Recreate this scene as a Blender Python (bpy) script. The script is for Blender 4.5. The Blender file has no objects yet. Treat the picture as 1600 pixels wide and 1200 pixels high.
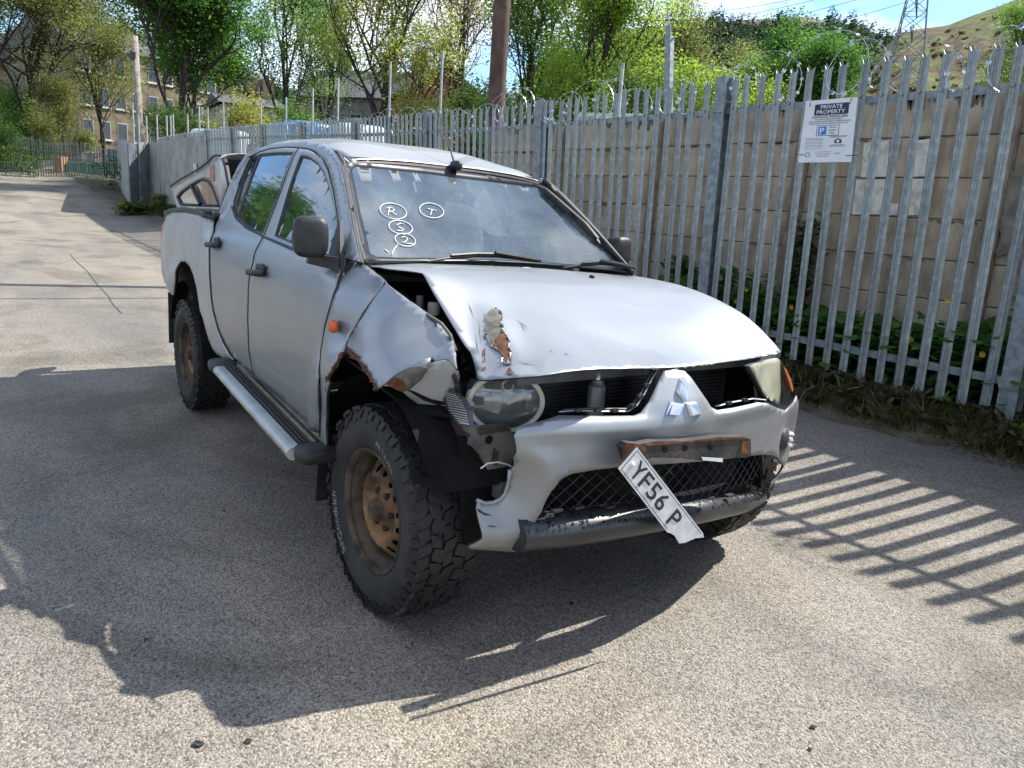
import bpy, bmesh, math, random
import numpy as np
from mathutils import Vector, Matrix
from mathutils.geometry import delaunay_2d_cdt
random.seed(7); RNG = np.random.default_rng(7)
R_ = math.radians
scene = bpy.context.scene
COL = scene.collection

# ---------------------------------------------------------------- camera
CAM = np.array([2.366026, -1.9089, 1.449082]); YAW, PIT, ROL, FPX = 2.5377364, -0.2227998, 0.0669393, 1212.68
def _axes():
    d = np.array([math.cos(PIT)*math.cos(YAW), math.cos(PIT)*math.sin(YAW), math.sin(PIT)])
    r = np.cross(d, [0, 0, 1.]); r /= np.linalg.norm(r); u = np.cross(r, d)
    return r*math.cos(ROL)+u*math.sin(ROL), u*math.cos(ROL)-r*math.sin(ROL), d
CR, CU, CD = _axes()
cd = bpy.data.cameras.new('camera'); cam = bpy.data.objects.new('camera', cd); COL.objects.link(cam)
cd.sensor_fit = 'HORIZONTAL'; cd.sensor_width = 36.0; cd.lens = FPX/1600*36; cd.clip_start = .05; cd.clip_end = 4000
M = Matrix(((CR[0], CU[0], -CD[0], CAM[0]), (CR[1], CU[1], -CD[1], CAM[1]), (CR[2], CU[2], -CD[2], CAM[2]), (0, 0, 0, 1)))
cam.matrix_world = M
scene.camera = cam

# ---------------------------------------------------------------- sky, sun, exposure
SUNV = Vector((.145, .86, 1.0)).normalized()
world = bpy.data.worlds.new('World'); scene.world = world; world.use_nodes = True
wn = world.node_tree.nodes; wl = world.node_tree.links; wn.clear()
out = wn.new('ShaderNodeOutputWorld'); bg = wn.new('ShaderNodeBackground'); bg.inputs[1].default_value = .145
sky = wn.new('ShaderNodeTexSky'); sky.sky_type = 'NISHITA'; sky.sun_disc = False
sky.sun_elevation = R_(48.9); sky.sun_rotation = math.atan2(.145, .86); sky.air_density = 1.0; sky.dust_density = .15; sky.ozone_density = 4.5
tc = wn.new('ShaderNodeTexCoord'); mp = wn.new('ShaderNodeMapping'); mp.inputs['Scale'].default_value = (1.0, 1.0, 2.6)
mp.inputs['Location'].default_value = (-.8, 1.1, .2)
nz = wn.new('ShaderNodeTexNoise'); nz.inputs['Scale'].default_value = 2.3; nz.inputs['Detail'].default_value = 9; nz.inputs['Roughness'].default_value = .56
rp = wn.new('ShaderNodeValToRGB'); rp.color_ramp.elements[0].position = .44; rp.color_ramp.elements[1].position = .62
nz2 = wn.new('ShaderNodeTexNoise'); nz2.inputs['Scale'].default_value = 6.0; nz2.inputs['Detail'].default_value = 8
rp2 = wn.new('ShaderNodeValToRGB'); rp2.color_ramp.elements[0].color = (4.3, 4.6, 5.0, 1); rp2.color_ramp.elements[1].color = (7.0, 7.0, 7.0, 1)
rp2.color_ramp.elements[0].position = .35; rp2.color_ramp.elements[1].position = .62
mx = wn.new('ShaderNodeMix'); mx.data_type = 'RGBA'
wl.new(tc.outputs['Generated'], mp.inputs[0]); wl.new(mp.outputs[0], nz.inputs[0]); wl.new(mp.outputs[0], nz2.inputs[0])
wl.new(nz.outputs[0], rp.inputs[0]); wl.new(nz2.outputs[0], rp2.inputs[0])
wl.new(rp.outputs[0], mx.inputs[0]); hsv = wn.new('ShaderNodeHueSaturation'); hsv.inputs['Saturation'].default_value = 1.05; hsv.inputs['Value'].default_value = .9; wl.new(sky.outputs[0], hsv.inputs['Color']); wl.new(hsv.outputs[0], mx.inputs[6]); wl.new(rp2.outputs[0], mx.inputs[7])
wl.new(mx.outputs[2], bg.inputs[0]); wl.new(bg.outputs[0], out.inputs[0])
sl = bpy.data.lights.new('sun', 'SUN'); sl.energy = 4.8; sl.angle = R_(.55); sl.color = (1, .955, .88)
so = bpy.data.objects.new('sun', sl); COL.objects.link(so); so.rotation_euler = SUNV.to_track_quat('Z', 'Y').to_euler()
so.location = (3, 20, 25)
scene.view_settings.view_transform = 'Standard'; scene.view_settings.look = 'None'; scene.view_settings.gamma = 1
scene.view_settings.exposure = .96; scene.view_settings.use_curve_mapping = False
scene.cycles.max_bounces = 8; scene.cycles.transparent_max_bounces = 24; scene.cycles.caustics_reflective = False; scene.cycles.caustics_refractive = False

# ---------------------------------------------------------------- helpers: pixels of the photograph <-> places
def ray(px, py): return CD+CR*(px-800)/FPX-CU*(py-600)/FPX
def at(px, py, ax, val):
    v = ray(px, py); i = 'xyz'.index(ax); return CAM+v*((val-CAM[i])/v[i])
def pr(p):
    q = np.asarray(p, float)-CAM; z = q@CD; return np.array([800+FPX*(q@CR)/z, 600-FPX*(q@CU)/z])
def far(px, D, z):
    "point in column px at depth D and height z"
    b = CAM+D*(CD+CR*(px-800)/FPX); k = (b[2]-z)/(D*CU[2]); return b-CU*D*k
def zground(x, y):
    x = np.asarray(x, float); y = np.asarray(y, float)
    D = np.clip(-x-8, 0, 60); z = .0006*D*D+np.clip(-x-68, 0, 100)*.03
    k = np.clip((y-1.2)/1.8, 0, 1); z = z+.15*k*k*(3-2*k)
    k = np.clip((y-2.98)/.35, 0, 1); z = z+.12*k*k*(3-2*k)
    k = np.clip((y-6)/10, 0, 1); z = z+.5*k
    z = z+np.interp(-x, [6, 10, 15, 20, 25, 30, 38], [0, .08, .20, .27, .20, .08, 0])*np.clip((y-3.0)/.4, 0, 1)
    return z

# ---------------------------------------------------------------- helpers: materials
MATS = {}
def sc(c): return (c[0], c[1], c[2], 1)
def pm(name, c1, c2=None, scale=6., rough=.6, metal=0., bump=0., bscale=None, c3=None, p=(.38, .62), coat=0., spec=.5, detail=6., rough2=None, obj=True, distort=0., bdist=.01, rand=0.):
    if name in MATS: return MATS[name]
    m = bpy.data.materials.new(name); m.use_nodes = True; n = m.node_tree.nodes; l = m.node_tree.links
    b = n['Principled BSDF']; b.inputs['Roughness'].default_value = rough; b.inputs['Metallic'].default_value = metal
    b.inputs['Coat Weight'].default_value = coat; b.inputs['Coat Roughness'].default_value = .08; b.inputs['Specular IOR Level'].default_value = spec
    b.inputs['Base Color'].default_value = sc(c1)
    t = n.new('ShaderNodeTexCoord')
    if c2 is not None:
        z = n.new('ShaderNodeTexNoise'); z.inputs['Scale'].default_value = scale; z.inputs['Detail'].default_value = detail; z.inputs['Distortion'].default_value = distort
        l.new(t.outputs['Object'], z.inputs[0])
        r = n.new('ShaderNodeValToRGB'); r.color_ramp.elements[0].position = p[0]; r.color_ramp.elements[1].position = p[1]
        r.color_ramp.elements[0].color = sc(c1); r.color_ramp.elements[1].color = sc(c2)
        if c3 is not None:
            e = r.color_ramp.elements.new((p[0]+p[1])/2); e.color = sc(c3)
        l.new(z.outputs[0], r.inputs[0])
        last = r.outputs[0]
        if rand:
            oi = n.new('ShaderNodeObjectInfo'); hs = n.new('ShaderNodeHueSaturation'); ma = n.new('ShaderNodeMath'); ma.operation = 'MULTIPLY_ADD'
            ma.inputs[1].default_value = 2*rand; ma.inputs[2].default_value = 1-rand
            l.new(oi.outputs['Random'], ma.inputs[0]); l.new(ma.outputs[0], hs.inputs['Value']); l.new(last, hs.inputs['Color']); last = hs.outputs[0]
        l.new(last, b.inputs['Base Color'])
        if rough2 is not None:
            mr = n.new('ShaderNodeMapRange'); mr.inputs['To Min'].default_value = rough; mr.inputs['To Max'].default_value = rough2
            mr.inputs['From Min'].default_value = p[0]; mr.inputs['From Max'].default_value = p[1]
            l.new(z.outputs[0], mr.inputs[0]); l.new(mr.outputs[0], b.inputs['Roughness'])
    if bump:
        z2 = n.new('ShaderNodeTexNoise'); z2.inputs['Scale'].default_value = bscale or scale*4; z2.inputs['Detail'].default_value = 5
        l.new(t.outputs['Object'], z2.inputs[0]); bp = n.new('ShaderNodeBump'); bp.inputs['Strength'].default_value = bump; bp.inputs['Distance'].default_value = bdist
        l.new(z2.outputs[0], bp.inputs['Height']); l.new(bp.outputs[0], b.inputs['Normal'])
    MATS[name] = m; return m

# ---------------------------------------------------------------- helpers: meshes and objects
def mesh_np(name, V, F, mat=None, smooth=False):
    "fast mesh from arrays; F is (n,k) with constant k, or a list of tuples"
    me = bpy.data.meshes.new(name)
    V = np.asarray(V, np.float32)
    if isinstance(F, np.ndarray):
        n, k = F.shape
        me.vertices.add(len(V)); me.vertices.foreach_set('co', V.ravel())
        me.loops.add(n*k); me.loops.foreach_set('vertex_index', F.astype(np.int32).ravel())
        me.polygons.add(n); me.polygons.foreach_set('loop_start', np.arange(0, n*k, k, dtype=np.int32)); me.polygons.foreach_set('loop_total', np.full(n, k, np.int32))
        me.update(calc_edges=True)
    else:
        me.from_pydata([tuple(map(float, v)) for v in V], [], [tuple(f) for f in F]); me.update()
    if smooth: me.polygons.foreach_set('use_smooth', np.ones(len(me.polygons), bool))
    if mat is not None: me.materials.append(mat)
    return me
def link(name, me, parent=None, loc=None, rot=None, label=None, cat=None, group=None, kind=None):
    o = bpy.data.objects.new(name, me); COL.objects.link(o)
    if parent is not None:
        o.parent = parent
        if parent.matrix_basis != Matrix():
            w = Matrix.Identity(4); q = parent; ch = []
            while q is not None: ch.append(q); q = q.parent
            for q in reversed(ch): w = w @ q.matrix_parent_inverse @ q.matrix_basis
            if loc is None and rot is None: o.matrix_parent_inverse = w.inverted()
    if loc is not None: o.location = loc
    if rot is not None: o.rotation_euler = rot
    tag(o, label, cat, group, kind); return o
def tag(o, label=None, cat=None, group=None, kind=None):
    if label: o['label'] = label
    if cat: o['category'] = cat
    if group: o['group'] = group
    if kind: o['kind'] = kind
    return o
def empty(name, loc=(0, 0, 0), rz=0, **k):
    o = bpy.data.objects.new(name, None); COL.objects.link(o); o.location = loc; o.rotation_euler = (0, 0, rz); o.empty_display_size = .2
    return tag(o, **k)

class MB:
    "collects shapes into one mesh"
    def __init__(s): s.V = []; s.F = []; s.n = 0
    def add(s, V, F):
        V = np.asarray(V, float).reshape(-1, 3); s.V.append(V); s.F += [tuple(i+s.n for i in f) for f in F]; s.n += len(V); return s
    def box(s, c, d, rz=0., M3=None):
        c = np.array(c, float); h = np.array(d, float)/2
        v = np.array([[sx, sy, sz] for sx in (-1, 1) for sy in (-1, 1) for sz in (-1, 1)])*h
        if rz: a = np.array([[math.cos(rz), -math.sin(rz), 0], [math.sin(rz), math.cos(rz), 0], [0, 0, 1]]); v = v@a.T
        if M3 is not None: v = v@np.asarray(M3).T
        return s.add(v+c, [(0, 1, 3, 2), (4, 6, 7, 5), (0, 4, 5, 1), (2, 3, 7, 6), (0, 2, 6, 4), (1, 5, 7, 3)])
    def tube(s, P, r, n=8, cap=True, flat=None):
        P = np.asarray(P, float); m = len(P); rr = np.broadcast_to(np.asarray(r, float), (m,)) if np.ndim(r) < 2 else None
        T = np.gradient(P, axis=0); T /= np.linalg.norm(T, axis=1)[:, None]+1e-12
        ref = np.array([0, 0, 1.]) if abs(T[0][2]) < .9 else np.array([1., 0, 0])
        V = []
        a = np.linspace(0, 2*np.pi, n, endpoint=False)
        N = np.cross(T[0], ref); N /= np.linalg.norm(N)
        for i in range(m):
            N = N-T[i]*(N@T[i]); N /= np.linalg.norm(N)+1e-12; B = np.cross(T[i], N)
            k = rr[i]; f = flat or 1.
            V.append(P[i]+np.outer(np.cos(a)*k, N)+np.outer(np.sin(a)*k*f, B))
        F = [(i*n+j, i*n+(j+1) % n, (i+1)*n+(j+1) % n, (i+1)*n+j) for i in range(m-1) for j in range(n)]
        if cap: F += [tuple(reversed(range(n))), tuple(range((m-1)*n, m*n))]
        return s.add(np.concatenate(V), F)
    def lathe(s, prof, n=48, c=(0, 0, 0), axis='y', a0=0., a1=2*math.pi):
        "prof: (radius, along) pairs"
        full = abs(a1-a0-2*math.pi) < 1e-6; k = n if full else n+1
        a = a0+(a1-a0)*np.arange(k)/n; V = []
        for r, t in prof:
            ca, sa = np.cos(a)*r, np.sin(a)*r; tt = np.full(k, t)
            V.append(np.stack({'y': (ca, tt, sa), 'x': (tt, ca, sa), 'z': (ca, sa, tt)}[axis], 1))
        m = len(prof)
        F = [(i*k+j, i*k+(j+1) % k, (i+1)*k+(j+1) % k, (i+1)*k+j) for i in range(m-1) for j in range(n)]
        return s.add(np.concatenate(V)+np.array(c), F)
    def poly(s, P): P = np.asarray(P, float); return s.add(P, [tuple(range(len(P)))])
    def prism(s, P, off):
        "polygon P (3D) thickened by vector off"
        P = np.asarray(P, float); n = len(P)
        return s.add(np.concatenate([P, P+np.asarray(off, float)]), [tuple(range(n)), tuple(reversed(range(n, 2*n)))]+[(i, i+n, (i+1) % n+n, (i+1) % n) for i in range(n)])
    def sbox(s, c, d, e=.35, n=10, M3=None):
        "rounded box (superellipsoid)"
        a = np.linspace(-np.pi/2, np.pi/2, n+1); b = np.linspace(-np.pi, np.pi, 2*n, endpoint=False)
        f = lambda w: np.sign(w)*np.abs(w)**e
        A, B = np.meshgrid(a, b, indexing='ij')
        v = np.stack([f(np.cos(A))*f(np.cos(B)), f(np.cos(A))*f(np.sin(B)), f(np.sin(A))], -1).reshape(-1, 3)*np.array(d)/2
        if M3 is not None: v = v@np.asarray(M3).T
        k = 2*n
        F = [(i*k+j, i*k+(j+1) % k, (i+1)*k+(j+1) % k, (i+1)*k+j) for i in range(n) for j in range(k)]
        return s.add(v+np.array(c), F)
    def me(s, name, mat, smooth=False): return mesh_np(name, np.concatenate(s.V), s.F, mat, smooth)
    def put(s, name, mat, parent=None, smooth=False, **k):
        me = s.me(name, mat, smooth=bool(smooth))
        o = link(name, me, parent, **k)
        if smooth == 'a': me.set_sharp_from_angle(angle=R_(38))
        return o

def in_poly(P, loops):
    P = np.asarray(P); ins = np.zeros(len(P), bool)
    for L in loops:
        L = np.asarray(L); x, y = P[:, 0], P[:, 1]
        x1, y1 = L[:, 0], L[:, 1]; x2, y2 = np.roll(x1, -1), np.roll(y1, -1)
        for a, b, c, d in zip(x1, y1, x2, y2):
            if b == d: continue
            m = ((b > y) != (d > y)) & (x < (c-a)*(y-b)/(d-b)+a); ins ^= m
    return ins
def resample(L, step):
    L = np.asarray(L, float); out = []
    for a, b in zip(L, np.roll(L, -1, 0)):
        n = max(1, int(np.linalg.norm(b-a)/step)); out += [a+(b-a)*i/n for i in range(n)]
    return np.array(out)
def smooth_loop(L, it=1):
    L = np.asarray(L, float)
    for _ in range(it):
        A = .75*L+.25*np.roll(L, -1, 0); B = .25*L+.75*np.roll(L, -1, 0); L = np.stack([A, B], 1).reshape(-1, 2)
    return L
def tri2d(loops, step, edge=None):
    "triangles of a 2D region with holes"
    loops = [resample(l, edge or step) for l in loops]
    V = []; E = []
    for l in loops:
        n0 = len(V); V += list(l); E += [(n0+i, n0+(i+1) % len(l)) for i in range(len(l))]
    A = np.concatenate(loops); lo, hi = A.min(0), A.max(0)
    gx = np.arange(lo[0], hi[0], step); gy = np.arange(lo[1], hi[1], step*.87)
    G = np.array([(x+(.5*step if j % 2 else 0), y) for j, y in enumerate(gy) for x in gx])
    if len(G):
        G = G[in_poly(G, loops)]
        if len(G):
            dmin = np.full(len(G), 1e9)
            for q in A[::max(1, len(A)//1500)]: dmin = np.minimum(dmin, ((G-q)**2).sum(1))
            G = G[dmin > (step*.45)**2]
            V += list(G)
    r = delaunay_2d_cdt([Vector((float(a), float(b))) for a, b in V], E, [], 0, 1e-7)
    P = np.array([(v.x, v.y) for v in r[0]]); F = np.array([f for f in r[2] if len(f) == 3])
    cen = P[F].mean(1); F = F[in_poly(cen, loops)]
    return P, F

class TPS:
    def __init__(s, pts, vals, lam=0.):
        s.P = np.asarray(pts, float); n = len(s.P); d = np.linalg.norm(s.P[:, None]-s.P[None], axis=2)
        K = np.where(d > 0, d*d*np.log(d+1e-12), 0)+lam*np.eye(n); Q = np.hstack([np.ones((n, 1)), s.P])
        A = np.block([[K, Q], [Q.T, np.zeros((3, 3))]]); s.w = np.linalg.solve(A, np.concatenate([vals, np.zeros(3)]))
    def __call__(s, a, b):
        a = np.asarray(a, float); b = np.asarray(b, float); q = np.stack([a.ravel(), b.ravel()], 1)
        d = np.linalg.norm(q[:, None]-s.P[None], axis=2); K = np.where(d > 0, d*d*np.log(d+1e-12), 0)
        return (K@s.w[:-3]+s.w[-3]+q@s.w[-2:]).reshape(a.shape)
class Surf:
    "surface: coordinate ax as a function of the other two"
    def __init__(s, ax, f=None, pts=None, lam=0., tmin=1.2, tmax=9.):
        s.i = 'xyz'.index(ax); s.j, s.k = [q for q in range(3) if q != s.i]; s.t0, s.t1 = tmin, tmax
        if f is None:
            P = np.array(pts, float); f = TPS(P[:, [s.j, s.k]], P[:, s.i], lam)
        s.f = f
    def hit(s, px, py):
        v = ray(px, py); t = np.linspace(s.t0, s.t1, 240); p = CAM+np.outer(t, v)
        g = p[:, s.i]-s.f(p[:, s.j], p[:, s.k]); c = np.where(np.sign(g[1:]) != np.sign(g[:-1]))[0]
        if len(c) == 0: return p[np.argmin(np.abs(g))]
        a, b, ga = t[c[0]], t[c[0]+1], g[c[0]]
        for _ in range(22):
            m = (a+b)/2; q = CAM+v*m; gm = float(q[s.i]-s.f(np.array([q[s.j]]), np.array([q[s.k]]))[0])
            if (gm > 0) == (ga > 0): a = m
            else: b = m
        return CAM+v*(a+b)/2
    def dom(s, L):
        o = []
        for q in L:
            if len(q) == 3: o.append((q[1], q[2]))
            else:
                p = s.hit(*q); o.append((p[s.j], p[s.k]))
        return np.array(o)
    def lift(s, P):
        o = np.zeros((len(P), 3)); o[:, s.j] = P[:, 0]; o[:, s.k] = P[:, 1]; o[:, s.i] = s.f(P[:, 0], P[:, 1]); return o
    def normal(s, P, e=.004):
        P = np.asarray(P, float); fa = (s.f(P[:, 0]+e, P[:, 1])-s.f(P[:, 0]-e, P[:, 1]))/(2*e); fb = (s.f(P[:, 0], P[:, 1]+e)-s.f(P[:, 0], P[:, 1]-e))/(2*e)
        N = np.zeros((len(P), 3)); N[:, s.i] = 1; N[:, s.j] = -fa; N[:, s.k] = -fb; N /= np.linalg.norm(N, axis=1)[:, None]
        return N
def panel(name, surf, outline, mat, parent=None, holes=(), step=.03, edge=None, off=0., thick=0., outward=None, smooth_it=0, label=None, kind=None, mirror=False, fn=None, raw=False, dark_rim=True):
    L = [surf.dom(outline)]+[surf.dom(h) for h in holes]
    if smooth_it: L = [smooth_loop(l, smooth_it) for l in L]
    P, F = tri2d(L, step, edge)
    V = surf.lift(P); N = surf.normal(P)
    if outward is None: outward = {0: (1, 0, 0), 1: (0, -1, 0), 2: (0, 0, 1)}[surf.i]
    sg = np.sign(N@np.array(outward, float)); sg[sg == 0] = 1; N = N*sg[:, None]
    V = V+N*off
    if fn is not None: V = fn(V, N)
    if mirror: V[:, 1] *= -1; N[:, 1] *= -1
    fn_ = np.cross(V[F[:, 1]]-V[F[:, 0]], V[F[:, 2]]-V[F[:, 0]]); flip = (fn_*N[F[:, 0]]).sum(1) < 0
    F[flip] = F[flip][:, ::-1]
    if raw: return V, F
    me = mesh_np(name, V, F, mat, True); o = link(name, me, parent, label=label, kind=kind)
    if thick:
        md = o.modifiers.new('thickness', 'SOLIDIFY'); md.thickness = thick; md.offset = -1; md.use_rim = True
        if dark_rim: me.materials.append(pm('black rubber seal and gap shade', (.012, .012, .012), (.025, .025, .025), 20, .6)); md.material_offset_rim = 1; md.material_offset = 1  # edges and backs blackened, painting shade into the panel gaps
    return o
_tc = {}
def text_2d(s, bold=False):
    "triangulated outline of a word, lower left at 0,0 and cap height 1"
    if s in _tc: return _tc[s]
    cu = bpy.data.curves.new('lettering', 'FONT'); cu.body = s; cu.size = 1; cu.resolution_u = 2
    if bold: cu.offset = .012
    o = bpy.data.objects.new('lettering', cu); COL.objects.link(o)
    dg = bpy.context.evaluated_depsgraph_get(); me = o.evaluated_get(dg).to_mesh()
    V = np.array([v.co[:] for v in me.vertices])[:, :2]; F = [tuple(p.vertices) for p in me.polygons]
    o.evaluated_get(dg).to_mesh_clear(); bpy.data.objects.remove(o); bpy.data.curves.remove(cu)
    V[:, 0] -= V[:, 0].min(); V /= .73
    _tc[s] = (V, F); return V, F
def put_text(mb, s, o, ux, uy, width=None, height=1., bold=False, nrm=None, thick=0.):
    "word on a plane: origin o, ux/uy unit directions"
    V, F = text_2d(s, bold); V = V*height; w = V[:, 0].max()
    if width: V = V*np.array([width/w, 1])
    P = np.array(o)+np.outer(V[:, 0], ux)+np.outer(V[:, 1], uy)
    mb.add(P, F); return V[:, 0].max()
# ================================================================ THE GROUND
def asphalt_mat():
    m = bpy.data.materials.new('chipped asphalt'); m.use_nodes = True; n = m.node_tree.nodes; l = m.node_tree.links; b = n['Principled BSDF']
    t = n.new('ShaderNodeTexCoord'); b.inputs['Specular IOR Level'].default_value = .35
    def N(ty, **k):
        q = n.new(ty)
        for a, v in k.items(): setattr(q, a, v)
        return q
    def noise(sc_, det=4, rough=.5, dist=0.):
        q = N('ShaderNodeTexNoise'); q.inputs['Scale'].default_value = sc_; q.inputs['Detail'].default_value = det; q.inputs['Roughness'].default_value = rough; q.inputs['Distortion'].default_value = dist
        l.new(t.outputs['Object'], q.inputs[0]); return q.outputs[0]
    def ramp(src, stops):
        q = N('ShaderNodeValToRGB'); e = q.color_ramp.elements
        e[0].position, e[0].color = stops[0][0], sc(stops[0][1]); e[1].position, e[1].color = stops[-1][0], sc(stops[-1][1])
        for p_, c_ in stops[1:-1]: w = e.new(p_); w.color = sc(c_)
        l.new(src, q.inputs[0]); return q.outputs[0]
    def mix(f, a, b_, bt='MIX'):
        q = N('ShaderNodeMix', data_type='RGBA', blend_type=bt)
        if isinstance(f, float): q.inputs[0].default_value = f
        else: l.new(f, q.inputs[0])
        for i, s_ in ((6, a), (7, b_)):
            if isinstance(s_, tuple): q.inputs[i].default_value = sc(s_)
            else: l.new(s_, q.inputs[i])
        return q.outputs[2]
    vo = N('ShaderNodeTexVoronoi'); vo.inputs['Scale'].default_value = 150; vo.inputs['Randomness'].default_value = 1
    l.new(t.outputs['Object'], vo.inputs[0])
    vb = N('ShaderNodeTexVoronoi'); vb.inputs['Scale'].default_value = 320; l.new(t.outputs['Object'], vb.inputs[0])
    sp = N('ShaderNodeSeparateColor'); l.new(vo.outputs['Color'], sp.inputs[0])
    sp2 = N('ShaderNodeSeparateColor'); l.new(vb.outputs['Color'], sp2.inputs[0])
    chips = ramp(sp.outputs[0], [(0., (.055, .05, .046)), (.16, (.11, .10, .09)), (.36, (.25, .236, .213)), (.75, (.325, .306, .276)), (1., (.48, .46, .42))])
    fine = ramp(sp2.outputs[0], [(0., (.09, .085, .08)), (.5, (.24, .225, .20)), (1., (.36, .335, .30))])
    base = mix(.38, chips, fine)
    # binder between the chips
    edge = ramp(vo.outputs['Distance'], [(.0, (1, 1, 1)), (.55, (.95, .95, .95)), (.85, (.55, .53, .51))])
    base = mix(.75, base, edge, 'MULTIPLY')
    # broad wear: paler tracks, dark damp streaks along the road
    mp_ = N('ShaderNodeMapping'); mp_.inputs['Scale'].default_value = (.16, .62, .5); l.new(t.outputs['Object'], mp_.inputs[0])
    nb = N('ShaderNodeTexNoise'); nb.inputs['Scale'].default_value = 1.25; nb.inputs['Detail'].default_value = 7; nb.inputs['Distortion'].default_value = .7; l.new(mp_.outputs[0], nb.inputs[0])
    wear = ramp(nb.outputs[0], [(.33, (.76, .75, .74)), (.5, (1.05, 1.0, .93)), (.66, (1.22, 1.14, 1.02))])
    base = mix(1., base, wear, 'MULTIPLY')
    st = ramp(noise(2.1, 6, .6, .4), [(.30, (.80, .79, .76)), (.52, (1, 1, 1))])
    base = mix(.7, base, st, 'MULTIPLY')
    ol = ramp(noise(.42, 9, .62, 1.5), [(.38, (.42, .43, .38)), (.50, (1, 1, 1))])
    base = mix(.6, base, ol, 'MULTIPLY')
    # darker asphalt towards the fence
    sx = N('ShaderNodeSeparateXYZ'); l.new(t.outputs['Object'], sx.inputs[0])
    nn = noise(.9, 5); a1 = N('ShaderNodeMath', operation='MULTIPLY_ADD'); a1.inputs[1].default_value = 1.1; l.new(nn, a1.inputs[0]); l.new(sx.outputs['Y'], a1.inputs[2])
    gr = ramp(a1.outputs[0], [(0., (1, 1, 1)), (1., (1, 1, 1))])
    mr = N('ShaderNodeMapRange'); mr.inputs['From Min'].default_value = 2.3; mr.inputs['From Max'].default_value = 3.7; l.new(a1.outputs[0], mr.inputs[0])
    base = mix(mr.outputs[0], base, mix(1., base, (.46, .47, .5), 'MULTIPLY'))
    spk = ramp(noise(38, 3, .7), [(.64, (1, 1, 1)), (.69, (.25, .24, .23))])
    base = mix(.8, base, spk, 'MULTIPLY')
    l.new(base, b.inputs['Base Color'])
    rr = N('ShaderNodeMapRange'); rr.inputs['To Min'].default_value = .62; rr.inputs['To Max'].default_value = .9; l.new(sp.outputs[1], rr.inputs[0]); l.new(rr.outputs[0], b.inputs['Roughness'])
    bp = N('ShaderNodeBump'); bp.inputs['Strength'].default_value = .7; bp.inputs['Distance'].default_value = .006
    ad = N('ShaderNodeMath', operation='MULTIPLY_ADD'); ad.inputs[1].default_value = -.9; l.new(vo.outputs['Distance'], ad.inputs[0]); l.new(sp.outputs[2], ad.inputs[2])
    ad2 = N('ShaderNodeMath', operation='MULTIPLY_ADD'); ad2.inputs[1].default_value = .6; l.new(noise(60, 4), ad2.inputs[0]); l.new(ad.outputs[0], ad2.inputs[2])
    l.new(ad2.outputs[0], bp.inputs['Height']); l.new(bp.outputs[0], b.inputs['Normal'])
    return m
xs = np.concatenate([np.linspace(9, -10, 96), np.linspace(-10.4, -75, 110), [-90, -120, -200, -400]])
ys = np.concatenate([[-160, -70, -30, -16, -9, -6], np.arange(-5, 2.8, .5)])
ye = np.concatenate([np.arange(2.8, 3.6, .1)])
YY = np.concatenate([ys, np.arange(2.8, 3.21, .1)])
A, B = np.meshgrid(xs, YY, indexing='ij'); Z = zground(A, B)
V = np.stack([A, B, Z], -1).reshape(-1, 3); k = len(YY)
I = np.arange(len(xs)*k).reshape(len(xs), k); F = np.stack([I[:-1, :-1], I[1:, :-1], I[1:, 1:], I[:-1, 1:]], -1).reshape(-1, 4)[:, ::-1]
link('road', mesh_np('road', V, F[:, ::-1].copy(), asphalt_mat(), True), kind='structure')
# joints and cracks in the surfacing
mcr = pm('tar joint', (.035, .034, .033), (.07, .068, .062), 9, .75)
def ground_strip(name, P, w, mat, dz=.004, **kw):
    P = np.asarray(P, float)[:, :2]; Q = []
    for a, b in zip(P[:-1], P[1:]):
        n = max(2, int(np.linalg.norm(b-a)/.08)); Q += [a+(b-a)*i/n for i in range(n)]
    Q.append(P[-1]); Q = np.array(Q); T = np.gradient(Q, axis=0); T /= np.linalg.norm(T, axis=1)[:, None]; Nn = np.stack([-T[:, 1], T[:, 0]], 1)
    j = np.cumsum(RNG.normal(0, .003, len(Q))); j -= np.linspace(j[0], j[-1], len(j)); Q = Q+Nn*j[:, None]
    ww = w*(.6+.6*RNG.random(len(Q)))
    L = Q+Nn*ww[:, None]/2; Rr = Q-Nn*ww[:, None]/2
    V = np.concatenate([np.c_[L, zground(L[:, 0], L[:, 1])+dz], np.c_[Rr, zground(Rr[:, 0], Rr[:, 1])+dz]]); n = len(Q)
    F = [(i, n+i, n+i+1, i+1) for i in range(n-1)]
    me = mesh_np(name, V, F, mat); 
    return link(name, me, **kw)
ground_strip('road_joint', [(-8.72, -4), (-8.6, -1), (-8.52, 2.9)], .03, mcr, kind='structure')
ground_strip('road_crack', [at(110, 400, 'z', .0), at(165, 460, 'z', 0), at(190, 490, 'z', 0)], .016, mcr, kind='structure')
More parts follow.
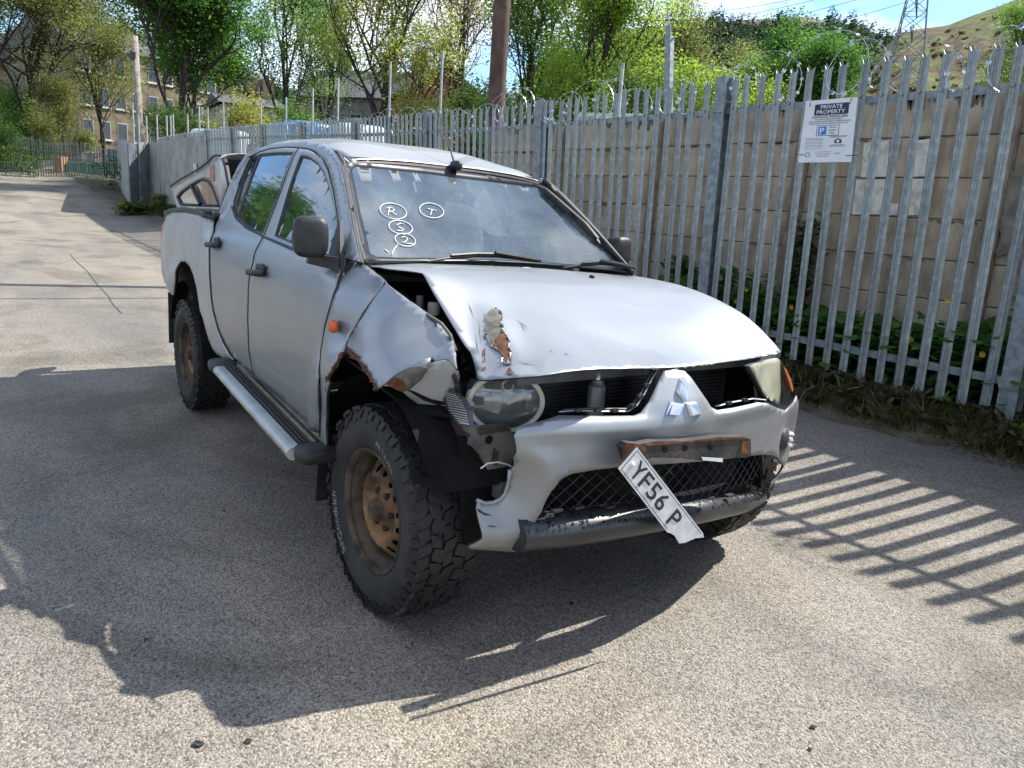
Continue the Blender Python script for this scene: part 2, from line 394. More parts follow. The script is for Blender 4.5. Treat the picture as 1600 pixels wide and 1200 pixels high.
# verge: earth bank between the road and the wall
medge = pm('verge earth', (.03, .024, .016), (.085, .072, .045), 7, .95, bump=.6, bscale=60, c3=(.05, .048, .026), p=(.3, .7), bdist=.008)
vy = np.concatenate([np.arange(3.0, 3.8, .08), np.arange(3.8, 5.0, .2), [6, 8, 12, 20, 40]])
A, B = np.meshgrid(np.concatenate([np.arange(9, -12, -.11), np.arange(-12, -80, -.8), [-100, -150]]), vy, indexing='ij')
ed = 2.97+.10*np.sin(A*.9)+.05*np.sin(A*3.1)+.03*np.sin(A*11)
B2 = np.where(B < 3.6, ed+(B-3.0)*(3.6-ed)/.6, B)
Z = zground(A, B2)+np.where(B > 3.02, RNG.normal(0, .005, A.shape), -.02)+np.where((B > 3.02) & (B < 3.5), .015, 0)
V = np.stack([A, B2, Z], -1).reshape(-1, 3); I = np.arange(A.size).reshape(A.shape); F = np.stack([I[:-1, :-1], I[1:, :-1], I[1:, 1:], I[:-1, 1:]], -1).reshape(-1, 4)
link('verge', mesh_np('verge', V, F, medge, True), kind='structure')

# ================================================================ CONCRETE WALL behind the fence
mwall = pm('weathered concrete panel', (.26, .215, .16), (.50, .415, .305), 2.6, .92, bump=.6, bscale=40, c3=(.39, .32, .235), p=(.3, .7), distort=.4, rand=.07, bdist=.006)
def streaks(m, sc3, lo, amt):
    "vertical weather streaks multiplied into a material's own colour"
    n = m.node_tree.nodes; l = m.node_tree.links; b = n['Principled BSDF']; g = n.new('ShaderNodeNewGeometry'); mp_ = n.new('ShaderNodeMapping'); mp_.inputs['Scale'].default_value = sc3; l.new(g.outputs['Position'], mp_.inputs[0])
    z = n.new('ShaderNodeTexNoise'); z.inputs['Scale'].default_value = 1; z.inputs['Detail'].default_value = 10; z.inputs['Roughness'].default_value = .68; l.new(mp_.outputs[0], z.inputs[0])
    r = n.new('ShaderNodeValToRGB'); r.color_ramp.elements[0].position = .36; r.color_ramp.elements[1].position = .56; r.color_ramp.elements[0].color = sc(lo); r.color_ramp.elements[1].color = (1.05, 1.04, 1.02, 1); l.new(z.outputs[0], r.inputs[0])
    x = n.new('ShaderNodeMix'); x.data_type = 'RGBA'; x.blend_type = 'MULTIPLY'; x.inputs[0].default_value = amt; l.new(b.inputs['Base Color'].links[0].from_socket, x.inputs[6]); l.new(r.outputs[0], x.inputs[7]); l.new(x.outputs[2], b.inputs['Base Color'])
streaks(mwall, (5, 5, 1.1), (.45, .41, .36), .7)
mwdk = pm('weathered concrete post', (.19, .15, .11), (.31, .25, .185), 8, .92, bump=.6, bscale=50, rand=.06)
mstain = pm('black mould on concrete', (.09, .075, .06), (.17, .14, .105), 12, .95)
mwhite = pm('chalky white paint', (.48, .46, .40), (.70, .68, .62), 14, .85, c3=(.62, .6, .54), bump=.2)
WY = 4.417
wall = empty('concrete_wall', (0, WY, .3), label='beige precast concrete panel wall standing behind the steel palisade fence', cat='wall')
panels_x = [6.4, 4.66, 2.92, 1.16, -.57, -2.32, -4.23, -6.01, -7.72]
MB().box((-.67, WY+.045, 1.36), (14.1, .03, 2.2)).put('backing', mwdk, wall)  # sheet added behind the panels to stop light leaking through the joints
pm_cache = {}
for a, b in zip(panels_x[:-1], panels_x[1:]):
    w = a-b-.12; cx = (a+b)/2
    for rI in range(7):
        z1 = 2.528-.316*rI; z0 = z1-.311
        if z1 < .35: break
        bm = bmesh.new(); bmesh.ops.create_cube(bm, size=1)
        bmesh.ops.scale(bm, vec=(w, .045, z1-z0), verts=bm.verts); bmesh.ops.bevel(bm, geom=bm.edges[:], offset=.007, segments=1, affect='EDGES')
        me = bpy.data.meshes.new('wall_panel'); bm.to_mesh(me); bm.free(); me.materials.append(mwall)
        link('panel', me, wall, loc=(cx, random.uniform(-.004, .004), (z0+z1)/2-.3))
for px_ in panels_x:
    mb = MB().box((px_, WY-.01, 1.38), (.12, .125, 2.32)); mb.put('post', mwdk, wall)
# mould streaks below each course: thin irregular stains lying on the panels
for i in range(150):
    x = random.uniform(-7.5, 3); r0 = random.choice([0, 0, 0, 1, 1, 2, 3, 4]); z = 2.528-.316*r0-.004
    if min(abs(x-q) for q in panels_x) < .2: continue
    w = random.uniform(.03, .28); h = random.uniform(.02, .12)*(1.5 if r0 == 0 else .35); n = 9
    top = [(x-w/2+w*j/n, WY-.0285, z) for j in range(n+1)]; bot = [(x-w/2+w*j/n, WY-.0285, z-h*random.random()) for j in range(n, -1, -1)]
    if i == 0: stain = MB()
    stain.poly(top+bot)
stain.put('mould', mstain, wall)
def pts_wall(L, y): return [tuple(at(a, b, 'y', y)) for a, b in L]
wp = MB()
for L in ([(1350, 223), (1380, 220), (1390, 219), (1386, 276), (1345, 277)], [(1392, 219), (1408, 219), (1403, 243), (1388, 246)], [(1434, 219), (1455, 217), (1449, 275), (1427, 276)], [(1338, 281), (1386, 280), (1379, 335), (1331, 335)], [(1388, 318), (1404, 318), (1402, 336), (1386, 336)], [(1426, 280), (1449, 279), (1440, 336), (1419, 336)]):
    wp.poly(pts_wall(L, WY-.030))
wp.put('white_paint_patch', mwhite, wall)
# flaked render at the right end
mrend = pm('grey flaking render', (.16, .14, .115), (.27, .235, .19), 9, .95, bump=.7, bscale=30)
rl = MB(); rl.prism(pts_wall([(1600, 255), (1592, 262), (1585, 270), (1578, 262), (1572, 280), (1566, 302), (1570, 330), (1562, 355), (1568, 372), (1556, 392), (1560, 402), (1575, 396), (1582, 420), (1570, 440), (1580, 460), (1600, 470), (1640, 480), (1640, 240)], WY-.032), (0, -.02, 0)); rl.put('flaked_render', mrend, wall)
# ================================================================ PALISADE FENCE
mgal = pm('galvanised steel', (.23, .265, .28), (.36, .40, .42), 22, .5, metal=.45, bump=.08, bscale=80, c3=(.26, .30, .315), p=(.3, .7), rand=.09, spec=.5)
streaks(mgal, (9, 9, 1.6), (.66, .63, .58), .7)
mgald = pm('dull galvanised steel', (.15, .18, .195), (.25, .285, .30), 18, .55, metal=.4, bump=.08, bscale=60, rand=.06)
mbolt = pm('bolt steel', (.10, .11, .115), (.16, .17, .17), 30, .6, metal=.5)
FY0, FY1 = 3.505, 3.41
def pale_mesh(H=2.31):
    "W section pale with triple pointed head"
    prof = [(-.034, .006), (-.026, .0), (-.017, -.010), (-.008, .0), (0, -.004), (.008, .0), (.017, -.010), (.026, .0), (.034, .006)]
    V = []; F = []; n = len(prof)
    zs = [0, H*.25, H*.5, H*.75, H-.10, H-.055]
    for z in zs: V += [(x, y, z) for x, y in prof]
    for i in range(len(zs)-1): F += [(i*n+j, i*n+j+1, (i+1)*n+j+1, (i+1)*n+j) for j in range(n-1)]
    b = (len(zs)-1)*n; k = len(V)
    V += [(-.036, .012, H-.012), (0, -.028, H), (.036, .012, H-.012), (-.012, -.002, H-.045), (.012, -.002, H-.045)]
    F += [(b+0, b+1, b+2, k+3, k), (b+2, b+3, b+4, b+5, b+6, k+4, k+1, k+3), (b+6, b+7, b+8, k+2, k+4)]
    me = mesh_np('pale', V, F, mgal)
    bm = bmesh.new(); bm.from_mesh(me); bmesh.ops.solidify(bm, geom=bm.faces[:], thickness=.0025)
    r = bmesh.ops.create_cube(bm, size=1)['verts']; bmesh.ops.scale(bm, vec=(.014, .012, .014), verts=r); bmesh.ops.translate(bm, vec=(0, -.010, .222), verts=r)
    r = bmesh.ops.create_cube(bm, size=1)['verts']; bmesh.ops.scale(bm, vec=(.014, .012, .014), verts=r); bmesh.ops.translate(bm, vec=(0, -.010, 2.045), verts=r)
    bm.to_mesh(me); bm.free(); return me
fence = empty('palisade_fence', (0, 3.47, .2), label='long galvanised steel palisade fence of pointed pales along the right side of the road', cat='fence')
pale = pale_mesh()
fz = lambda x: float(zground(x, 3.5))
lean = math.atan2(.095, 2.31)
nP = 0; x0 = -.138
for i in range(-34, 190):
    x = x0-.150*i
    if x < -27.9: break
    if any(abs(x-q) < .06 for q in (.156, 2.77)): continue
    link('pale', pale, fence, loc=(x+random.uniform(-.004, .004), FY0-3.47, fz(x)+.075-.2+random.uniform(-.008, .008)), rot=(lean, random.gauss(0, .005), random.gauss(0, .02))); nP += 1
px_posts = [5.38, 2.77, .156, -2.485, -5.126, -7.88, -10.47, -13.1, -15.7, -18.3, -20.9, -23.55, -26.15]
for q in px_posts:
    g0 = fz(q); H = 2.72-.04; mb = MB(); sh = math.tan(lean)
    for yy, dx, dy in ((-.05, .115, .007), (.05, .115, .007), (0, .007, .1)):
        bot = (q, 3.80+yy+.0, g0-.1); 
        P = [(q-dx/2, 3.515+yy-dy/2+.012, g0-.1), (q+dx/2, 3.515+yy-dy/2+.012, g0-.1), (q+dx/2, 3.515+yy+dy/2+.012, g0-.1), (q-dx/2, 3.515+yy+dy/2+.012, g0-.1)]
        mb.prism(P, (0, -.103, 2.475))
    mb.put('post', mgald, fence)
    for zz in (.566, 2.39):
        MB().box((q, 3.462-(zz-.34)*.042+.0, zz+g0-.27), (.12, .014, .07)).put('fishplate', mgald, fence)
for zz, in ((.566,), (2.37,)):
    for a, b in zip(px_posts[:-1], px_posts[1:]):
        za, zb_ = zz+fz(a)-.27, zz+fz(b)-.27; y = 3.515-(zz-.34)*.0411+.004
        mb = MB()
        mb.prism([(a-.004, y, za-.025), (a-.004, y, za+.025), (a-.004, y+.006, za+.025), (a-.004, y+.006, za-.025)], (b-a+.008, 0, zb_-za))
        mb.prism([(a-.004, y+.0065, za+.018), (a-.004, y+.0065, za+.0245), (a-.004, y+.05, za+.0245), (a-.004, y+.05, za+.018)], (b-a+.008, 0, zb_-za))
        mb.put('rail', mgald, fence)
# corner end and steel sheeting at the far end of the fence, with an open gate leaf
msheet = pm('grey sheet steel', (.21, .225, .225), (.31, .325, .32), 2.5, .6, metal=.25, bump=.1, bscale=12, c3=(.27, .285, .28))
msheet2 = pm('blue grey sheet steel', (.12, .15, .175), (.19, .22, .245), 4, .6, metal=.25, bump=.1, bscale=12)
mrusty = pm('rusty bar', (.05, .02, .015), (.11, .05, .035), 8, .8)
gA = far(249, 29.2, .35); gB = far(237, 29.0, .33); gC = far(208, 28.2, .33); gD = far(186, 46, 1.0)
sheet = empty('sheet_steel_hoarding', (float(gA[0]), float(gA[1]), .3), label='plain grey sheet steel hoarding turning the corner behind the open gate', cat='hoarding')
def vsheet(nm, a, b, za, zb, ha, hb, mat, par, t=.03, ribs=0):
    a = np.array([a[0], a[1]]); b = np.array([b[0], b[1]]); dr = (b-a)/np.linalg.norm(b-a); nr = np.array([-dr[1], dr[0]])*t
    P = [(a[0], a[1], za), (b[0], b[1], zb), (b[0], b[1], hb), (a[0], a[1], ha)]
    return MB().prism(P, (nr[0], nr[1], 0)).put(nm, mat, par)
aS = (-27.8, 3.42); bS = tuple(far(249, 29.4, .3)[:2])
def ztop(p, py):
    "height at which the vertical line over p crosses image row py"
    lo, hi = 0., 70.
    for _ in range(40):
        m_ = (lo+hi)/2
        if pr((p[0], p[1], m_))[1] > py: lo = m_
        else: hi = m_
    return m_
n = 7
for i in range(n):
    # sheets fixed flat on the rails at the road side of the far bays
    xa = -20.8-(i)*1.0; xb = xa-.975
    za, zb2 = fz(xa)+.03, fz(xb)+.03; tz = 2.19
    MB().prism([(xa, 3.455, za), (xb, 3.455, zb2), (xb, 3.378, zb2+tz), (xa, 3.378, za+tz)], (0, -.02, 0)).put('sheet', msheet, fence)
MB().prism([(-21.9, 3.37, 1.25), (-22.3, 3.37, 1.25), (-22.3, 3.35, 2.1), (-21.9, 3.35, 2.1)], (0, -.006, 0)).put('white_notice', mwhite, fence)
vsheet('sheet', gC, gD, .25, .85, ztop(gC, 220), ztop(gD, 217), msheet, sheet)
vsheet('sheet', gB, gC+np.array([0, .25, 0]), .25, .25, ztop(gB, 222), ztop(gC, 221), msheet, sheet)
vsheet('sheet', (-27.8, 3.42), gB, .25, .25, ztop((-27.8, 3.42), 222), ztop(gB, 222), msheet, sheet)
gate = empty('steel_gate', (float(gB[0]), float(gB[1]), .3), label='blue grey boarded steel gate leaf standing ajar at the far corner of the fence', cat='gate')
ga, gb = np.array(gB)+[.3, -.35, 0], np.array(gC)+[.3, -.15, 0]
for i in range(6):
    p = ga+(gb-ga)*(i/6+.01); q = ga+(gb-ga)*((i+1)/6-.01)
    vsheet('board', p, q, .14, .14, ztop(p, 224), ztop(q, 225), msheet2, gate, .05)
vsheet('gate_post', ga+[.1, 0, 0]*1, ga+(ga-gb)*.09, .1, .1, ztop(ga, 221), ztop(ga, 221), msheet, gate, .12)
hb = ga+[.18, -.12, 0]; MB().tube([(hb[0], hb[1], ztop(hb, 232)), tuple((ga*.35+gb*.65)+[.15, -.12, 0])[:2]+(ztop(gb, 260),)], .035, 6).put('diagonal_bar', mrusty, gate)

# ---------------------------------------------------------------- far palisade across the end of the road
ffence = empty('palisade_fence', (-50, -5, 1), label='dark palisade fence with gate crossing the far end of the road', cat='fence')
mfar = pm('weathered grey green steel', (.12, .14, .13), (.20, .225, .21), 6, .6, metal=.3, rand=.15)
pl = MB(); pl.prism([(-.034, 0, 0), (.034, 0, 0), (.034, 0, 2.3), (0, 0, 2.42), (-.034, 0, 2.3)], (0, .02, 0)); plm = pl.me('pale', mfar)
FA = far(-60, 50, 1.05); FB = far(190, 50, 1.05); L = FB-FA; nn = int(np.linalg.norm(L[:2])/.165); ang = math.atan2(L[1], L[0])
for i in range(nn):
    p = FA+L*i/nn; hh = .93+.04*math.sin(i*.3)
    link('pale', plm, ffence, loc=(p[0]+50, p[1]+5, float(zground(p[0], 0))-1.0), rot=(0, random.gauss(0, .012), ang)).scale = (1, 1, hh)
for zz in (.35, 1.95):
    MB().prism([(FA[0]-.03, FA[1], 1.06+zz), (FA[0]-.03, FA[1], 1.12+zz), (FA[0]-.08, FA[1], 1.12+zz), (FA[0]-.08, FA[1], 1.06+zz)], tuple(L)).put('rail', mfar, ffence)

# ---------------------------------------------------------------- sign on the fence
def wpt(px_, py_, y=3.374): return at(px_, py_, 'y', y)
sg = [wpt(1259.5, 158), wpt(1340, 151.5), wpt(1329.5, 253), wpt(1247, 254)]
c0 = sum(sg)/4
sign = empty('parking_sign', tuple(c0), label='white PRIVATE PROPERTY controlled parking sign tied to the fence pales', cat='sign')
mplw = pm('white sign plastic', (.62, .63, .64), (.68, .69, .70), 5, .35)
mnavy = pm('navy print', (.012, .014, .05)); mblk = pm('black print', (.02, .02, .025)); mblue = pm('blue print', (.02, .16, .50)); mgrey = pm('grey print', (.16, .17, .18))
# the sign hangs a little crooked: measured corners
SC = sg
def SP(u, v, dy=0.):
    p = SC[3]*(1-u)*(1-v)+SC[2]*u*(1-v)+SC[1]*u*v+SC[0]*(1-u)*v; return p+np.array([0, -dy, 0])
MB().prism([SP(0, 0), SP(1, 0), SP(1, 1), SP(0, 1)], (0, .004, 0)).put('board', mplw, sign)
def s_rect(mb, u0, u1, v0, v1, dy, slant=0., rnd=.02):
    L = []
    for cx, cy, a0 in ((u1-rnd, v1-rnd, 0), (u0+rnd, v1-rnd, 90), (u0+rnd, v0+rnd, 180), (u1-rnd, v0+rnd, 270)):
        for t_ in (0, 45, 90):
            a = R_(a0+t_); L.append((cx+rnd*math.cos(a), cy+rnd*.8*math.sin(a)))
    mb.poly([SP(a, b, dy) for a, b in L])
def s_text(mb, s, u0, u1, v0, h, dy=.0016, bold=True):
    V, F = text_2d(s, bold); w = V[:, 0].max(); mb.add([SP(u0+(u1-u0)*a/w, v0+h*b, dy) for a, b in V], F)
m1 = MB(); s_rect(m1, .20, .86, .75, .935, .0010); m1.put('navy_panel', mnavy, sign)
m2 = MB(); s_text(m2, 'PRIVATE', .32, .74, .855, .062); s_text(m2, 'PROPERTY', .25, .80, .775, .062); m2.put('title_lettering', mplw, sign)
m3 = MB(); s_text(m3, 'CONTROLLED PARKING AREA', .16, .86, .708, .040, bold=True)
s_text(m3, 'THIS AREA IS PRIVATE PROPERTY.', .23, .77, .676, .020); s_text(m3, 'UNAUTHORISED OR INCORRECTLY PARKED VEHICLES', .11, .92, .645, .020); s_text(m3, 'WILL BE ISSUED WITH A PARKING CHARGE OF \u00a3100', .13, .88, .612, .020)
for q in range(4):
    u0, u1, v0, v1 = ((.29, .72, .585, .592), (.29, .72, .425, .432), (.29, .30, .43, .587), (.71, .72, .43, .587))[q]; m3.poly([SP(u0, v0, .0014), SP(u1, v0, .0014), SP(u1, v1, .0014), SP(u0, v1, .0014)])
s_text(m3, 'Permit', .54, .67, .545, .024); s_text(m3, 'Holders', .53, .67, .500, .024); s_text(m3, 'Only', .55, .64, .455, .024)
# camera pictogram
m3.poly([SP(.66, .30, .0014), SP(.79, .30, .0014), SP(.79, .36, .0014), SP(.755, .36, .0014), SP(.745, .375, .0014), SP(.705, .375, .0014), SP(.695, .36, .0014), SP(.66, .36, .0014)])
def s_bars(mb, u0, u1, v, h, seed):
    "unreadable lines of small print"
    r = random.Random(seed); u = u0
    while u < u1-.01:
        w = r.uniform(.015, .05); e = min(u+w, u1); mb.poly([SP(u, v, .0014), SP(e, v, .0014), SP(e, v+h, .0014), SP(u, v+h, .0014)]); u = e+.008
for j, (a, b, v) in enumerate(((.56, .90, .410), (.58, .86, .393), (.60, .84, .268), (.57, .87, .250))): s_bars(m3, a, b, v, .008, j)
m3.put('print', mblk, sign)
m4 = MB(); s_rect(m4, .325, .48, .44, .575, .0012, rnd=.015); m4.put('blue_square', mblue, sign)
m5 = MB(); s_text(m5, 'P', .355, .445, .457, .10, .002); a = np.linspace(0, 2*np.pi, 12, endpoint=False); m5.poly([SP(.725+.030*math.cos(t_), .331+.024*math.sin(t_), .0022) for t_ in a]); m5.put('white_mark', mplw, sign)
m6 = MB()
for j, v in enumerate((.385, .365, .345, .318, .298, .270, .250, .215)): s_bars(m6, .08+.015*(j % 3), .44, v, .006, 10+j)
for j, v in enumerate((.165, .135, .112, .092)): s_bars(m6, .30+.02*j, .64-.02*j, v, .006, 30+j)
s_bars(m6, .68, .79, .135, .012, 40)
for k_ in range(24):
    a0, a1 = 2*math.pi*k_/24, 2*math.pi*(k_+1)/24; m6.poly([SP(.17+r_*math.cos(t_), .125+r_*.82*math.sin(t_), .0014) for r_, t_ in ((.036, a0), (.050, a0), (.050, a1), (.036, a1))])
m6.put('small_print', mgrey, sign)
m7 = MB()
for a, b in (((.10, .90), (.09, .97)), ((.87, .90), (.90, .99)), ((-.05, .13), (.10, .13)), ((.90, .10), (1.12, .10))): m7.tube([SP(*a, .004), SP(*b, .004)], .0022, 5)
m7.put('cable_tie', mblk, sign)
# ================================================================ THE PICKUP TRUCK
truck = empty('pickup_truck', (-1.8, 0, 0), label='crash damaged silver double cab pickup truck with crumpled wing and rusty steel wheels', cat='pickup truck')
def paint(name, c, bumpy=.0, metal=.78):
    m = pm(name, c, tuple(q*.93 for q in c), 2.2, .44, metal=.8, coat=.35, p=(.3, .7), rough2=.52, spec=.5, bump=bumpy, bscale=5, bdist=.02)
    b = m.node_tree.nodes['Principled BSDF']; b.inputs['Coat Roughness'].default_value = .08
    # road film on the lower body, uneven
    n = m.node_tree.nodes; l = m.node_tree.links; t = n.new('ShaderNodeTexCoord'); sx_ = n.new('ShaderNodeSeparateXYZ'); l.new(t.outputs['Object'], sx_.inputs[0])
    z_ = n.new('ShaderNodeTexNoise'); z_.inputs['Scale'].default_value = 6; z_.inputs['Detail'].default_value = 9; z_.inputs['Roughness'].default_value = .7; l.new(t.outputs['Object'], z_.inputs[0])
    a_ = n.new('ShaderNodeMath'); a_.operation = 'MULTIPLY_ADD'; a_.inputs[1].default_value = -.9; l.new(z_.outputs[0], a_.inputs[0]); l.new(sx_.outputs['Z'], a_.inputs[2])
    r_ = n.new('ShaderNodeMapRange'); r_.inputs['From Min'].default_value = -.05; r_.inputs['From Max'].default_value = .42; r_.inputs['To Min'].default_value = .62; r_.inputs['To Max'].default_value = .04; l.new(a_.outputs[0], r_.inputs[0])
    mx_ = n.new('ShaderNodeMix'); mx_.data_type = 'RGBA'; l.new(r_.outputs[0], mx_.inputs[0]); l.new(b.inputs['Base Color'].links[0].from_socket, mx_.inputs[6]); mx_.inputs[7].default_value = (.20, .18, .15, 1); l.new(mx_.outputs[2], b.inputs['Base Color'])
    m2_ = n.new('ShaderNodeMath'); m2_.operation = 'MULTIPLY_ADD'; m2_.inputs[1].default_value = -metal; m2_.inputs[2].default_value = metal; l.new(r_.outputs[0], m2_.inputs[0]); l.new(m2_.outputs[0], b.inputs['Metallic'])
    m3_ = n.new('ShaderNodeMath'); m3_.operation = 'MULTIPLY_ADD'; m3_.inputs[1].default_value = -.35; m3_.inputs[2].default_value = .35; l.new(r_.outputs[0], m3_.inputs[0]); l.new(m3_.outputs[0], b.inputs['Coat Weight']); return m
mpaint = paint('silver metallic paint', (.325, .345, .365))
mdirty = pm('dusty silver paint', (.44, .46, .475), (.37, .37, .36), 3.5, .42, metal=.45, coat=.15, p=(.35, .7), rough2=.6)
mdent = paint('buckled silver paint', (.32, .34, .36), .05)
mblack = pm('black plastic', (.012, .0125, .013), (.022, .023, .024), 30, .5, bump=.1, bscale=200)
mgreyp = pm('faded black plastic', (.018, .019, .020), (.042, .043, .045), 9, .5, bump=.1, bscale=150, p=(.35, .7))
mrub = pm('black rubber seal and gap shade', (.012, .012, .012), (.025, .025, .025), 20, .6)
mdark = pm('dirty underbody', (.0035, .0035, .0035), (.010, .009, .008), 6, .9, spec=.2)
mrust = pm('rust', (.04, .016, .008), (.19, .075, .026), 28, .95, c3=(.105, .040, .016), bump=.5, bscale=90, p=(.3, .7), bdist=.003)
mrustd = pm('dark rust', (.018, .014, .013), (.085, .045, .028), 9, .8, c3=(.035, .024, .02), bump=.6, bscale=60, p=(.3, .7), bdist=.004)
mprimer = pm('bare grey green primer', (.055, .055, .045), (.13, .125, .10), 25, .8, bump=.3)
mchrome = pm('chrome', (.72, .74, .76), None, rough=.08, metal=1.)
malu = pm('worn aluminium', (.46, .46, .45), (.62, .61, .58), 9, .32, metal=.85, p=(.3, .7), rough2=.5)
mamber = pm('amber lens', (.70, .11, .012), (.55, .08, .01), 20, .25)
mred = pm('red lens', (.38, .012, .012), (.25, .01, .01), 14, .2)
mgold = pm('dusty tread strip', (.20, .16, .10), (.30, .26, .19), 30, .6)
mint = pm('cabin plastic', (.035, .037, .04), (.055, .057, .06), 8, .7); mseat = pm('grey seat cloth', (.12, .13, .145), (.17, .185, .20), 40, .95)

# ---- near flank as a surface
_zp = np.array([.30, .40, .45, .55, .70, .85, 1.0, 1.08, 1.13, 1.17, 1.20, 1.235, 1.27, 1.35, 1.50, 1.60, 1.64, 1.69, 1.72, 1.75, 1.80])
_yp = np.array([.76, .805, .825, .858, .880, .888, .885, .878, .868, .852, .830, .803, .785, .745, .672, .620, .597, .555, .50, .40, .10])
_zz = np.linspace(.25, 1.85, 641); _yy = np.interp(_zz, _zp, _yp); _k = np.exp(-.5*(np.arange(-12, 13)/5.)**2); _k /= _k.sum()
_yy = np.convolve(np.pad(_yy, 12, 'edge'), _k, 'valid')
def flankY(x, z):
    x = np.asarray(x, float); z = np.asarray(z, float)
    dr = .24*np.clip((x+.5)/.95, 0, 1.6)**1.4; bed = np.clip((-x-2.3)/1.9, 0, 1.3)
    y = np.interp(z+dr, _zz, _yy); y = y-.075*bed**2.6-.05*np.clip((x-.15)/.4, 0, 2)**2
    # the bed side stands straighter above the shoulder
    kb = np.clip((-x-2.25)/.12, 0, 1); yb = .872-.25*np.clip(z-1.05, 0, 1)**1.6-.10*np.clip(.75-z, 0, .5)-.085*bed**2.6
    y = np.where(kb > 0, y*(1-kb)+yb*kb, y)
    for cx, cz, R0 in ((-2.985, .38, .53), (0, .40, .51)):
        d = np.hypot(x-cx, z-cz); y = y+.030*np.exp(-((d-R0)/.075)**2)*np.clip((z-.35)/.2, 0, 1)
    return y
SIDE = Surf('y', lambda x, z: -flankY(x, z), tmin=1.4, tmax=8.)

# front door
door_f = [(466.5, 232), (480, 233.5), (490, 237.5), (504, 250), (512, 267), (520, 299), (527, 345), (531, 378), (533, 403), (530.5, 428), (525, 448), (515, 478), (506, 512), (500, 548), (498, 590), (498, 640), (498.5, 675), (470, 651), (440, 624), (414, 602), (396, 585), (391.5, 560), (389, 520), (388.5, 480), (390, 440), (396, 412), (411.5, 371), (440, 298)]
win_f = [(470, 242), (482, 244.5), (496, 254.5), (506.5, 271), (516.5, 300), (522.5, 327), (527, 352), (529, 380), (528.5, 404), (500, 396), (477, 388), (455, 379.5), (429, 368.5), (448, 304)]
winc = lambda L, c, k: [(c[0]+(x-c[0])*k, c[1]+(y-c[1])*k) for x, y in L]
panel('front_door', SIDE, door_f, mpaint, truck, holes=[win_f], step=.028, edge=.014, thick=.02)
doorF = bpy.data.objects['front_door']
seal_in = winc(win_f, (490, 320), .955)
panel('window_seal', SIDE, win_f, mrub, doorF, holes=[seal_in], step=.03, edge=.012, off=-.004, thick=.01)
def glass_mat(name, tint, dust, dustc=(.35, .38, .38), rough=.03, spots=0.):
    m = bpy.data.materials.new(name); m.use_nodes = True; n = m.node_tree.nodes; l = m.node_tree.links; n.clear()
    o = n.new('ShaderNodeOutputMaterial'); tr = n.new('ShaderNodeBsdfTransparent'); tr.inputs[0].default_value = sc(tint)
    gl = n.new('ShaderNodeBsdfGlossy'); gl.inputs['Roughness'].default_value = rough; gl.inputs[0].default_value = (1, 1, 1, 1)
    fr = n.new('ShaderNodeFresnel'); fr.inputs[0].default_value = 1.52
    fm = n.new('ShaderNodeMath'); fm.operation = 'MULTIPLY_ADD'; fm.inputs[1].default_value = 1.55; fm.inputs[2].default_value = .05; fm.use_clamp = True; l.new(fr.outputs[0], fm.inputs[0])
    df = n.new('ShaderNodeBsdfDiffuse'); df.inputs[0].default_value = sc(dustc)
    t = n.new('ShaderNodeTexCoord'); z = n.new('ShaderNodeTexNoise'); z.inputs['Scale'].default_value = 3.2; z.inputs['Detail'].default_value = 8; z.inputs['Roughness'].default_value = .65; l.new(t.outputs['Object'], z.inputs[0])
    mr = n.new('ShaderNodeMapRange'); mr.inputs['From Min'].default_value = .35; mr.inputs['From Max'].default_value = .7; mr.inputs['To Min'].default_value = dust*.55; mr.inputs['To Max'].default_value = dust*1.35; l.new(z.outputs[0], mr.inputs[0])
    last = mr.outputs[0]
    if spots:
        v = n.new('ShaderNodeTexVoronoi'); v.inputs['Scale'].default_value = 70; l.new(t.outputs['Object'], v.inputs[0])
        lt = n.new('ShaderNodeMapRange'); lt.inputs['From Min'].default_value = .10; lt.inputs['From Max'].default_value = .19; lt.inputs['To Min'].default_value = 1; lt.inputs['To Max'].default_value = 0; l.new(v.outputs['Distance'], lt.inputs[0])
        se = n.new('ShaderNodeSeparateColor'); l.new(v.outputs['Color'], se.inputs[0]); g = n.new('ShaderNodeMath'); g.operation = 'GREATER_THAN'; g.inputs[1].default_value = .62; l.new(se.outputs[0], g.inputs[0])
        mu = n.new('ShaderNodeMath'); mu.operation = 'MULTIPLY'; l.new(lt.outputs[0], mu.inputs[0]); l.new(g.outputs[0], mu.inputs[1])
        m2 = n.new('ShaderNodeMath'); m2.operation = 'MULTIPLY_ADD'; m2.inputs[1].default_value = spots; l.new(mu.outputs[0], m2.inputs[0]); l.new(last, m2.inputs[2]); last = m2.outputs[0]
    a = n.new('ShaderNodeMixShader'); l.new(last, a.inputs[0]); l.new(tr.outputs[0], a.inputs[1]); l.new(df.outputs[0], a.inputs[2])
    b = n.new('ShaderNodeMixShader'); l.new(fm.outputs[0], b.inputs[0]); l.new(a.outputs[0], b.inputs[1]); l.new(gl.outputs[0], b.inputs[2])
    l.new(b.outputs[0], o.inputs[0]); MATS[name] = m; return m
mglass = glass_mat('side window glass', (.50, .55, .54), .05)
mwind = glass_mat('windscreen glass with dust and rain spots', (.60, .66, .66), .20, (.42, .50, .51), .05, .35)  # dust colour also tinted blue green for the hazy sky reflection
mlens2 = glass_mat('pale veiled lamp lens', (.93, .94, .94), .20, (.55, .57, .55), .08)  # pale grey veil mixed into the lens to brighten the shaded lamp
mlens = glass_mat('clear lamp lens', (.86, .88, .88), .07)
panel('window', SIDE, seal_in, mglass, doorF, step=.05, edge=.02, off=-.008)
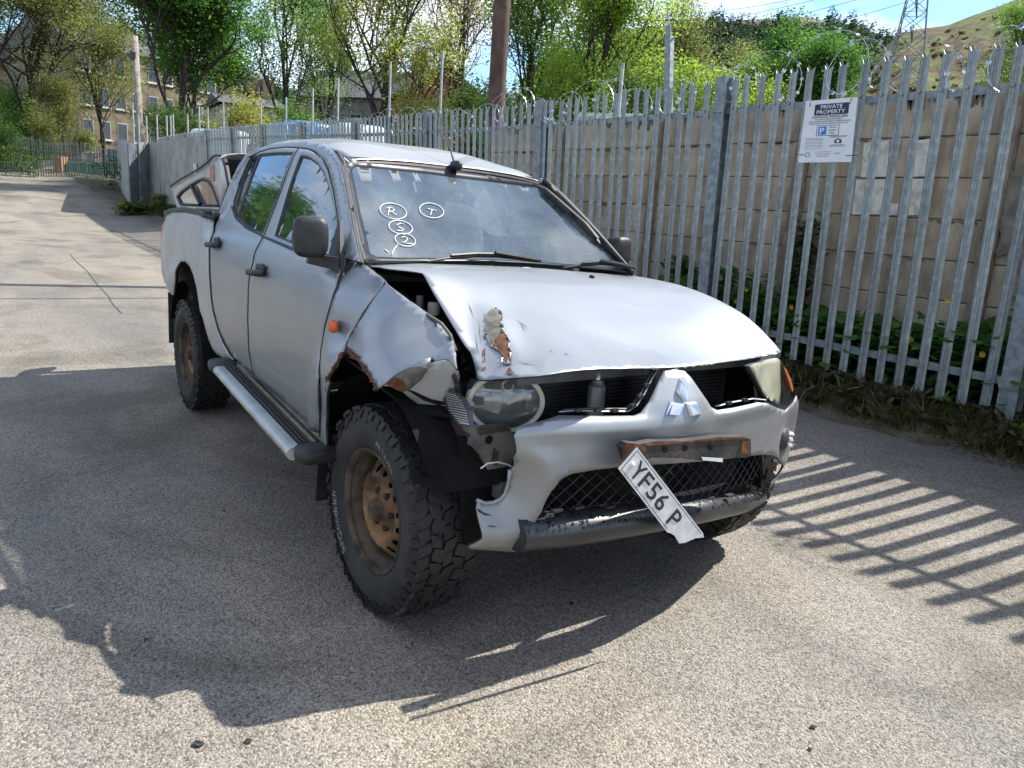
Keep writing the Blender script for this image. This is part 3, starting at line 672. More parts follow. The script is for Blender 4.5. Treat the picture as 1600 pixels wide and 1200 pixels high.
# rear door
door_r = [(465, 232), (445, 230.8), (420, 234), (404, 239), (388, 247), (374, 268), (362, 291), (352, 315), (344, 336), (341, 343), (336, 356), (331.5, 374), (329, 400), (329.5, 430), (331.5, 460), (335, 486), (342, 512), (351, 534), (362, 554), (378, 570), (394.5, 584), (389.5, 560), (387, 520), (386.5, 480), (388, 440), (394, 411), (409.5, 371), (438, 298)]
win_r = [(391, 246), (406, 240.5), (430, 238), (458.5, 238), (436, 303), (411, 366), (396, 359), (381, 351), (370, 342), (364, 328), (365, 312), (373, 286)]
doorR = panel('rear_door', SIDE, door_r, mpaint, truck, holes=[win_r], step=.028, edge=.014, thick=.02)
gl_r = [(406, 243), (430, 240.5), (455, 240.5), (433, 302), (409, 362), (394, 355.5), (381, 347), (372, 337), (383, 303)]
gl_q = [(393, 248), (402, 244.5), (387, 284), (376, 316), (369.5, 331), (369, 318), (378, 286)]
panel('window_seal', SIDE, win_r, mrub, doorR, holes=[gl_r, gl_q], step=.03, edge=.012, off=-.004, thick=.01)
panel('window', SIDE, gl_r, mglass, doorR, step=.05, edge=.02, off=-.008); panel('quarter_window', SIDE, gl_q, mglass, doorR, step=.05, edge=.02, off=-.009)
panel('window_sill_seal', SIDE, [(361, 322), (367, 340), (382, 355), (412, 372), (455, 391), (500, 408), (514, 413), (514, 409), (500, 402.5), (455, 385.5), (413, 368.5), (384, 352), (370, 338), (364, 322)], mrub, truck, step=.03, edge=.012, off=.003, thick=.006)
# roof rail and screen pillar in one, from the wing to the back of the cab
rail = [(534.5, 402), (563, 409.5), (557, 382), (548, 337), (540, 295), (532, 256), (521, 236), (507, 223.5), (494, 219), (478, 217.6), (455, 218.5), (430, 223), (402, 231.5), (385, 240.5), (372, 259), (360, 284), (350, 310), (341.5, 334), (344, 334), (353.5, 312), (363.5, 288), (375.5, 265), (389, 245), (404, 237), (420, 232), (445, 229), (467, 229.8), (481, 231.5), (492, 235.8), (506, 249), (514, 266), (522, 299), (529, 345), (533, 378)]
RAILS = Surf('y', lambda x, z: -flankY(x, z), tmin=1.4, tmax=8.)
panel('roof_rail', RAILS, rail, mpaint, truck, step=.025, edge=.010, thick=.02)
# drip channel line on the rail
# bed side
bed = [(263, 334), (270, 328.5), (290, 329), (310, 333), (334, 343), (333, 354), (328.5, 373), (326, 400), (326.5, 432), (328.5, 460), (332, 486), (339, 513), (348, 536), (359.5, 556), (365, 562), (361, 563), (347, 558.5), (338, 553), (332, 545), (323, 521), (313, 487), (307, 450), (302, 430), (296, 416), (289.5, 408.5), (282, 408.5), (277.5, 415), (274, 430), (272.5, 450), (272, 461), (268, 461), (262, 452), (257, 441), (252.5, 425), (251, 400), (252, 380), (256, 352), (259, 340)]
bedo = panel('bed_side', SIDE, bed, mdirty, truck, step=.03, edge=.014, thick=.02)
# rubber topped bed rail
tr = [(262, 334), (266, 327), (290, 323.5), (312, 328), (338, 337), (336, 344), (312, 335), (290, 330.5), (270, 331)]
panel('bed_rail', SIDE, tr, mblack, truck, step=.03, edge=.015, off=.012, thick=.03)
# sill below the doors
sill = [(364, 563), (378, 573), (396, 588.5), (414, 605), (440, 627), (470, 654), (498.5, 678), (498.5, 689), (470, 667), (440, 641), (414, 618), (390, 597), (366, 574)]
panel('sill', SIDE, sill, mpaint, truck, step=.03, edge=.015, thick=.04)
MB().prism([(-1.98, -.80, .56), (-.50, -.80, .47), (-.50, -.78, .36), (-2.0, -.78, .38)], (0, .06, 0)).put('inner_sill', mdark, truck)
# fuel cap mark, door gaps and key holes are geometry of their own
def handle(px_, py_, par):
    p = SIDE.hit(px_, py_); p2 = p+np.array([0, -.028, 0])
    mb = MB(); a = np.linspace(0, 1, 9)
    P = [p+np.array([.10-.20*t_, -.012-.030*math.sin(math.pi*t_)**.5, -.012*t_]) for t_ in a]
    mb.tube(P, [.016, .019, .019, .018, .018, .018, .019, .019, .014], 8, flat=.8)
    o = mb.put('door_handle', mblack, par, smooth='a')
    mb = MB(); mb.sbox(p+np.array([-.01, -.001, .004]), (.12, .012, .060), .7, 8); mb.put('handle_cup', mblack, par, smooth='a')
    mb = MB(); mb.sbox(p+np.array([.062, -.008, .016]), (.045, .022, .050), .8, 8); mb.put('lock_cap', mblack, par, smooth='a')
handle(407, 424, doorF); handle(339, 381, doorR)
pI = SIDE.hit(523, 510)
MB().sbox(pI+[0, -.006, 0], (.055, .03, .045), .75, 10).put('side_indicator', mamber, truck, smooth=True)

# ---- front wing, rear part: pushed in along a sharp crease
def S3(px_, py_, y): return tuple(at(px_, py_, 'y', y))
def onside(px_, py_, dy=0.): p = SIDE.hit(px_, py_); return (p[0], p[1]+dy, p[2])
cr = [(601, 440), (580, 470), (560, 501), (545, 526), (541, 536)]
crD = [S3(601, 440, -.775), S3(580, 470, -.80), S3(560, 501, -.828), S3(545, 526, -.848), S3(541, 536, -.856)]
wingA = Surf('y', pts=[onside(534, 405), onside(531, 428), onside(526, 448), onside(516, 478), onside(507, 512), onside(501, 548), onside(499, 590), onside(499, 675), onside(507, 640),
    S3(563, 411, -.735), S3(572, 415, -.715), S3(590, 430, -.755), S3(548, 470, -.842), S3(530, 520, -.868), S3(560, 440, -.80)]+crD+[onside(520, 560), onside(510, 600)], lam=.004)
wA = [(535.5, 404.5), (550, 408), (563, 411.5), (574, 415.5), (588, 427), (601, 440), (580, 470), (560, 501), (545, 526), (541, 536), (538, 550), (533, 556), (528, 560), (524, 570), (522, 577), (517, 583), (512, 590), (514, 600), (510.5, 615), (509.5, 640), (508.5, 668), (509, 700), (504, 698), (500.5, 690), (500, 640), (500, 590), (502, 548), (508, 513), (517, 479), (527, 449), (532, 429)]
panel('front_wing', wingA, wA, mpaint, truck, step=.02, edge=.008, thick=.012, label='creased rear half of the silver front wing')
wing = bpy.data.objects['front_wing']
# front part, bulged out and tilted up to the sky
wingB = Surf('y', pts=crD+[S3(601, 440, -.775), S3(628, 462, -.735), S3(655, 483, -.70), S3(680, 501, -.685), S3(700, 522, -.68), S3(711, 550, -.69), S3(714, 580, -.70),
    S3(562, 565, -.892), S3(577, 587, -.895), S3(589, 608, -.895), S3(604, 597, -.885), S3(620, 584, -.87), S3(640, 577, -.85), S3(660, 571, -.825), S3(680, 564, -.79), S3(697, 560, -.75),
    S3(620, 500, -.785), S3(640, 530, -.80), S3(600, 540, -.85), S3(670, 535, -.755), S3(580, 500, -.815)], lam=.012)
wB = [(602.5, 441), (620, 455), (640, 470), (660, 483.5), (676, 496), (688, 505), (700, 520), (708, 533), (712, 552), (714, 577), (708, 571), (702, 563), (696, 560.5), (688, 562), (680, 564.5), (676, 561), (674, 557), (670, 567), (666, 571), (655, 572), (640, 574), (630, 578), (618, 585), (606, 596), (596, 604), (590, 608), (586, 602), (578, 588), (572, 578), (563, 565), (553, 555), (546, 548), (541, 546), (542, 537), (546, 527), (561, 502), (581, 471)]
panel('wing_front', wingB, wB, mdent, wing, step=.018, edge=.007, thick=.006, label='bulged front half of the silver wing, edge rusted through')
# folded lip under it, turned towards the ground
wingC = Surf('y', pts=[S3(606, 598, -.88), S3(620, 586, -.865), S3(640, 578, -.845), S3(666, 572, -.815), S3(680, 566, -.785), S3(696, 563, -.75), S3(704, 566, -.72), S3(712, 577, -.70),
    S3(626, 610, -.84), S3(636, 613, -.83), S3(655, 631, -.78), S3(672, 640, -.75), S3(688, 645, -.73), S3(700, 625, -.70), S3(698, 600, -.71), S3(716, 600, -.68), S3(680, 600, -.76)], lam=.05)
wC = [(599, 603), (607, 597), (619, 586.5), (631, 579), (641, 575.5), (655, 573.5), (666, 572.5), (676, 566), (688, 563), (696, 561.5), (702, 564.5), (708, 572), (713, 579), (716, 598), (717, 615), (716, 628), (703, 636), (697, 645), (686, 645), (672, 641), (655, 632.5), (640, 622), (630, 613), (620, 607), (609, 604)]
panel('wing_lip', wingC, wC, mdirty, wing, step=.016, edge=.007, thick=.004, label='folded lower lip of the crushed wing')
# curled bare tongue of metal
tong = Surf('y', pts=[S3(604, 600, -.895), S3(620, 586, -.875), S3(650, 573, -.83), S3(670, 565, -.795), S3(674, 556, -.785), S3(630, 612, -.85), S3(655, 597, -.815), S3(668, 580, -.80)], lam=.0003)
panel('torn_metal_flap', tong, [(603, 600), (618, 585.5), (630, 578), (650, 572.5), (666, 570), (672, 563), (674.5, 556), (673.5, 566), (668, 580), (660, 592), (648, 602), (638, 611), (628, 612), (614, 603)], mprimer, wing, step=.012, edge=.006, thick=.002)
panel('rust_stain', tong, [(602, 600), (612, 593), (620, 590), (628, 592), (633, 600), (634, 609), (628, 612.5), (614, 606)], mrust, wing, step=.012, edge=.005, off=.002)
# rusted arch edge
re = MB()
L1 = [onside(x, y, .0) for x, y in ((509, 700), (509, 670), (510, 640), (510.5, 615), (514, 600), (512, 590), (517, 583), (524, 570), (531, 558))]
for x, y in ((538, 551), (546, 549), (554, 556), (563, 566), (571, 577), (578, 588), (584, 599), (589, 611)): p = wingB.hit(x, y); L1.append(tuple(p))
L1 = np.array(L1); Q = []
for a, b in zip(L1[:-1], L1[1:]):
    for j in range(5): Q.append(a+(b-a)*j/5+RNG.normal(0, .0022, 3))
re.tube(Q, [.004+.007*RNG.random() for _ in Q], 5)
re.put('rusted_arch_edge', mrust, wing, smooth=True)
# orange reflector stub on the front edge
panel('indicator_remnant', Surf('y', pts=[S3(709, 580, -.715), S3(717, 580, -.69), S3(714, 600, -.70), S3(719, 618, -.68), S3(710, 600, -.715)]), [(709, 581), (714, 579), (716, 590), (717.5, 604), (719, 619), (712.5, 607), (711.5, 596), (707.5, 590)], mamber, truck, step=.01, edge=.006, thick=.01, off=.004)

# ---- bonnet
def H3(px_, py_, ax, v): return tuple(at(px_, py_, ax, v))
hp = [(-.455, -.695, 1.192), (-.60, -.3, 1.195), (-.615, 0, 1.19), (-.60, .3, 1.19), (-.455, .69, 1.165), H3(660, 427, 'y', -.60), H3(697, 490, 'y', -.635), H3(725, 536, 'y', -.655), H3(742, 575, 'y', -.665), H3(746, 590, 'x', .37),
      H3(775, 592, 'x', .45), H3(812, 590, 'x', .525), H3(860, 584, 'x', .58), H3(925, 576, 'x', .61), H3(1015, 574, 'x', .595), H3(1090, 570, 'x', .55), H3(1165, 561, 'x', .485), (.40, .757, .952),
      (-.40, 0, 1.183), (0, 0, 1.098), (.38, 0, .995), (0, .4, 1.10), H3(1052, 444, 'y', .74), H3(1090, 457, 'y', .75), H3(1127, 474, 'y', .76), H3(1165, 496, 'y', .765), H3(1200, 528, 'y', .765), (.25, .4, 1.045), (.3, -.35, 1.035), (0, -.4, 1.098)]
# buckles: a raised fold above the rust patch and a hollow beside it

BON0 = Surf('z', pts=hp, lam=.006, tmin=1.4, tmax=5.5)
def bonz(x, y):
    z = BON0.f(x, y); x = np.asarray(x); y = np.asarray(y)
    # pressed-in dent with a raised fold running back from the damaged corner
    u = (y+.50)*.92+(x-.25)*.38; v = (x-.25)*.92-(y+.50)*.38
    return z+.014*np.exp(-(u/.05)**2)*np.exp(-(v/.30)**2)-.012*np.exp(-((u+.10)/.06)**2)*np.exp(-(v/.28)**2)+.004*np.sin(x*9+y*5)*np.exp(-((y+.55)/.2)**2)
BON = Surf('z', bonz) if True else Surf('z', pts=hp, lam=.003, tmin=1.4, tmax=5.5)
bon = [(573.5, 414.5), (600, 412.5), (650, 411.5), (700, 413), (760, 415), (830, 418), (900, 424), (988, 430), ('d', -.46, .70), ('d', -.40, .735), ('d', -.2, .765), ('d', 0, .78), ('d', .15, .785), ('d', .28, .78), ('d', .37, .77), ('d', .41, .755),
       (1214, 553), (1165, 561.5), (1130, 566), (1090, 570.5), (1050, 574), (1015, 575), (970, 576), (925, 577), (885, 581), (860, 585), (835, 588), (812, 590), (790, 591.5), (775, 592), (746, 591.5), (744, 582), (742, 572), (738.5, 560), (735, 550), (727, 541), (720, 530), (712, 516), (704, 503), (697, 491), (690, 479), (684, 469), (677, 457), (670, 444), (660, 427), (640, 424), (620, 422), (600, 420)]
bonnet = panel('bonnet', BON, bon, mdent, truck, step=.026, edge=.010, thick=.005, label='silver bonnet buckled on its left photo side, paint torn off to rust')
# torn paint: primer and rust showing, with lifted flakes
pat = [(764, 487), (771, 484), (778, 484), (785, 493), (784, 503), (782, 507), (788, 513), (785, 518), (790, 523), (794, 527), (798, 537), (794, 545), (800, 553), (797, 562), (799, 569), (790, 571), (784, 568), (787, 560), (782, 553), (778, 549), (770, 545), (765, 542), (762, 532), (757, 526), (760, 519), (757, 513), (760, 505), (757, 496)]
panel('bare_patch', BON, pat, mprimer, bonnet, step=.02, edge=.006, off=.0022, outward=(0, 0, 1))
ru = [(780, 526), (786, 522), (792, 527), (796, 533), (794, 543), (800, 552), (798, 562), (799, 570), (793, 571), (786, 568), (787, 560), (782, 552), (776, 548), (768, 543), (767, 539), (776, 537), (774, 531)]
panel('rust_patch', BON, ru, mrust, bonnet, step=.012, edge=.005, off=.0042, outward=(0, 0, 1))
for L in ([(756, 546), (758, 545), (758.5, 556), (757, 560), (755, 554)], [(756, 562), (759, 561), (758, 566), (755, 566)], [(751, 578), (758, 574), (760, 577), (753, 580)], [(756, 523), (761, 522), (762, 527), (757, 529)], [(795, 577), (798, 576), (801, 582), (806, 585), (797, 586), (791, 584)]):
    panel('rust_spot', BON, L, mrust, bonnet, step=.01, edge=.004, off=.0045, outward=(0, 0, 1))
mflake = pm('lifted paint flake', (.62, .65, .68), (.5, .52, .55), 30, .4, metal=.2)
fl = MB()
for i in range(0, len(pat)):
    a, b = np.array(pat[i]), np.array(pat[(i+1) % len(pat)]); c = np.array([778, 528]); m_ = (a+b)/2+RNG.normal(0, 1.0, 2)
    tipx = m_+(m_-c)/np.linalg.norm(m_-c)*-2.2
    P = [BON.hit(*a)+[0, 0, .003], BON.hit(*b)+[0, 0, .003], BON.hit(*tipx)+[0, 0, .008+.008*RNG.random()]]
    fl.poly(P)
fl.put('paint_flake', mflake, bonnet)
for (a, b) in (((806, 500), (828, 516)), ((812, 506), (822, 520)), ((748, 500), (752, 540)), ((742, 520), (749, 560)), ((806, 562), (840, 572)), ((730, 470), (741, 500)), ((858, 548), (864, 552)), ((880, 552), (890, 556))):
    a, b = np.array(a, float), np.array(b, float); d_ = (b-a)/np.linalg.norm(b-a); nn_ = np.array([-d_[1], d_[0]]); m_ = (a+b)/2+nn_*RNG.normal(0, 1.5)
    MB().poly([BON.hit(*q)+[0, 0, .0025] for q in (a, m_-nn_*.5, b, m_+nn_*.5)]).put('scratch', mprimer, bonnet)
# washer jet
MB().sbox(BON.hit(925, 434)+[0, 0, .006], (.03, .02, .014), .7, 6).put('washer_jet', mblack, bonnet, smooth=True)

# ---- roof
rfp = [(-1.03, -.53, 1.607), (-1.03, .53, 1.592), (-1.137, 0, 1.632), (-1.09, -.3, 1.625), (-1.09, .3, 1.618), (-1.5, 0, 1.722), (-1.9, 0, 1.752), (-2.3, 0, 1.742), (-2.55, 0, 1.700), (-1.5, -.42, 1.706), (-1.9, -.42, 1.732), (-2.3, -.42, 1.718), (-1.5, .42, 1.706), (-1.9, .42, 1.732), (-2.3, .42, 1.718), (-1.5, -.535, 1.665), (-1.9, -.545, 1.685), (-2.3, -.54, 1.67), (-1.5, .535, 1.665), (-1.9, .545, 1.685), (-2.3, .54, 1.67), (-2.55, -.5, 1.64), (-2.55, .5, 1.64), (-1.2, -.50, 1.65), (-1.2, .50, 1.645)]
ROOF = Surf('z', pts=rfp, lam=.0003)
a = np.linspace(-.53, .53, 13)
front_edge = [('d', -1.137+.107*(abs(t_)/.53)**2.2, t_) for t_ in a]
ro = front_edge+[('d', -1.2, .515), ('d', -1.5, .545), ('d', -1.9, .555), ('d', -2.3, .55), ('d', -2.5, .53), ('d', -2.56, .47), ('d', -2.58, 0), ('d', -2.56, -.47), ('d', -2.5, -.53), ('d', -2.3, -.55), ('d', -1.9, -.555), ('d', -1.5, -.545), ('d', -1.2, -.515)]
roof = panel('roof', ROOF, ro, mpaint, truck, step=.05, edge=.025, thick=.006)
MB().tube([ROOF.lift(np.array([[q[1]+.006, q[2]]]))[0]-[0, 0, .016] for q in front_edge], .011, 6).put('roof_seal', mrub, roof)
# antenna
pa = at(711, 262, 'y', .40); pa = ROOF.lift(np.array([[pa[0]+.02, .40]]))[0]
pa = None
for yy in np.linspace(.1, .6, 51):
    q = ROOF.lift(np.array([[0., yy]]))
best = min(((np.hypot(*(pr(ROOF.lift(np.array([[xx, yy]]))[0])-np.array([713, 262]))), xx, yy) for xx in np.linspace(-1.9, -1.1, 41) for yy in np.linspace(-.2, .5, 36)))
pa = ROOF.lift(np.array([[best[1], best[2]]]))[0]
ant = MB().sbox(pa+[-.0, 0, .012], (.085, .045, .05), .7, 8).put('aerial_base', mblack, roof, smooth=True)
tipA = at(683, 168, 'x', pa[0]-.35); MB().tube([pa+[0, 0, .02], pa*.9+tipA*.1, pa*.7+tipA*.3, tipA], [.009, .006, .0035, .0028], 6).put('aerial', mblack, roof)

# ---- windscreen
WS = Surf('x', pts=[(-.455, -.69, 1.192), (-.455, .69, 1.168), (-.615, 0, 1.178), (-.575, -.35, 1.182), (-.575, .35, 1.176), (-1.03, -.53, 1.605), (-1.03, .53, 1.590), (-1.137, 0, 1.628), (-1.11, -.28, 1.62), (-1.11, .28, 1.612), (-.86, 0, 1.41), (-.735, -.615, 1.40), (-.735, .615, 1.385)], lam=.0001, tmin=1.6, tmax=7)
wso = [(568, 409.5), (560, 381), (551, 337), (543, 295), (535, 254), (539, 244), (600, 248), (660, 254.5), (707, 260.5), (760, 267), (800, 272), (848, 279), (868, 304), (900, 334), (930, 365), (960, 399), (986, 427.5), (960, 423), (900, 418), (830, 412), (760, 409), (690, 409), (630, 409.5)]
wsi = [(579, 396), (573, 372), (563, 330), (554, 285), (550, 266), (556, 260.5), (600, 264.5), (660, 271), (707, 277), (760, 283.5), (800, 288.5), (842, 294), (866, 313), (895, 341), (924, 371), (950, 400), (962, 415), (955, 417.5), (900, 413.5), (830, 408), (760, 404.5), (690, 403), (630, 402.5), (590, 401)]
mfrit = pm('grey black screen border', (.012, .013, .015), (.022, .023, .027), 40, .35, spec=.4)
wsc = panel('windscreen', WS, wso, mfrit, truck, holes=[wsi], step=.05, edge=.02, thick=.006, label='dusty rain spotted windscreen with chalk letters')
panel('glass_pane', WS, wsi, mwind, wsc, step=.06, edge=.02)
# black trim on the far pillar and grey trim by the near pillar
panel('pillar_trim', WS, [(847, 284), (856, 288), (880, 310), (910, 341), (940, 374), (970, 409), (989, 430), (984, 428), (960, 402), (930, 369), (900, 338), (868, 307)], mrub, truck, step=.03, edge=.015, off=.024, thick=.03)
panel('pillar_trim', WS, [(573, 412), (566, 410.5), (558, 381), (549, 337), (541, 295), (534, 256), (524, 238), (527, 238), (538, 252), (546, 295), (554, 337), (563, 381)], mgreyp, truck, step=.03, edge=.015, off=.010, thick=.012)
# chalk marks on the glass
mchalk = pm('white chalk ink', (.78, .80, .80), (.6, .63, .63), 60, .8)
ck = MB()
def Z2(x, y): return (520+x/3.2, 220+y/3.2)
def stroke(L, w=.75):
    P = [WS.hit(*q)+np.array([.003, 0, .003]) for q in L]; ck.tube(P, .0021*w+.0006, 5)
def ell(cx, cy, rx, ry, t_, a0=0, a1=370):
    L = []
    for a in np.linspace(R_(a0), R_(a1), 26):
        x, y = rx*math.cos(a), ry*math.sin(a); L.append(Z2(cx+x*math.cos(t_)-y*math.sin(t_), cy+x*math.sin(t_)+y*math.cos(t_)))
    stroke(L)
ell(300, 355, 68, 38, .22, -60, 305); ell(337, 436, 60, 33, .2, -80, 290); ell(360, 499, 52, 31, .22, -70, 300); ell(492, 352, 61, 36, .2, -100, 268)
for L in ([(282, 338), (274, 375)], [(268, 340), (290, 335), (306, 345), (298, 356), (276, 358)], [(290, 358), (318, 374)], [(472, 342), (516, 352)], [(496, 346), (486, 374)],
          [(356, 420), (338, 415), (318, 424), (330, 436), (350, 444), (346, 454), (320, 450)], [(342, 486), (358, 482), (372, 492), (364, 506), (344, 512), (372, 516), (398, 518)], [(322, 524), (304, 545), (294, 570)], [(258, 546), (276, 559)]):
    stroke([Z2(*q) for q in L])
ck.put('chalk_mark', mchalk, wsc)
# wipers and the scuttle panel below the glass
scut = Surf('z', pts=[(-.45, -.68, 1.18), (-.45, .68, 1.155), (-.62, 0, 1.172), (-.52, 0, 1.165), (-.50, -.4, 1.175), (-.40, -.4, 1.16), (-.42, .3, 1.16), (-.62, -.3, 1.178), (-.62, .3, 1.17)], lam=.001)
panel('scuttle_panel', scut, [('d', -.43, -.69), ('d', -.57, -.4), ('d', -.60, -.15), ('d', -.61, 0), ('d', -.60, .15), ('d', -.57, .4), ('d', -.43, .69), ('d', -.36, .6), ('d', -.36, -.6)], mblack, truck, step=.05, thick=.01, off=.006)
def wiper(L, arm, nm='wiper'):
    P = [WS.hit(*q)+np.array([.018, 0, .016]) for q in L]
    w = MB(); w.tube(P, [.004]+[.009]*(len(P)-2)+[.004], 6); w.tube([p+np.array([.006, 0, .010]) for p in P[1:-1]], .006, 5)
    A = [WS.hit(*q)+np.array([.03, 0, .03]) for q in arm]; w.tube(A, [.012]+[.010]*(len(A)-1), 6); w.put(nm, mblack, truck)
wiper([(664, 413.5), (700, 407.5), (740, 404.5), (775, 405), (810, 409), (835, 414)], [(838, 416), (800, 409.5), (768, 404)])
wiper([(876, 423.5), (905, 418.5), (935, 416.5), (960, 419), (980, 424)], [(985, 427), (960, 421), (932, 416)])
dash = MB().sbox((-.98, 0, 1.08), (.62, 1.3, .26), .35, 12); dash.sbox((-1.02, -.36, 1.20), (.24, .40, .12), .6, 8); dash.put('dashboard', mint, truck, smooth='a')
st = MB(); a = np.linspace(0, 2*np.pi, 30); st.tube([(-1.24+.06*math.sin(t_), -.36+.185*math.cos(t_), 1.20+.175*math.sin(t_)) for t_ in a], .015, 6); st.box((-1.24, -.36, 1.19), (.05, .16, .10)); st.box((-1.24, -.36, 1.2), (.02, .34, .03)); st.put('steering_wheel', mint, truck, smooth='a')
for yy in (-.37, .37):
    s_ = MB(); s_.sbox((-1.72, yy, 1.13), (.17, .50, .66), .5, 10, M3=[[.98, 0, -.17], [0, 1, 0], [.17, 0, .98]]); s_.sbox((-1.50, yy, .84), (.52, .50, .16), .5, 8)
    s_.sbox((-1.80, yy, 1.50), (.10, .26, .19), .65, 8, M3=[[.98, 0, -.17], [0, 1, 0], [.17, 0, .98]]); s_.put('front_seat', mseat, truck, smooth=True)
s_ = MB(); s_.sbox((-2.38, 0, 1.12), (.16, 1.2, .62), .4, 8); s_.sbox((-2.2, 0, .85), (.45, 1.2, .14), .4, 8)
s_.put('rear_seat', mseat, truck, smooth=True)
pap = MB(); pts_ = [WS.hit(*Z2(*q))+np.array([-.06, 0, -.035]) for q in ((600, 505), (690, 478), (755, 552), (690, 520))]; pap.prism(pts_, (-.002, 0, -.001)); pap.put('paper', mchalk, truck)
MB().sbox((-1.13, .02, 1.535), (.03, .24, .07), .5, 8).put('rear_view_mirror', mint, truck, smooth=True)
# ---- front bumper skin with its openings
def bumpX(y, z):
    y = np.asarray(y, float); z = np.asarray(z, float); a = np.abs(y)
    x = .655-.13*(a/.7)**2-5*np.clip(a-.84, 0, .3)**2
    x = x-np.interp(z, [.30, .38, .48, .60, .72, .80, .86, .95, 1.0], [.10, .055, .015, .0, .0, .012, .035, .085, .11])
    x = x+.020*np.exp(-((z-.80)/.03)**2)*np.clip(a-.12, 0, .1)*8*(a < .75)   # shoulder crease
    x = x+.030*np.exp(-(a/.14)**2)*np.clip((z-.70)/.1, 0, 1)                    # raised centre
    # round recess of the fog lamp, near corner
    d = np.hypot(y+.655, (z-.60)*1.05); x = x-.085*np.clip(1-d/.15, 0, 1)**1.2+.012*np.exp(-((d-.16)/.03)**2)
    d = np.hypot(y-.755, (z-.60)*.8); x = x-.035*np.clip(1-d/.12, 0, 1)
    return x
BMP = Surf('x', bumpX, tmin=1.2, tmax=4.5)
bo = [(807, 671), (821, 664), (853, 655.5), (874, 648.5), (937, 650), (989, 649.5), (1001, 645), (1014, 627.5), (1023, 608), (1030, 592), (1037, 580), (1053, 577), (1070, 580), (1080, 590), (1089, 603), (1100, 619), (1111, 636), (1121, 641), (1150, 636), (1183, 628.5), (1198, 630), (1210, 636), (1227, 641.5), (1240, 629), (1245, 618),
      ('d', .885, .70), ('d', .89, .64), ('d', .888, .57), ('d', .88, .51), ('d', .855, .455), ('d', .80, .415), ('d', .75, .395), (1219, 776), (1228, 766), (1229, 750), (1224, 727), (1215, 715), (1206, 711), (1192, 710.5), (1170, 712), (1140, 716), (1080, 722), (1017.5, 726), (972, 729.5), (930, 734), (895, 740), (874, 750.5), (861, 768), (846, 800), (835, 817), (822, 842), (811, 863), (770, 860.5), (735, 858.5), (731, 854), (742, 849), (753, 842), (751, 825), (746, 806), (744, 793), (747, 781.5), (758, 786), (772, 785.5), (783, 780), (790, 771), (795, 752), (797, 735), (803, 727), (802, 715), (807, 706), (806, 694), (803, 680)]
bumper = panel('front_bumper', BMP, bo, mpaint, truck, step=.022, edge=.009, thick=.008, label='silver front bumper torn away at one corner')
for L in ([(745, 794), (756, 801), (770, 806), (757, 805), (746, 799)], [(760, 822), (768, 821), (778, 824), (768, 823.5)]): panel('crack', BMP, L, mrub, bumper, step=.01, edge=.004, off=.0025)
# thick returned edge of the fog lamp recess
ring = [BMP.hit(*q) for q in ((746, 782), (758, 787), (772, 786), (784, 780), (791, 771), (796, 752), (798, 735))]
MB().tube([p+np.array([-.004, 0, 0]) for p in ring], .007, 6).put('recess_edge', mpaint, bumper, smooth=True)
# smooth dark lip below
mlip = pm('rain spotted dark bumper plastic', (.02, .021, .023), (.034, .036, .038), 5, .34, p=(.4, .6), bump=.0)
lp = MB(); lc = [(812, 836), (840, 832), (900, 826), (1000, 812), (1100, 797), (1160, 787), (1200, 778), (1219, 771)]; lc = np.array([BMP.hit(*q) for q in lc])+np.array([-.03, 0, 0]); yy = np.linspace(lc[0, 1], lc[-1, 1], 26)
P = np.stack([np.interp(yy, lc[:, 1], lc[:, 0]), yy, np.interp(yy, lc[:, 1], lc[:, 2])], 1); rad = np.interp(yy, [lc[0, 1], -.4, 0, .45, .6, lc[-1, 1]], [.056, .060, .054, .046, .040, .026]); V = []; n = 16
for p, r in zip(P, rad):
    for k in range(n):
        a = 2*math.pi*k/n; V.append(p+np.array([math.cos(a)*r*1.25, 0, math.sin(a)*r*(1.15 if math.sin(a) < 0 else .85)]))
F = [(i*n+j, i*n+(j+1) % n, (i+1)*n+(j+1) % n, (i+1)*n+j) for i in range(len(P)-1) for j in range(n)]+[tuple(range(n)), tuple(reversed(range((len(P)-1)*n, len(P)*n)))]
lp.add(V, F).put('lower_lip', mlip, truck, smooth='a', label='smooth dark grey lower bumper lip')
mdrop = pm('dark wet spots', (.012, .013, .014), None, rough=.12)
dr = MB()
for i in range(330):
    j = RNG.integers(0, len(P)-1); t_ = RNG.random(); p = P[j]*(1-t_)+P[j+1]*t_; r = rad[j]*(1-t_)+rad[j+1]*t_; a = R_(20+70*RNG.random()); q = p+np.array([math.cos(a)*r*1.25, 0, math.sin(a)*r*.85]); nrm = np.array([math.cos(a), 0, math.sin(a)*1.2]); nrm /= np.linalg.norm(nrm)
    u = np.array([0, 1., 0]); w = np.cross(nrm, u); s_ = .002+.0025*RNG.random()
    dr.poly([q+nrm*.0015+u*math.cos(b)*s_+w*math.sin(b)*s_*1.4 for b in np.linspace(0, 2*np.pi, 6, endpoint=False)])
dr.put('rain_spot', mdrop, truck, kind='stuff')
MB().prism([(.46, -.56, .42), (.46, .50, .44), (.49, .50, .72), (.49, -.56, .72)], (-.02, 0, 0)).put('intake_backing', mdark, truck)  # dark sheet added so the lower opening looks black inside
MB().prism([(-.2, -.45, .44), (-.2, .62, .44), (.50, .58, .44), (.50, -.45, .44)], (0, 0, .01)).put('ground_light_screen', mdark, truck)  # plate added to hide sunlit ground behind the lower opening
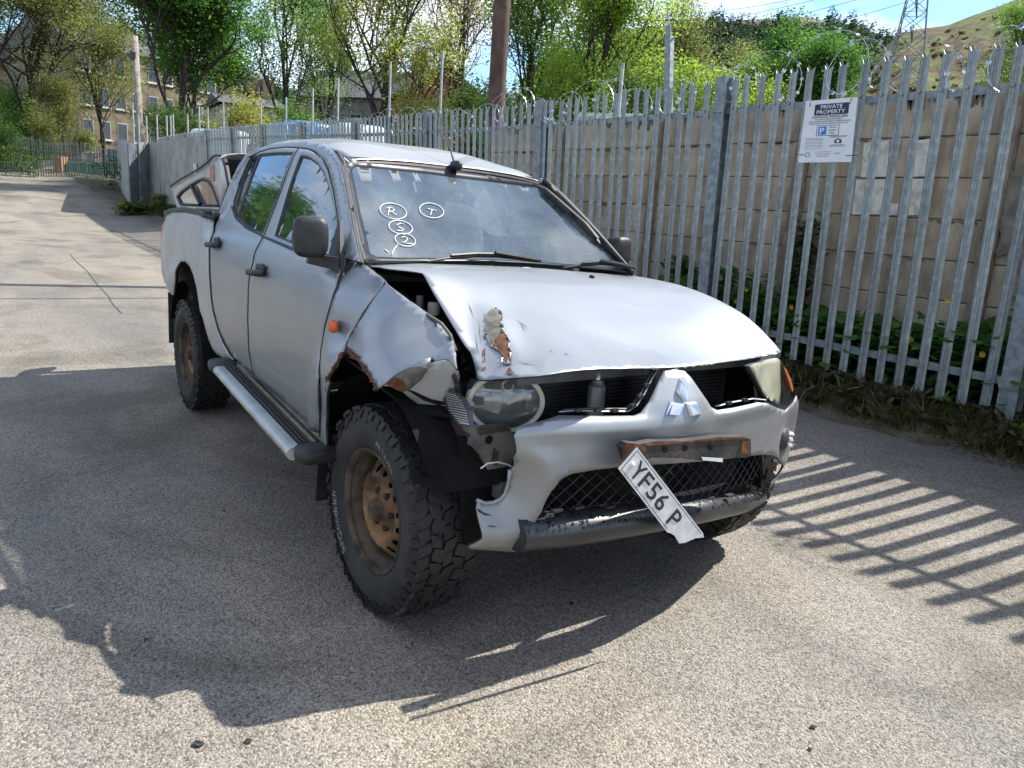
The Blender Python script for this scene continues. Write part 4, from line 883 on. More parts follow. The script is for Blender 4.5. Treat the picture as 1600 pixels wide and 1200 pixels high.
# wire mesh in the lower opening
gr = MB(); X0 = .555
for s_ in (-1, 1):
    for k in range(-8, 34):
        y0 = -.62+k*.055; a_, b_ = np.array([y0, .47]), np.array([y0+s_*.27, .70])
        Q = [];
        for t_ in np.linspace(0, 1, 6):
            y = a_[0]+(b_[0]-a_[0])*t_; z = a_[1]+(b_[1]-a_[1])*t_
            if -.56 < y < .62: Q.append((float(bumpX(y, .55))-.05+s_*.002, y, z))
        if len(Q) > 1: gr.tube(Q, .0020, 4, cap=False)
gr.put('grille_mesh', mblack, truck)
# battered number plate bracket, rusted
bk = MB(); P4 = [(973, 700), (979, 692), (1000, 694), (1020, 690), (1070, 689), (1120, 683), (1160, 682), (1173, 686), (1174, 712), (1165, 715), (1128, 716), (1128, 722), (1100, 720), (1060, 716), (1020, 715), (1000, 722), (980, 722)]
bk.prism([at(x, y, 'x', .700) for x, y in P4], (-.03, 0, 0)); bk.put('plate_bracket', pm('grimy bracket steel', (.018, .018, .018), (.06, .05, .042), 7, .6, bump=.3, bscale=60), truck, label='rusty bent number plate bracket')
bk = MB()
for L in ([(973, 700), (979, 692), (1000, 694), (1008, 697), (1010, 706), (998, 712), (985, 720), (973, 722)], [(1008, 694), (1060, 690.5), (1120, 684), (1160, 682.5), (1172, 686), (1150, 686), (1110, 688.5), (1060, 693.5), (1015, 697)], [(1160, 690), (1172, 690), (1172, 710), (1158, 708)]):
    bk.prism([at(x, y, 'x', .7035) for x, y in L], (-.003, 0, 0))
bk.put('rust_scab', mrust, truck)
for x, y in ((1111, 699), (1071, 700), (1040, 702)):
    p = at(x, y, 'x', .7045); MB().lathe([(0, .0015), (.010, .0015), (.012, 0)], 12, p, 'x').put('bolt_hole', mdark, truck)
MB().prism([at(x, y, 'x', .7046) for x, y in ((1096, 714), (1129, 716), (1129, 722), (1098, 719))], (.001, 0, 0)).put('torn_plate_scrap', mplw, truck)
# hanging number plate
PLX = .735; TL, BL = np.array([995.5, 699]), np.array([966.5, 732.5]); TR = np.array([1100, 835])
UX = (TR-TL); LU = np.linalg.norm(UX); UX = UX/LU; VY = (TL-BL)/np.linalg.norm(TL-BL); HP = np.linalg.norm(TL-BL)
def PP(u, v, dx=0.): q = BL+UX*u+VY*v; return at(q[0], q[1], 'x', PLX+dx-.00006*u)
plate = MB(); out_ = [(0, 0), (0, HP), (LU-2, HP), (LU+3, HP-3), (LU-6, HP*.68), (LU-14, HP*.28), (LU-20, HP*.10), (LU-26, 5), (LU-34, 6), (LU-42, 3), (LU-46, 0)]
plate.prism([PP(*q) for q in out_], (-.003, 0, 0)); mplt = pm('grimy plate white', (.50, .51, .52), (.62, .63, .64), 30, .35); plate = plate.put('number_plate', mplt, truck, label='snapped white front number plate hanging at a slant, YF56')
tx = MB()
def pchar(s, u0, w, v0=9., h=None, clip=None):
    V, F = text_2d(s, True); h = h or HP*.66; W_ = V[:, 0].max()
    tx.add([PP(u0+a/W_*w, v0+b*h, .0015) for a, b in V], F)
pchar('Y', 17, 20); pchar('F', 39, 16); pchar('5', 58, 17); pchar('6', 78, 17); pchar('P', 112, 17, 8)
for a, b in (((4, 3.2), (LU-50, 3.2)), ((4, 3), (4, HP-3)), ((4, HP-3), (LU-4, HP-3))):
    a, b = np.array(a), np.array(b); d_ = (b-a)/np.linalg.norm(b-a); nn_ = np.array([-d_[1], d_[0]])*.5
    tx.poly([PP(*(a-nn_), .0013), PP(*(b-nn_), .0013), PP(*(b+nn_), .0013), PP(*(a+nn_), .0013)])
tx.put('lettering', mblk, plate)
p = PP(13, HP*.5, .004); MB().lathe([(0, .004), (.007, .003), (.009, -.003)], 12, p, 'x').put('screw_cap', mplw, plate, smooth=True)
# three diamond badge
for L in ([(1060, 592), (1073.5, 609), (1068, 628), (1055, 610.5)], [(1068, 629), (1056.5, 649.5), (1039, 648.5), (1045.5, 627.5)], [(1069.5, 629), (1086, 627.5), (1094.5, 645.5), (1077.5, 650)]):
    Q = np.array([BMP.hit(*q) for q in L])+np.array([.006, 0, 0]); c = Q.mean(0)+np.array([.010, 0, 0]); I_ = c+(Q-c)*.78; I_[:, 0] = Q[:, 0]+.008
    mb = MB().add(np.concatenate([Q, I_, Q-np.array([.012, 0, 0])]), [(4, 5, 6, 7)]+[(i, (i+1) % 4, 4+(i+1) % 4, 4+i) for i in range(4)]+[(8+i, 8+(i+1) % 4, (i+1) % 4, i) for i in range(4)]); mb.put('badge_diamond', mchrome, bumper)
# clip rails round the missing grilles
def strip(L, w=.010, mat=None, par=None, nm='grille_clip_rail', dx=.0):
    MB().tube([BMP.hit(*q)+np.array([dx-.012, 0, .002]) for q in L], w, 6, flat=.6).put(nm, mat or mgreyp, par or bumper)
strip([(877, 646), (900, 644), (940, 645), (985, 645), (998, 636), (1010, 618), (1022, 594), (1030, 581)], .005, mpaint)
strip([(884, 643), (920, 641), (982, 641), (994, 632), (1006, 614), (1018, 590), (1024, 580)], .006, mgreyp)
strip([(1122, 637), (1150, 630), (1180, 625), (1200, 627)], .005, mpaint)
cl = MB()
for q in ((905, 643), (935, 643.5), (962, 643.5), (990, 636), (1001, 622), (1011, 604), (1140, 632), (1165, 627)): cl.box(BMP.hit(*q)+np.array([-.004, 0, .004]), (.012, .022, .010))
cl.put('clip', mgreyp, bumper)
for q in ((866, 799), (900, 794), (948, 793), (985, 791), (1060, 785), (1105, 780), (1136, 776)): p = at(q[0]+4, q[1]-2, 'x', .60); MB().box(p, (.02, .035, .008)).put('lip_clip', mgreyp, truck)
# far fog lamp
p = BMP.hit(1237, 703); M3 = Matrix.Rotation(R_(42), 3, 'Z')
fg = MB().lathe([(0, .02), (.035, .016), (.052, 0), (.060, -.012), (.056, -.03)], 20, (0, 0, 0), 'x'); v = np.concatenate(fg.V)@np.array(M3).T; MB().add(v+np.array([.455, .795, .59]), fg.F).put('fog_lamp', mgreyp, truck, smooth=True)
for k in range(3): MB().box(np.array([.462, .805, .565+.025*k]), (.05, .05, .004), rz=R_(42)).put('fog_lamp_slat', malu, truck)

# ---- dark engine bay seen through the gaps
mpaintd = pm('dull inner wing paint', (.10, .11, .115), (.16, .165, .17), 9, .6, metal=.3)
eb = MB()
eb.prism([(.10, -.60, .30), (.10, .66, .30), (.10, .66, .95), (.10, -.60, .95)], (-.02, 0, 0))
eb.prism([(.48, .66, .40), (-.45, .66, .40), (-.45, .66, 1.05), (0, .66, .95), (.36, .66, .86)], (0, .02, 0))
eb.prism([(-.46, -.70, .40), (-.46, .70, .40), (-.46, .70, 1.13), (-.46, -.70, 1.13)], (-.02, 0, 0)); eb.put('engine_bay_shell', mdark, truck)
iw = MB(); iw.prism([(.30, -.56, .62), (-.44, -.56, .62), (-.44, -.56, 1.10), (-.1, -.56, 1.03), (.30, -.57, .93)], (0, .02, 0)); iw.put('inner_wing', mpaintd, truck)
MB().prism([(-.46, -.55, 1.06), (-.46, -.77, 1.10), (-.1, -.765, 1.00), (.20, -.72, .90), (.30, -.66, .84), (.30, -.50, .84)], (0, 0, -.012)).put('wing_gap_sun_block', mdark, truck)  # plate added to block sun falling between bonnet and wing
ol_ = [at(*q) for q in ((500, 600, 'y', -.83), (512, 588, 'y', -.85), (534, 556, 'y', -.865), (562, 564, 'y', -.878), (575, 585, 'y', -.88), (588, 604, 'y', -.88), (606, 600, 'y', -.868), (622, 604, 'y', -.85), (640, 612, 'y', -.82), (662, 626, 'y', -.78), (686, 634, 'y', -.74), (706, 622, 'y', -.70), (716, 600, 'y', -.68))]
V = [p for p in ol_]+[np.array([p[0], -.48, p[2]+.03]) for p in ol_]; n = len(ol_); MB().add(V, [(i, i+1, n+i+1, n+i) for i in range(n-1)]).put('wing_lip_sun_block', mdark, truck)  # unseen strip added under the wing lip to seal out sunlight
MB().prism([(-.44, -.83, .90), (-.30, -.865, .90), (-.05, -.868, .885), (.10, -.845, .84), (.22, -.81, .80), (.32, -.72, .80), (.33, -.50, .80), (-.44, -.50, 1.0)], (0, 0, -.01)).put('arch_top_sun_block', mdark, truck)  # plate added to keep sun from passing through the arch to the ground
rd = MB(); rd.box((.30, .02, .66), (.04, 1.06, .44))
for k in range(30): rd.box((.325, .02, .46+.0138*k), (.012, 1.0, .005))
rd.put('radiator', mblack, truck)
xm = MB(); xm.box((.40, .03, .93), (.05, 1.16, .045)); xm.box((.42, .0, .57), (.05, 1.2, .06)); xm.box((.43, .05, .70), (.035, .05, .50)); xm.put('radiator_support', mpaintd, truck)
mb = MB(); p = at(931, 625, 'x', .42); mb.lathe([(0, .075), (.02, .07), (.024, .055), (.03, .05), (.030, -.09), (0, -.1)], 16, p, 'z'); mb.put('dryer_canister', pm('dull canister', (.20, .21, .21), (.3, .31, .31), 9, .45, metal=.5), truck, smooth='a')
mb = MB(); mb.lathe([(0, .02), (.012, .018), (.012, -.02)], 10, p+[0, 0, .085], 'z'); mb.tube([p+[0, .0, .09], p+[0, .02, .13], p+[-.03, .06, .15]], .006, 6); mb.put('pipe', malu, truck, smooth=True)
for q, r_, m_ in (((678, 478), .022, pm('beige cap', (.30, .29, .25), (.4, .38, .33), 20, .6)), ((656, 467), .014, mpaintd)):
    p = at(*q, 'y', -.60); MB().lathe([(0, .012), (r_*.9, .012), (r_, .004), (r_, -.03)], 18, p, 'z').put('filler_cap', m_, truck, smooth='a')
jb = MB()
for i in range(14):
    q = (662+RNG.random()*55, 470+RNG.random()*90); p = at(q[0]+5, q[1]+8, 'y', -.57+.03*RNG.random()); jb.sbox(p, .02+.06*RNG.random(3), .6, 5)
for i in range(5): p = at(690+8*i, 500+18*i, 'y', -.60); jb.tube([p, p+[.05, .02, .03], p+[.1, 0, -.03], p+[.16, .02, -.06]], .008, 6)
jb.put('engine_clutter', mdark, truck, kind='stuff')
MB().tube([at(655, 484, 'y', -.70), at(690, 506, 'y', -.70), at(704, 524, 'y', -.70), at(712, 548, 'y', -.70)], .006, 6).put('wing_flange', mprimer, wing)
# front chassis leg and torn mounting bracket behind the bumper
cb = MB(); L = [(652, 637), (675, 640), (700, 652), (730, 668), (760, 672), (795, 665), (803, 680), (806, 700), (800, 720), (800, 738), (795, 752), (783, 756), (770, 752), (762, 735), (755, 715), (742, 700), (725, 692), (705, 687), (695, 670), (675, 655)]
cb.prism([at(x, y, 'x', .415) for x, y in [(733, 668), (760, 672), (795, 665), (803, 680), (806, 700), (800, 720), (800, 738), (795, 752), (783, 756), (770, 752), (762, 735), (755, 715), (742, 700)]], (-.05, .0, 0)); cb.prism([at(x, y, 'y', -.70) for x, y in [(652, 637), (675, 641), (700, 653), (737, 667), (744, 701), (725, 692), (705, 687), (695, 670), (675, 655)]], (-.01, .03, 0)); cb.put('body_mount', pm('grimy grey steel', (.07, .068, .06), (.16, .15, .13), 9, .8, bump=.4, bscale=40), truck)
MB().prism([at(x, y, 'y', -.703) for x, y in [(655, 639), (675, 642), (700, 654), (728, 668), (735, 682), (722, 686), (708, 680), (695, 667), (675, 653)]], (0, .002, 0)).put('rust_patch', mrustd, truck)
for L in ([(745, 670), (790, 665), (797, 672), (770, 677), (750, 680)], [(772, 700), (780, 706), (776, 730), (768, 722)], [(764, 736), (775, 742), (796, 740), (794, 750), (780, 750), (770, 748)]):
    MB().prism([at(x, y, 'x', .419) for x, y in L], (-.004, 0, 0)).put('rust_patch', mrustd, truck)
p = at(764, 687, 'x', .420); MB().lathe([(0, .001), (.014, .001)], 14, p, 'x').put('bolt_hole', mdark, truck)
MB().tube([at(*q, 'x', .45) for q in ((751, 732), (762, 724), (778, 722), (794, 726), (805, 733))], .0028, 5).put('hanging_wire', mplw, truck)
ch = MB()
for s_ in (-1, 1): ch.box((-1.85, .40*s_, .43), (4.1, .09, .13))
for x in (.1, -1.0, -2.3, -3.9): ch.box((x, 0, .42), (.08, .8, .09))
ch.tube([(0, -.70, .37), (0, .70, .37)], .045, 8); ch.tube([(-3.0, -.70, .36), (-3.0, .70, .36)], .05, 8); ch.sbox((-3.0, .1, .36), (.3, .3, .28), .8, 8); ch.put('chassis', mdark, truck)
MB().prism([at(x, y, 'x', .39) for x, y in ((716, 680), (800, 700), (800, 762), (775, 792), (748, 802), (756, 845), (738, 854), (726, 852), (722, 800), (722, 740))], (-.01, 0, 0)).put('dark_gap_sheet', mdark, truck)  # dark sheet standing in for the shade between tyre and bumper
# wheel arch liners
for cx in (0, -2.985):
    for s_ in (-1, 1):
        if cx == 0 and s_ == -1: rr_ = .50
        else: rr_ = .49
        lw = MB().lathe([(rr_, 0), (rr_, .30)], 26, (cx, .50*s_ if s_ > 0 else -.845, .36), 'y', R_(28 if cx == 0 else 0), R_(180)); lw.prism([(cx+rr_*math.cos(a), .50*s_, .36+rr_*math.sin(a)) for a in np.linspace(R_(28 if cx == 0 else 0), R_(180), 16)], (0, .01, 0)); lw.put('wheel_arch_liner', mdark, truck)
# cab floor, firewall, rear wall of the cab
cf = MB(); cf.box((-1.45, 0, .62), (2.0, 1.5, .06)); cf.prism([(-2.50, -.72, .6), (-2.50, .72, .6), (-2.50, .78, 1.2), (-2.52, .6, 1.62), (-2.52, -.6, 1.62), (-2.50, -.78, 1.2)], (-.03, 0, 0)); cf.put('cab_floor', mint, truck)
rw = MB(); rw.prism([(-2.54, -.50, 1.28), (-2.54, .50, 1.28), (-2.545, .45, 1.58), (-2.545, -.45, 1.58)], (-.006, 0, 0)); rw.put('rear_window', mlens, truck)
# load bed
bd = MB(); bd.box((-3.30, 0, .72), (1.7, 1.42, .04)); bd.box((-2.60, 0, .98), (.03, 1.46, .56)); bd.box((-3.30, -.745, .98), (1.5, .03, .56)); bd.box((-3.30, .745, .98), (1.5, .03, .56)); bd.put('bed_liner', mblack, truck)
tg = MB(); tg.sbox((-4.17, 0, .98), (.06, 1.40, .50), .25, 10); tg.put('tailgate', mdirty, truck, smooth=True)
tl = [(256.5, 344), (261, 339), (262.5, 350), (261, 362), (257.5, 374), (253.5, 384), (251, 380), (251.5, 366), (253, 353)]
MB().prism([at(x, y, 'y', -.73) for x, y in tl], (-.02, .08, 0)).put('tail_lamp', mred, truck)
MB().prism([at(x, y, 'y', -.73)*[1, -1, 1] for x, y in tl], (-.02, -.08, 0)).put('tail_lamp', mred, truck)
MB().prism([(-3.43, -.86, .72), (-3.43, -.60, .72), (-3.45, -.60, .36), (-3.45, -.86, .36)], (-.012, 0, 0)).put('mud_flap', mblack, truck)
MB().prism([(-.455, -.86, .58), (-.455, -.62, .58), (-.47, -.62, .25), (-.47, -.87, .25)], (-.012, 0, 0)).put('mud_flap', mblack, truck)
# far flank
def dm(L): return [('d', x, z) for x, z in L]
arcF = [(0+.47*math.cos(a), .40+.47*math.sin(a)) for a in np.linspace(R_(62), R_(175), 14)]; arcR = [(-2.985+.47*math.cos(a), .38+.47*math.sin(a)) for a in np.linspace(R_(5), R_(175), 18)]
FARS = Surf('y', lambda x, z: -(flankY(x, z)-.125*np.clip((z+.24*np.clip((x+.5)/.95, 0, 1.6)**1.4-1.06)/.16, 0, 1)*np.clip((x+2.6)/.3, 0, 1)))
panel('front_wing', FARS, dm([(.24, .80), (.25, .86), (.1, .92), (-.1, .99), (-.3, 1.05), (-.45, 1.09), (-.50, 1.10), (-.50, .42)]+arcF[::-1]), mpaint, truck, step=.05, edge=.03, thick=.01, mirror=True)
fd = [(-.51, .48), (-1.34, .48), (-1.40, .8), (-1.42, 1.2), (-1.5, 1.64), (-1.2, 1.62), (-.95, 1.56), (-.7, 1.40), (-.51, 1.2)]; fwn = [(-.62, 1.25), (-1.36, 1.25), (-1.45, 1.60), (-1.22, 1.585), (-.98, 1.52)]
rdn = [(-1.35, .48), (-2.0, .5), (-2.3, .75), (-2.33, 1.1), (-2.45, 1.3), (-2.45, 1.62), (-2.2, 1.65), (-1.51, 1.645), (-1.43, 1.2), (-1.41, .8)]; rwn = [(-1.44, 1.26), (-2.1, 1.3), (-2.36, 1.45), (-2.36, 1.61), (-1.53, 1.605)]
d1 = panel('front_door', FARS, dm(fd), mpaint, truck, holes=[dm(fwn)], step=.06, edge=.04, thick=.02, mirror=True); panel('window', FARS, dm(fwn), mglass, d1, step=.1, off=-.008, mirror=True)
d2 = panel('rear_door', FARS, dm(rdn), mpaint, truck, holes=[dm(rwn)], step=.06, edge=.04, thick=.02, mirror=True); panel('window', FARS, dm(rwn), mglass, d2, step=.1, off=-.008, mirror=True)
panel('roof_rail', FARS, dm([(-.52, 1.19), (-.76, 1.40), (-1.02, 1.565), (-1.15, 1.61), (-1.5, 1.665), (-2.45, 1.665), (-2.54, 1.60), (-2.5, 1.3), (-2.46, 1.3), (-2.47, 1.60), (-2.2, 1.63), (-1.5, 1.63), (-1.2, 1.59), (-1.02, 1.535), (-.8, 1.385), (-.56, 1.2)]), mpaint, truck, step=.05, edge=.03, thick=.02, mirror=True)
panel('bed_side', FARS, dm([(-2.34, 1.29), (-4.15, 1.24), (-4.2, 1.0), (-4.15, .78), (-3.5, .70)]+arcR[::-1]+[(-2.1, .5), (-2.31, .75)]), mdirty, truck, step=.07, edge=.04, thick=.02, mirror=True)
# door mirrors
def mirror_(c, s_, par):
    mb = MB(); Rz = np.array(Matrix.Rotation(R_(12*s_), 3, 'Z')); mb.sbox(c, (.08, .128, .150), .55, 14, M3=Rz); mb.put('mirror_housing', mblack, par, smooth=True)
    g = MB(); g.prism([c+Rz@np.array(q) for q in ((-.052, -.055, -.06), (-.052, .055, -.06), (-.052, .055, .06), (-.052, -.055, .06))], (.004, 0, 0)); g.put('mirror_glass', mchrome, par)
cM = at(485, 370, 'y', -.915); mirror_(cM, -1, doorF)
mb = MB(); mb.prism([S3(512, 428, -.84), S3(532, 430, -.83), S3(531, 345, -.79), S3(528, 347, -.79), S3(514, 393, -.82)], (0, .015, 0)); mb.put('mirror_sail', mblack, doorF)
mb = MB(); P = [S3(483, 398, -.90), S3(530, 402, -.835), S3(530, 424, -.835), S3(481, 412, -.90)]; mb.prism(P, (-.05, .01, -.0)); mb.put('mirror_arm', mblack, doorF)
cN = np.array([-.66, .93, 1.265]); 
t0_ = at(969, 392, 'y', .90); cN = t0_; mirror_(cN, 1, d1); MB().prism([cN+[0, -.12, -.05], cN+[0, -.02, -.05], cN+[0, -.02, -.09], cN+[0, -.16, -.09]], (-.04, 0, 0)).put('mirror_arm', mblack, d1)

# ---- head lamps
mhousing = pm('dark lamp housing', (.02, .024, .03), (.04, .046, .055), 12, .4, coat=.3)
lampc = at(790, 629, 'x', .36)
nd = CAM-lampc; nd[2] *= .2; nd = np.array([.93, -.33, 0.0]); nd /= np.linalg.norm(nd)
def disc_frame(c, nrm):
    u = np.cross([0, 0, 1.], nrm); u /= np.linalg.norm(u); return u, np.cross(nrm, u)
u_, v_ = disc_frame(lampc, nd)
def ring_lathe(c, nrm, prof, n=32, sx=1., sz=1.):
    u, v = disc_frame(c, nrm); mb = MB(); V = []
    for r, t_ in prof:
        for k in range(n):
            a = 2*math.pi*k/n; V.append(c+u*math.cos(a)*r*sx+v*math.sin(a)*r*sz+nrm*t_)
    m = len(prof); F = [(i*n+j, i*n+(j+1) % n, (i+1)*n+(j+1) % n, (i+1)*n+j) for i in range(m-1) for j in range(n)]
    return mb.add(V, F)
# housing wedge from the bowl towards the grille
hs = MB(); L = [(736, 608), (742, 594), (770, 592), (830, 590), (886, 591), (884, 600), (868, 622), (852, 645), (830, 662), (800, 668), (770, 664), (748, 648), (737, 628)]
hs.prism([at(x, y, 'x', .325) for x, y in L], (-.03, 0, 0)); hs = hs.put('headlamp', mhousing, truck, label='exposed round headlamp without its outer cover')
sx, sz = 1.10, .84
ring_lathe(lampc, nd, [(.098, -.004), (.104, .010), (.117, .012), (.121, -.01), (.112, -.045)], 40, sx, sz).put('lamp_ring', pm('yellowed lamp ring', (.55, .52, .42), (.68, .65, .55), 15, .4), hs, smooth='a')
ring_lathe(lampc, nd, [(.104, -.004), (.095, -.03), (.075, -.06), (.045, -.085), (.02, -.092)], 40, sx, sz).put('reflector', pm('tarnished reflector', (.60, .61, .60), (.40, .41, .40), 14, .30, metal=.55, rough2=.5), hs, smooth=True)
ring_lathe(lampc, nd, [(.108, .004), (.085, .02), (.05, .032), (0.0005, .036)], 32, sx, sz).put('lens', mlens2, hs, smooth=True)
bc = at(795, 604, 'x', .35); ring_lathe(bc, nd, [(.001, .0), (.012, 0), (.014, -.01), (.022, -.012), (.026, -.03)], 18).put('bulb_shield', mblk, hs, smooth='a')
ring_lathe(bc-nd*.002, nd, [(.014, -.006), (.018, -.004), (.024, -.010)], 18).put('bulb_ring', malu, hs, smooth=True)
fl2 = MB()
for k in range(9): fl2.box(at(775+6.0*k, 626, 'x', .345), (.01, .009, .055))
fl2.put('reflector_flute', mchrome, hs)
# shattered side lamp lens hanging off the wing
L = [(688, 600), (693, 598), (700, 604), (714, 617), (720, 621), (728, 622), (732, 628), (735, 634), (731, 640), (732, 660), (735, 669), (728, 668), (714, 662), (706, 652), (698, 638), (691, 622), (687, 610)]
sl_ = MB().prism([tuple(at(x, y, 'y', -.71-.0005*(y-600))) for x, y in L], (.01, .012, 0)).put('broken_side_lamp', mhousing, truck, label='broken ribbed side lamp dangling below the wing')
rb = MB()
for k in range(13):
    y = 612+k*4.0; x0_, x1_ = np.interp(y, [600, 640, 668], [690, 700, 722]), np.interp(y, [600, 620, 635, 668], [700, 722, 729, 734]); rb.tube([at(x0_+2, y+1, 'y', -.717-.0005*(y-600)), at(x1_-1, y+6 if y < 660 else y+3, 'y', -.717-.0005*(y-600))], .0022, 4)
rb.put('lens_rib', malu, sl_)
# far head lamp, yellowed cover with amber corner
HLF = Surf('x', pts=[(.47, .60, .90), (.45, .70, .93), (.36, .80, .93), (.38, .82, .80), (.45, .72, .78), (.40, .78, .86), (.26, .87, .85), (.27, .87, .92)], lam=.001, tmin=1.4, tmax=4.5)
mhaz = pm('hazed yellow lamp cover', (.30, .30, .20), (.44, .44, .36), 9, .22, coat=.6, c3=(.36, .36, .27), p=(.3, .7), bump=.1)
hl = panel('headlamp', HLF, [(1171, 572), (1190, 566), (1214, 559), (1221, 566), (1232, 590), (1238, 612), (1238, 630), (1232, 637.5), (1220, 634), (1207, 628), (1196, 620), (1188, 605), (1180, 588)], mhaz, truck, step=.02, edge=.01, thick=.02, label='yellowed hazy headlamp cover')
MB().prism([at(x, y, 'x', .385) for x, y in ((1224, 572), (1229, 577), (1236, 592), (1240, 608), (1238, 613), (1232, 594))], (-.02, .005, 0)).put('amber_corner', pm('sun bleached amber', (.55, .16, .05), (.62, .24, .10), 20, .3), hl)
MB().prism([at(x, y, 'x', .36) for x, y in ((1165, 570), (1215, 556), (1223, 566), (1234, 600), (1236, 632), (1210, 630), (1190, 622))], (-.02, 0, 0)).put('lamp_surround', mblack, truck)

# ---- side step
stp = MB(); a = np.linspace(-np.pi/2, np.pi/2, 9)
sec = [(-.985-.030*math.cos(t_), .50+.026*math.sin(t_)) for t_ in a]+[(-.965, .527)]
def sweep(sec, xa, xb, da=(0, 0), db=(0, 0)):
    n = len(sec); mb = MB(); V = [(xa, y+da[0], z+da[1]) for y, z in sec]+[(xb, y+db[0], z+db[1]) for y, z in sec]
    return mb.add(V, [(i, (i+1) % n, n+(i+1) % n, n+i) for i in range(n)]+[tuple(range(n)), tuple(reversed(range(n, 2*n)))])
DA, DB = (.035, .042), (-.01, .0)
step = sweep(sec, -1.66, -.36, DA, DB).put('side_step', malu, truck, smooth='a', label='aluminium edged side step below the doors')
sweep([(-.965, .50), (-.965, .526), (-.845, .530), (-.845, .50)], -1.70, -.36, DA, DB).put('step_deck', mblack, step)
for k, (w, mt) in enumerate(((.010, mblack), (.010, mblack), (.010, mblack), (.014, mgold), (.010, mblack), (.012, mgold), (.012, mgold))):
    y = -.958+.0165*k; sweep([(y, .528), (y, .534), (y+w, .534), (y+w, .528)], -1.62, -.38, DA, DB).put('tread_rib', mt, step)
MB().sbox((-1.74, -.895, .545), (.20, .165, .07), .5, 10).put('end_cap', mblack, step, smooth=True)
MB().sbox((-.325, -.92, .505), (.12, .155, .06), .4, 10).put('end_cap', mblack, step, smooth=True)
for x in (-1.5, -.6): MB().box((x, -.75, .45), (.06, .3, .04)).put('bracket', mdark, step)

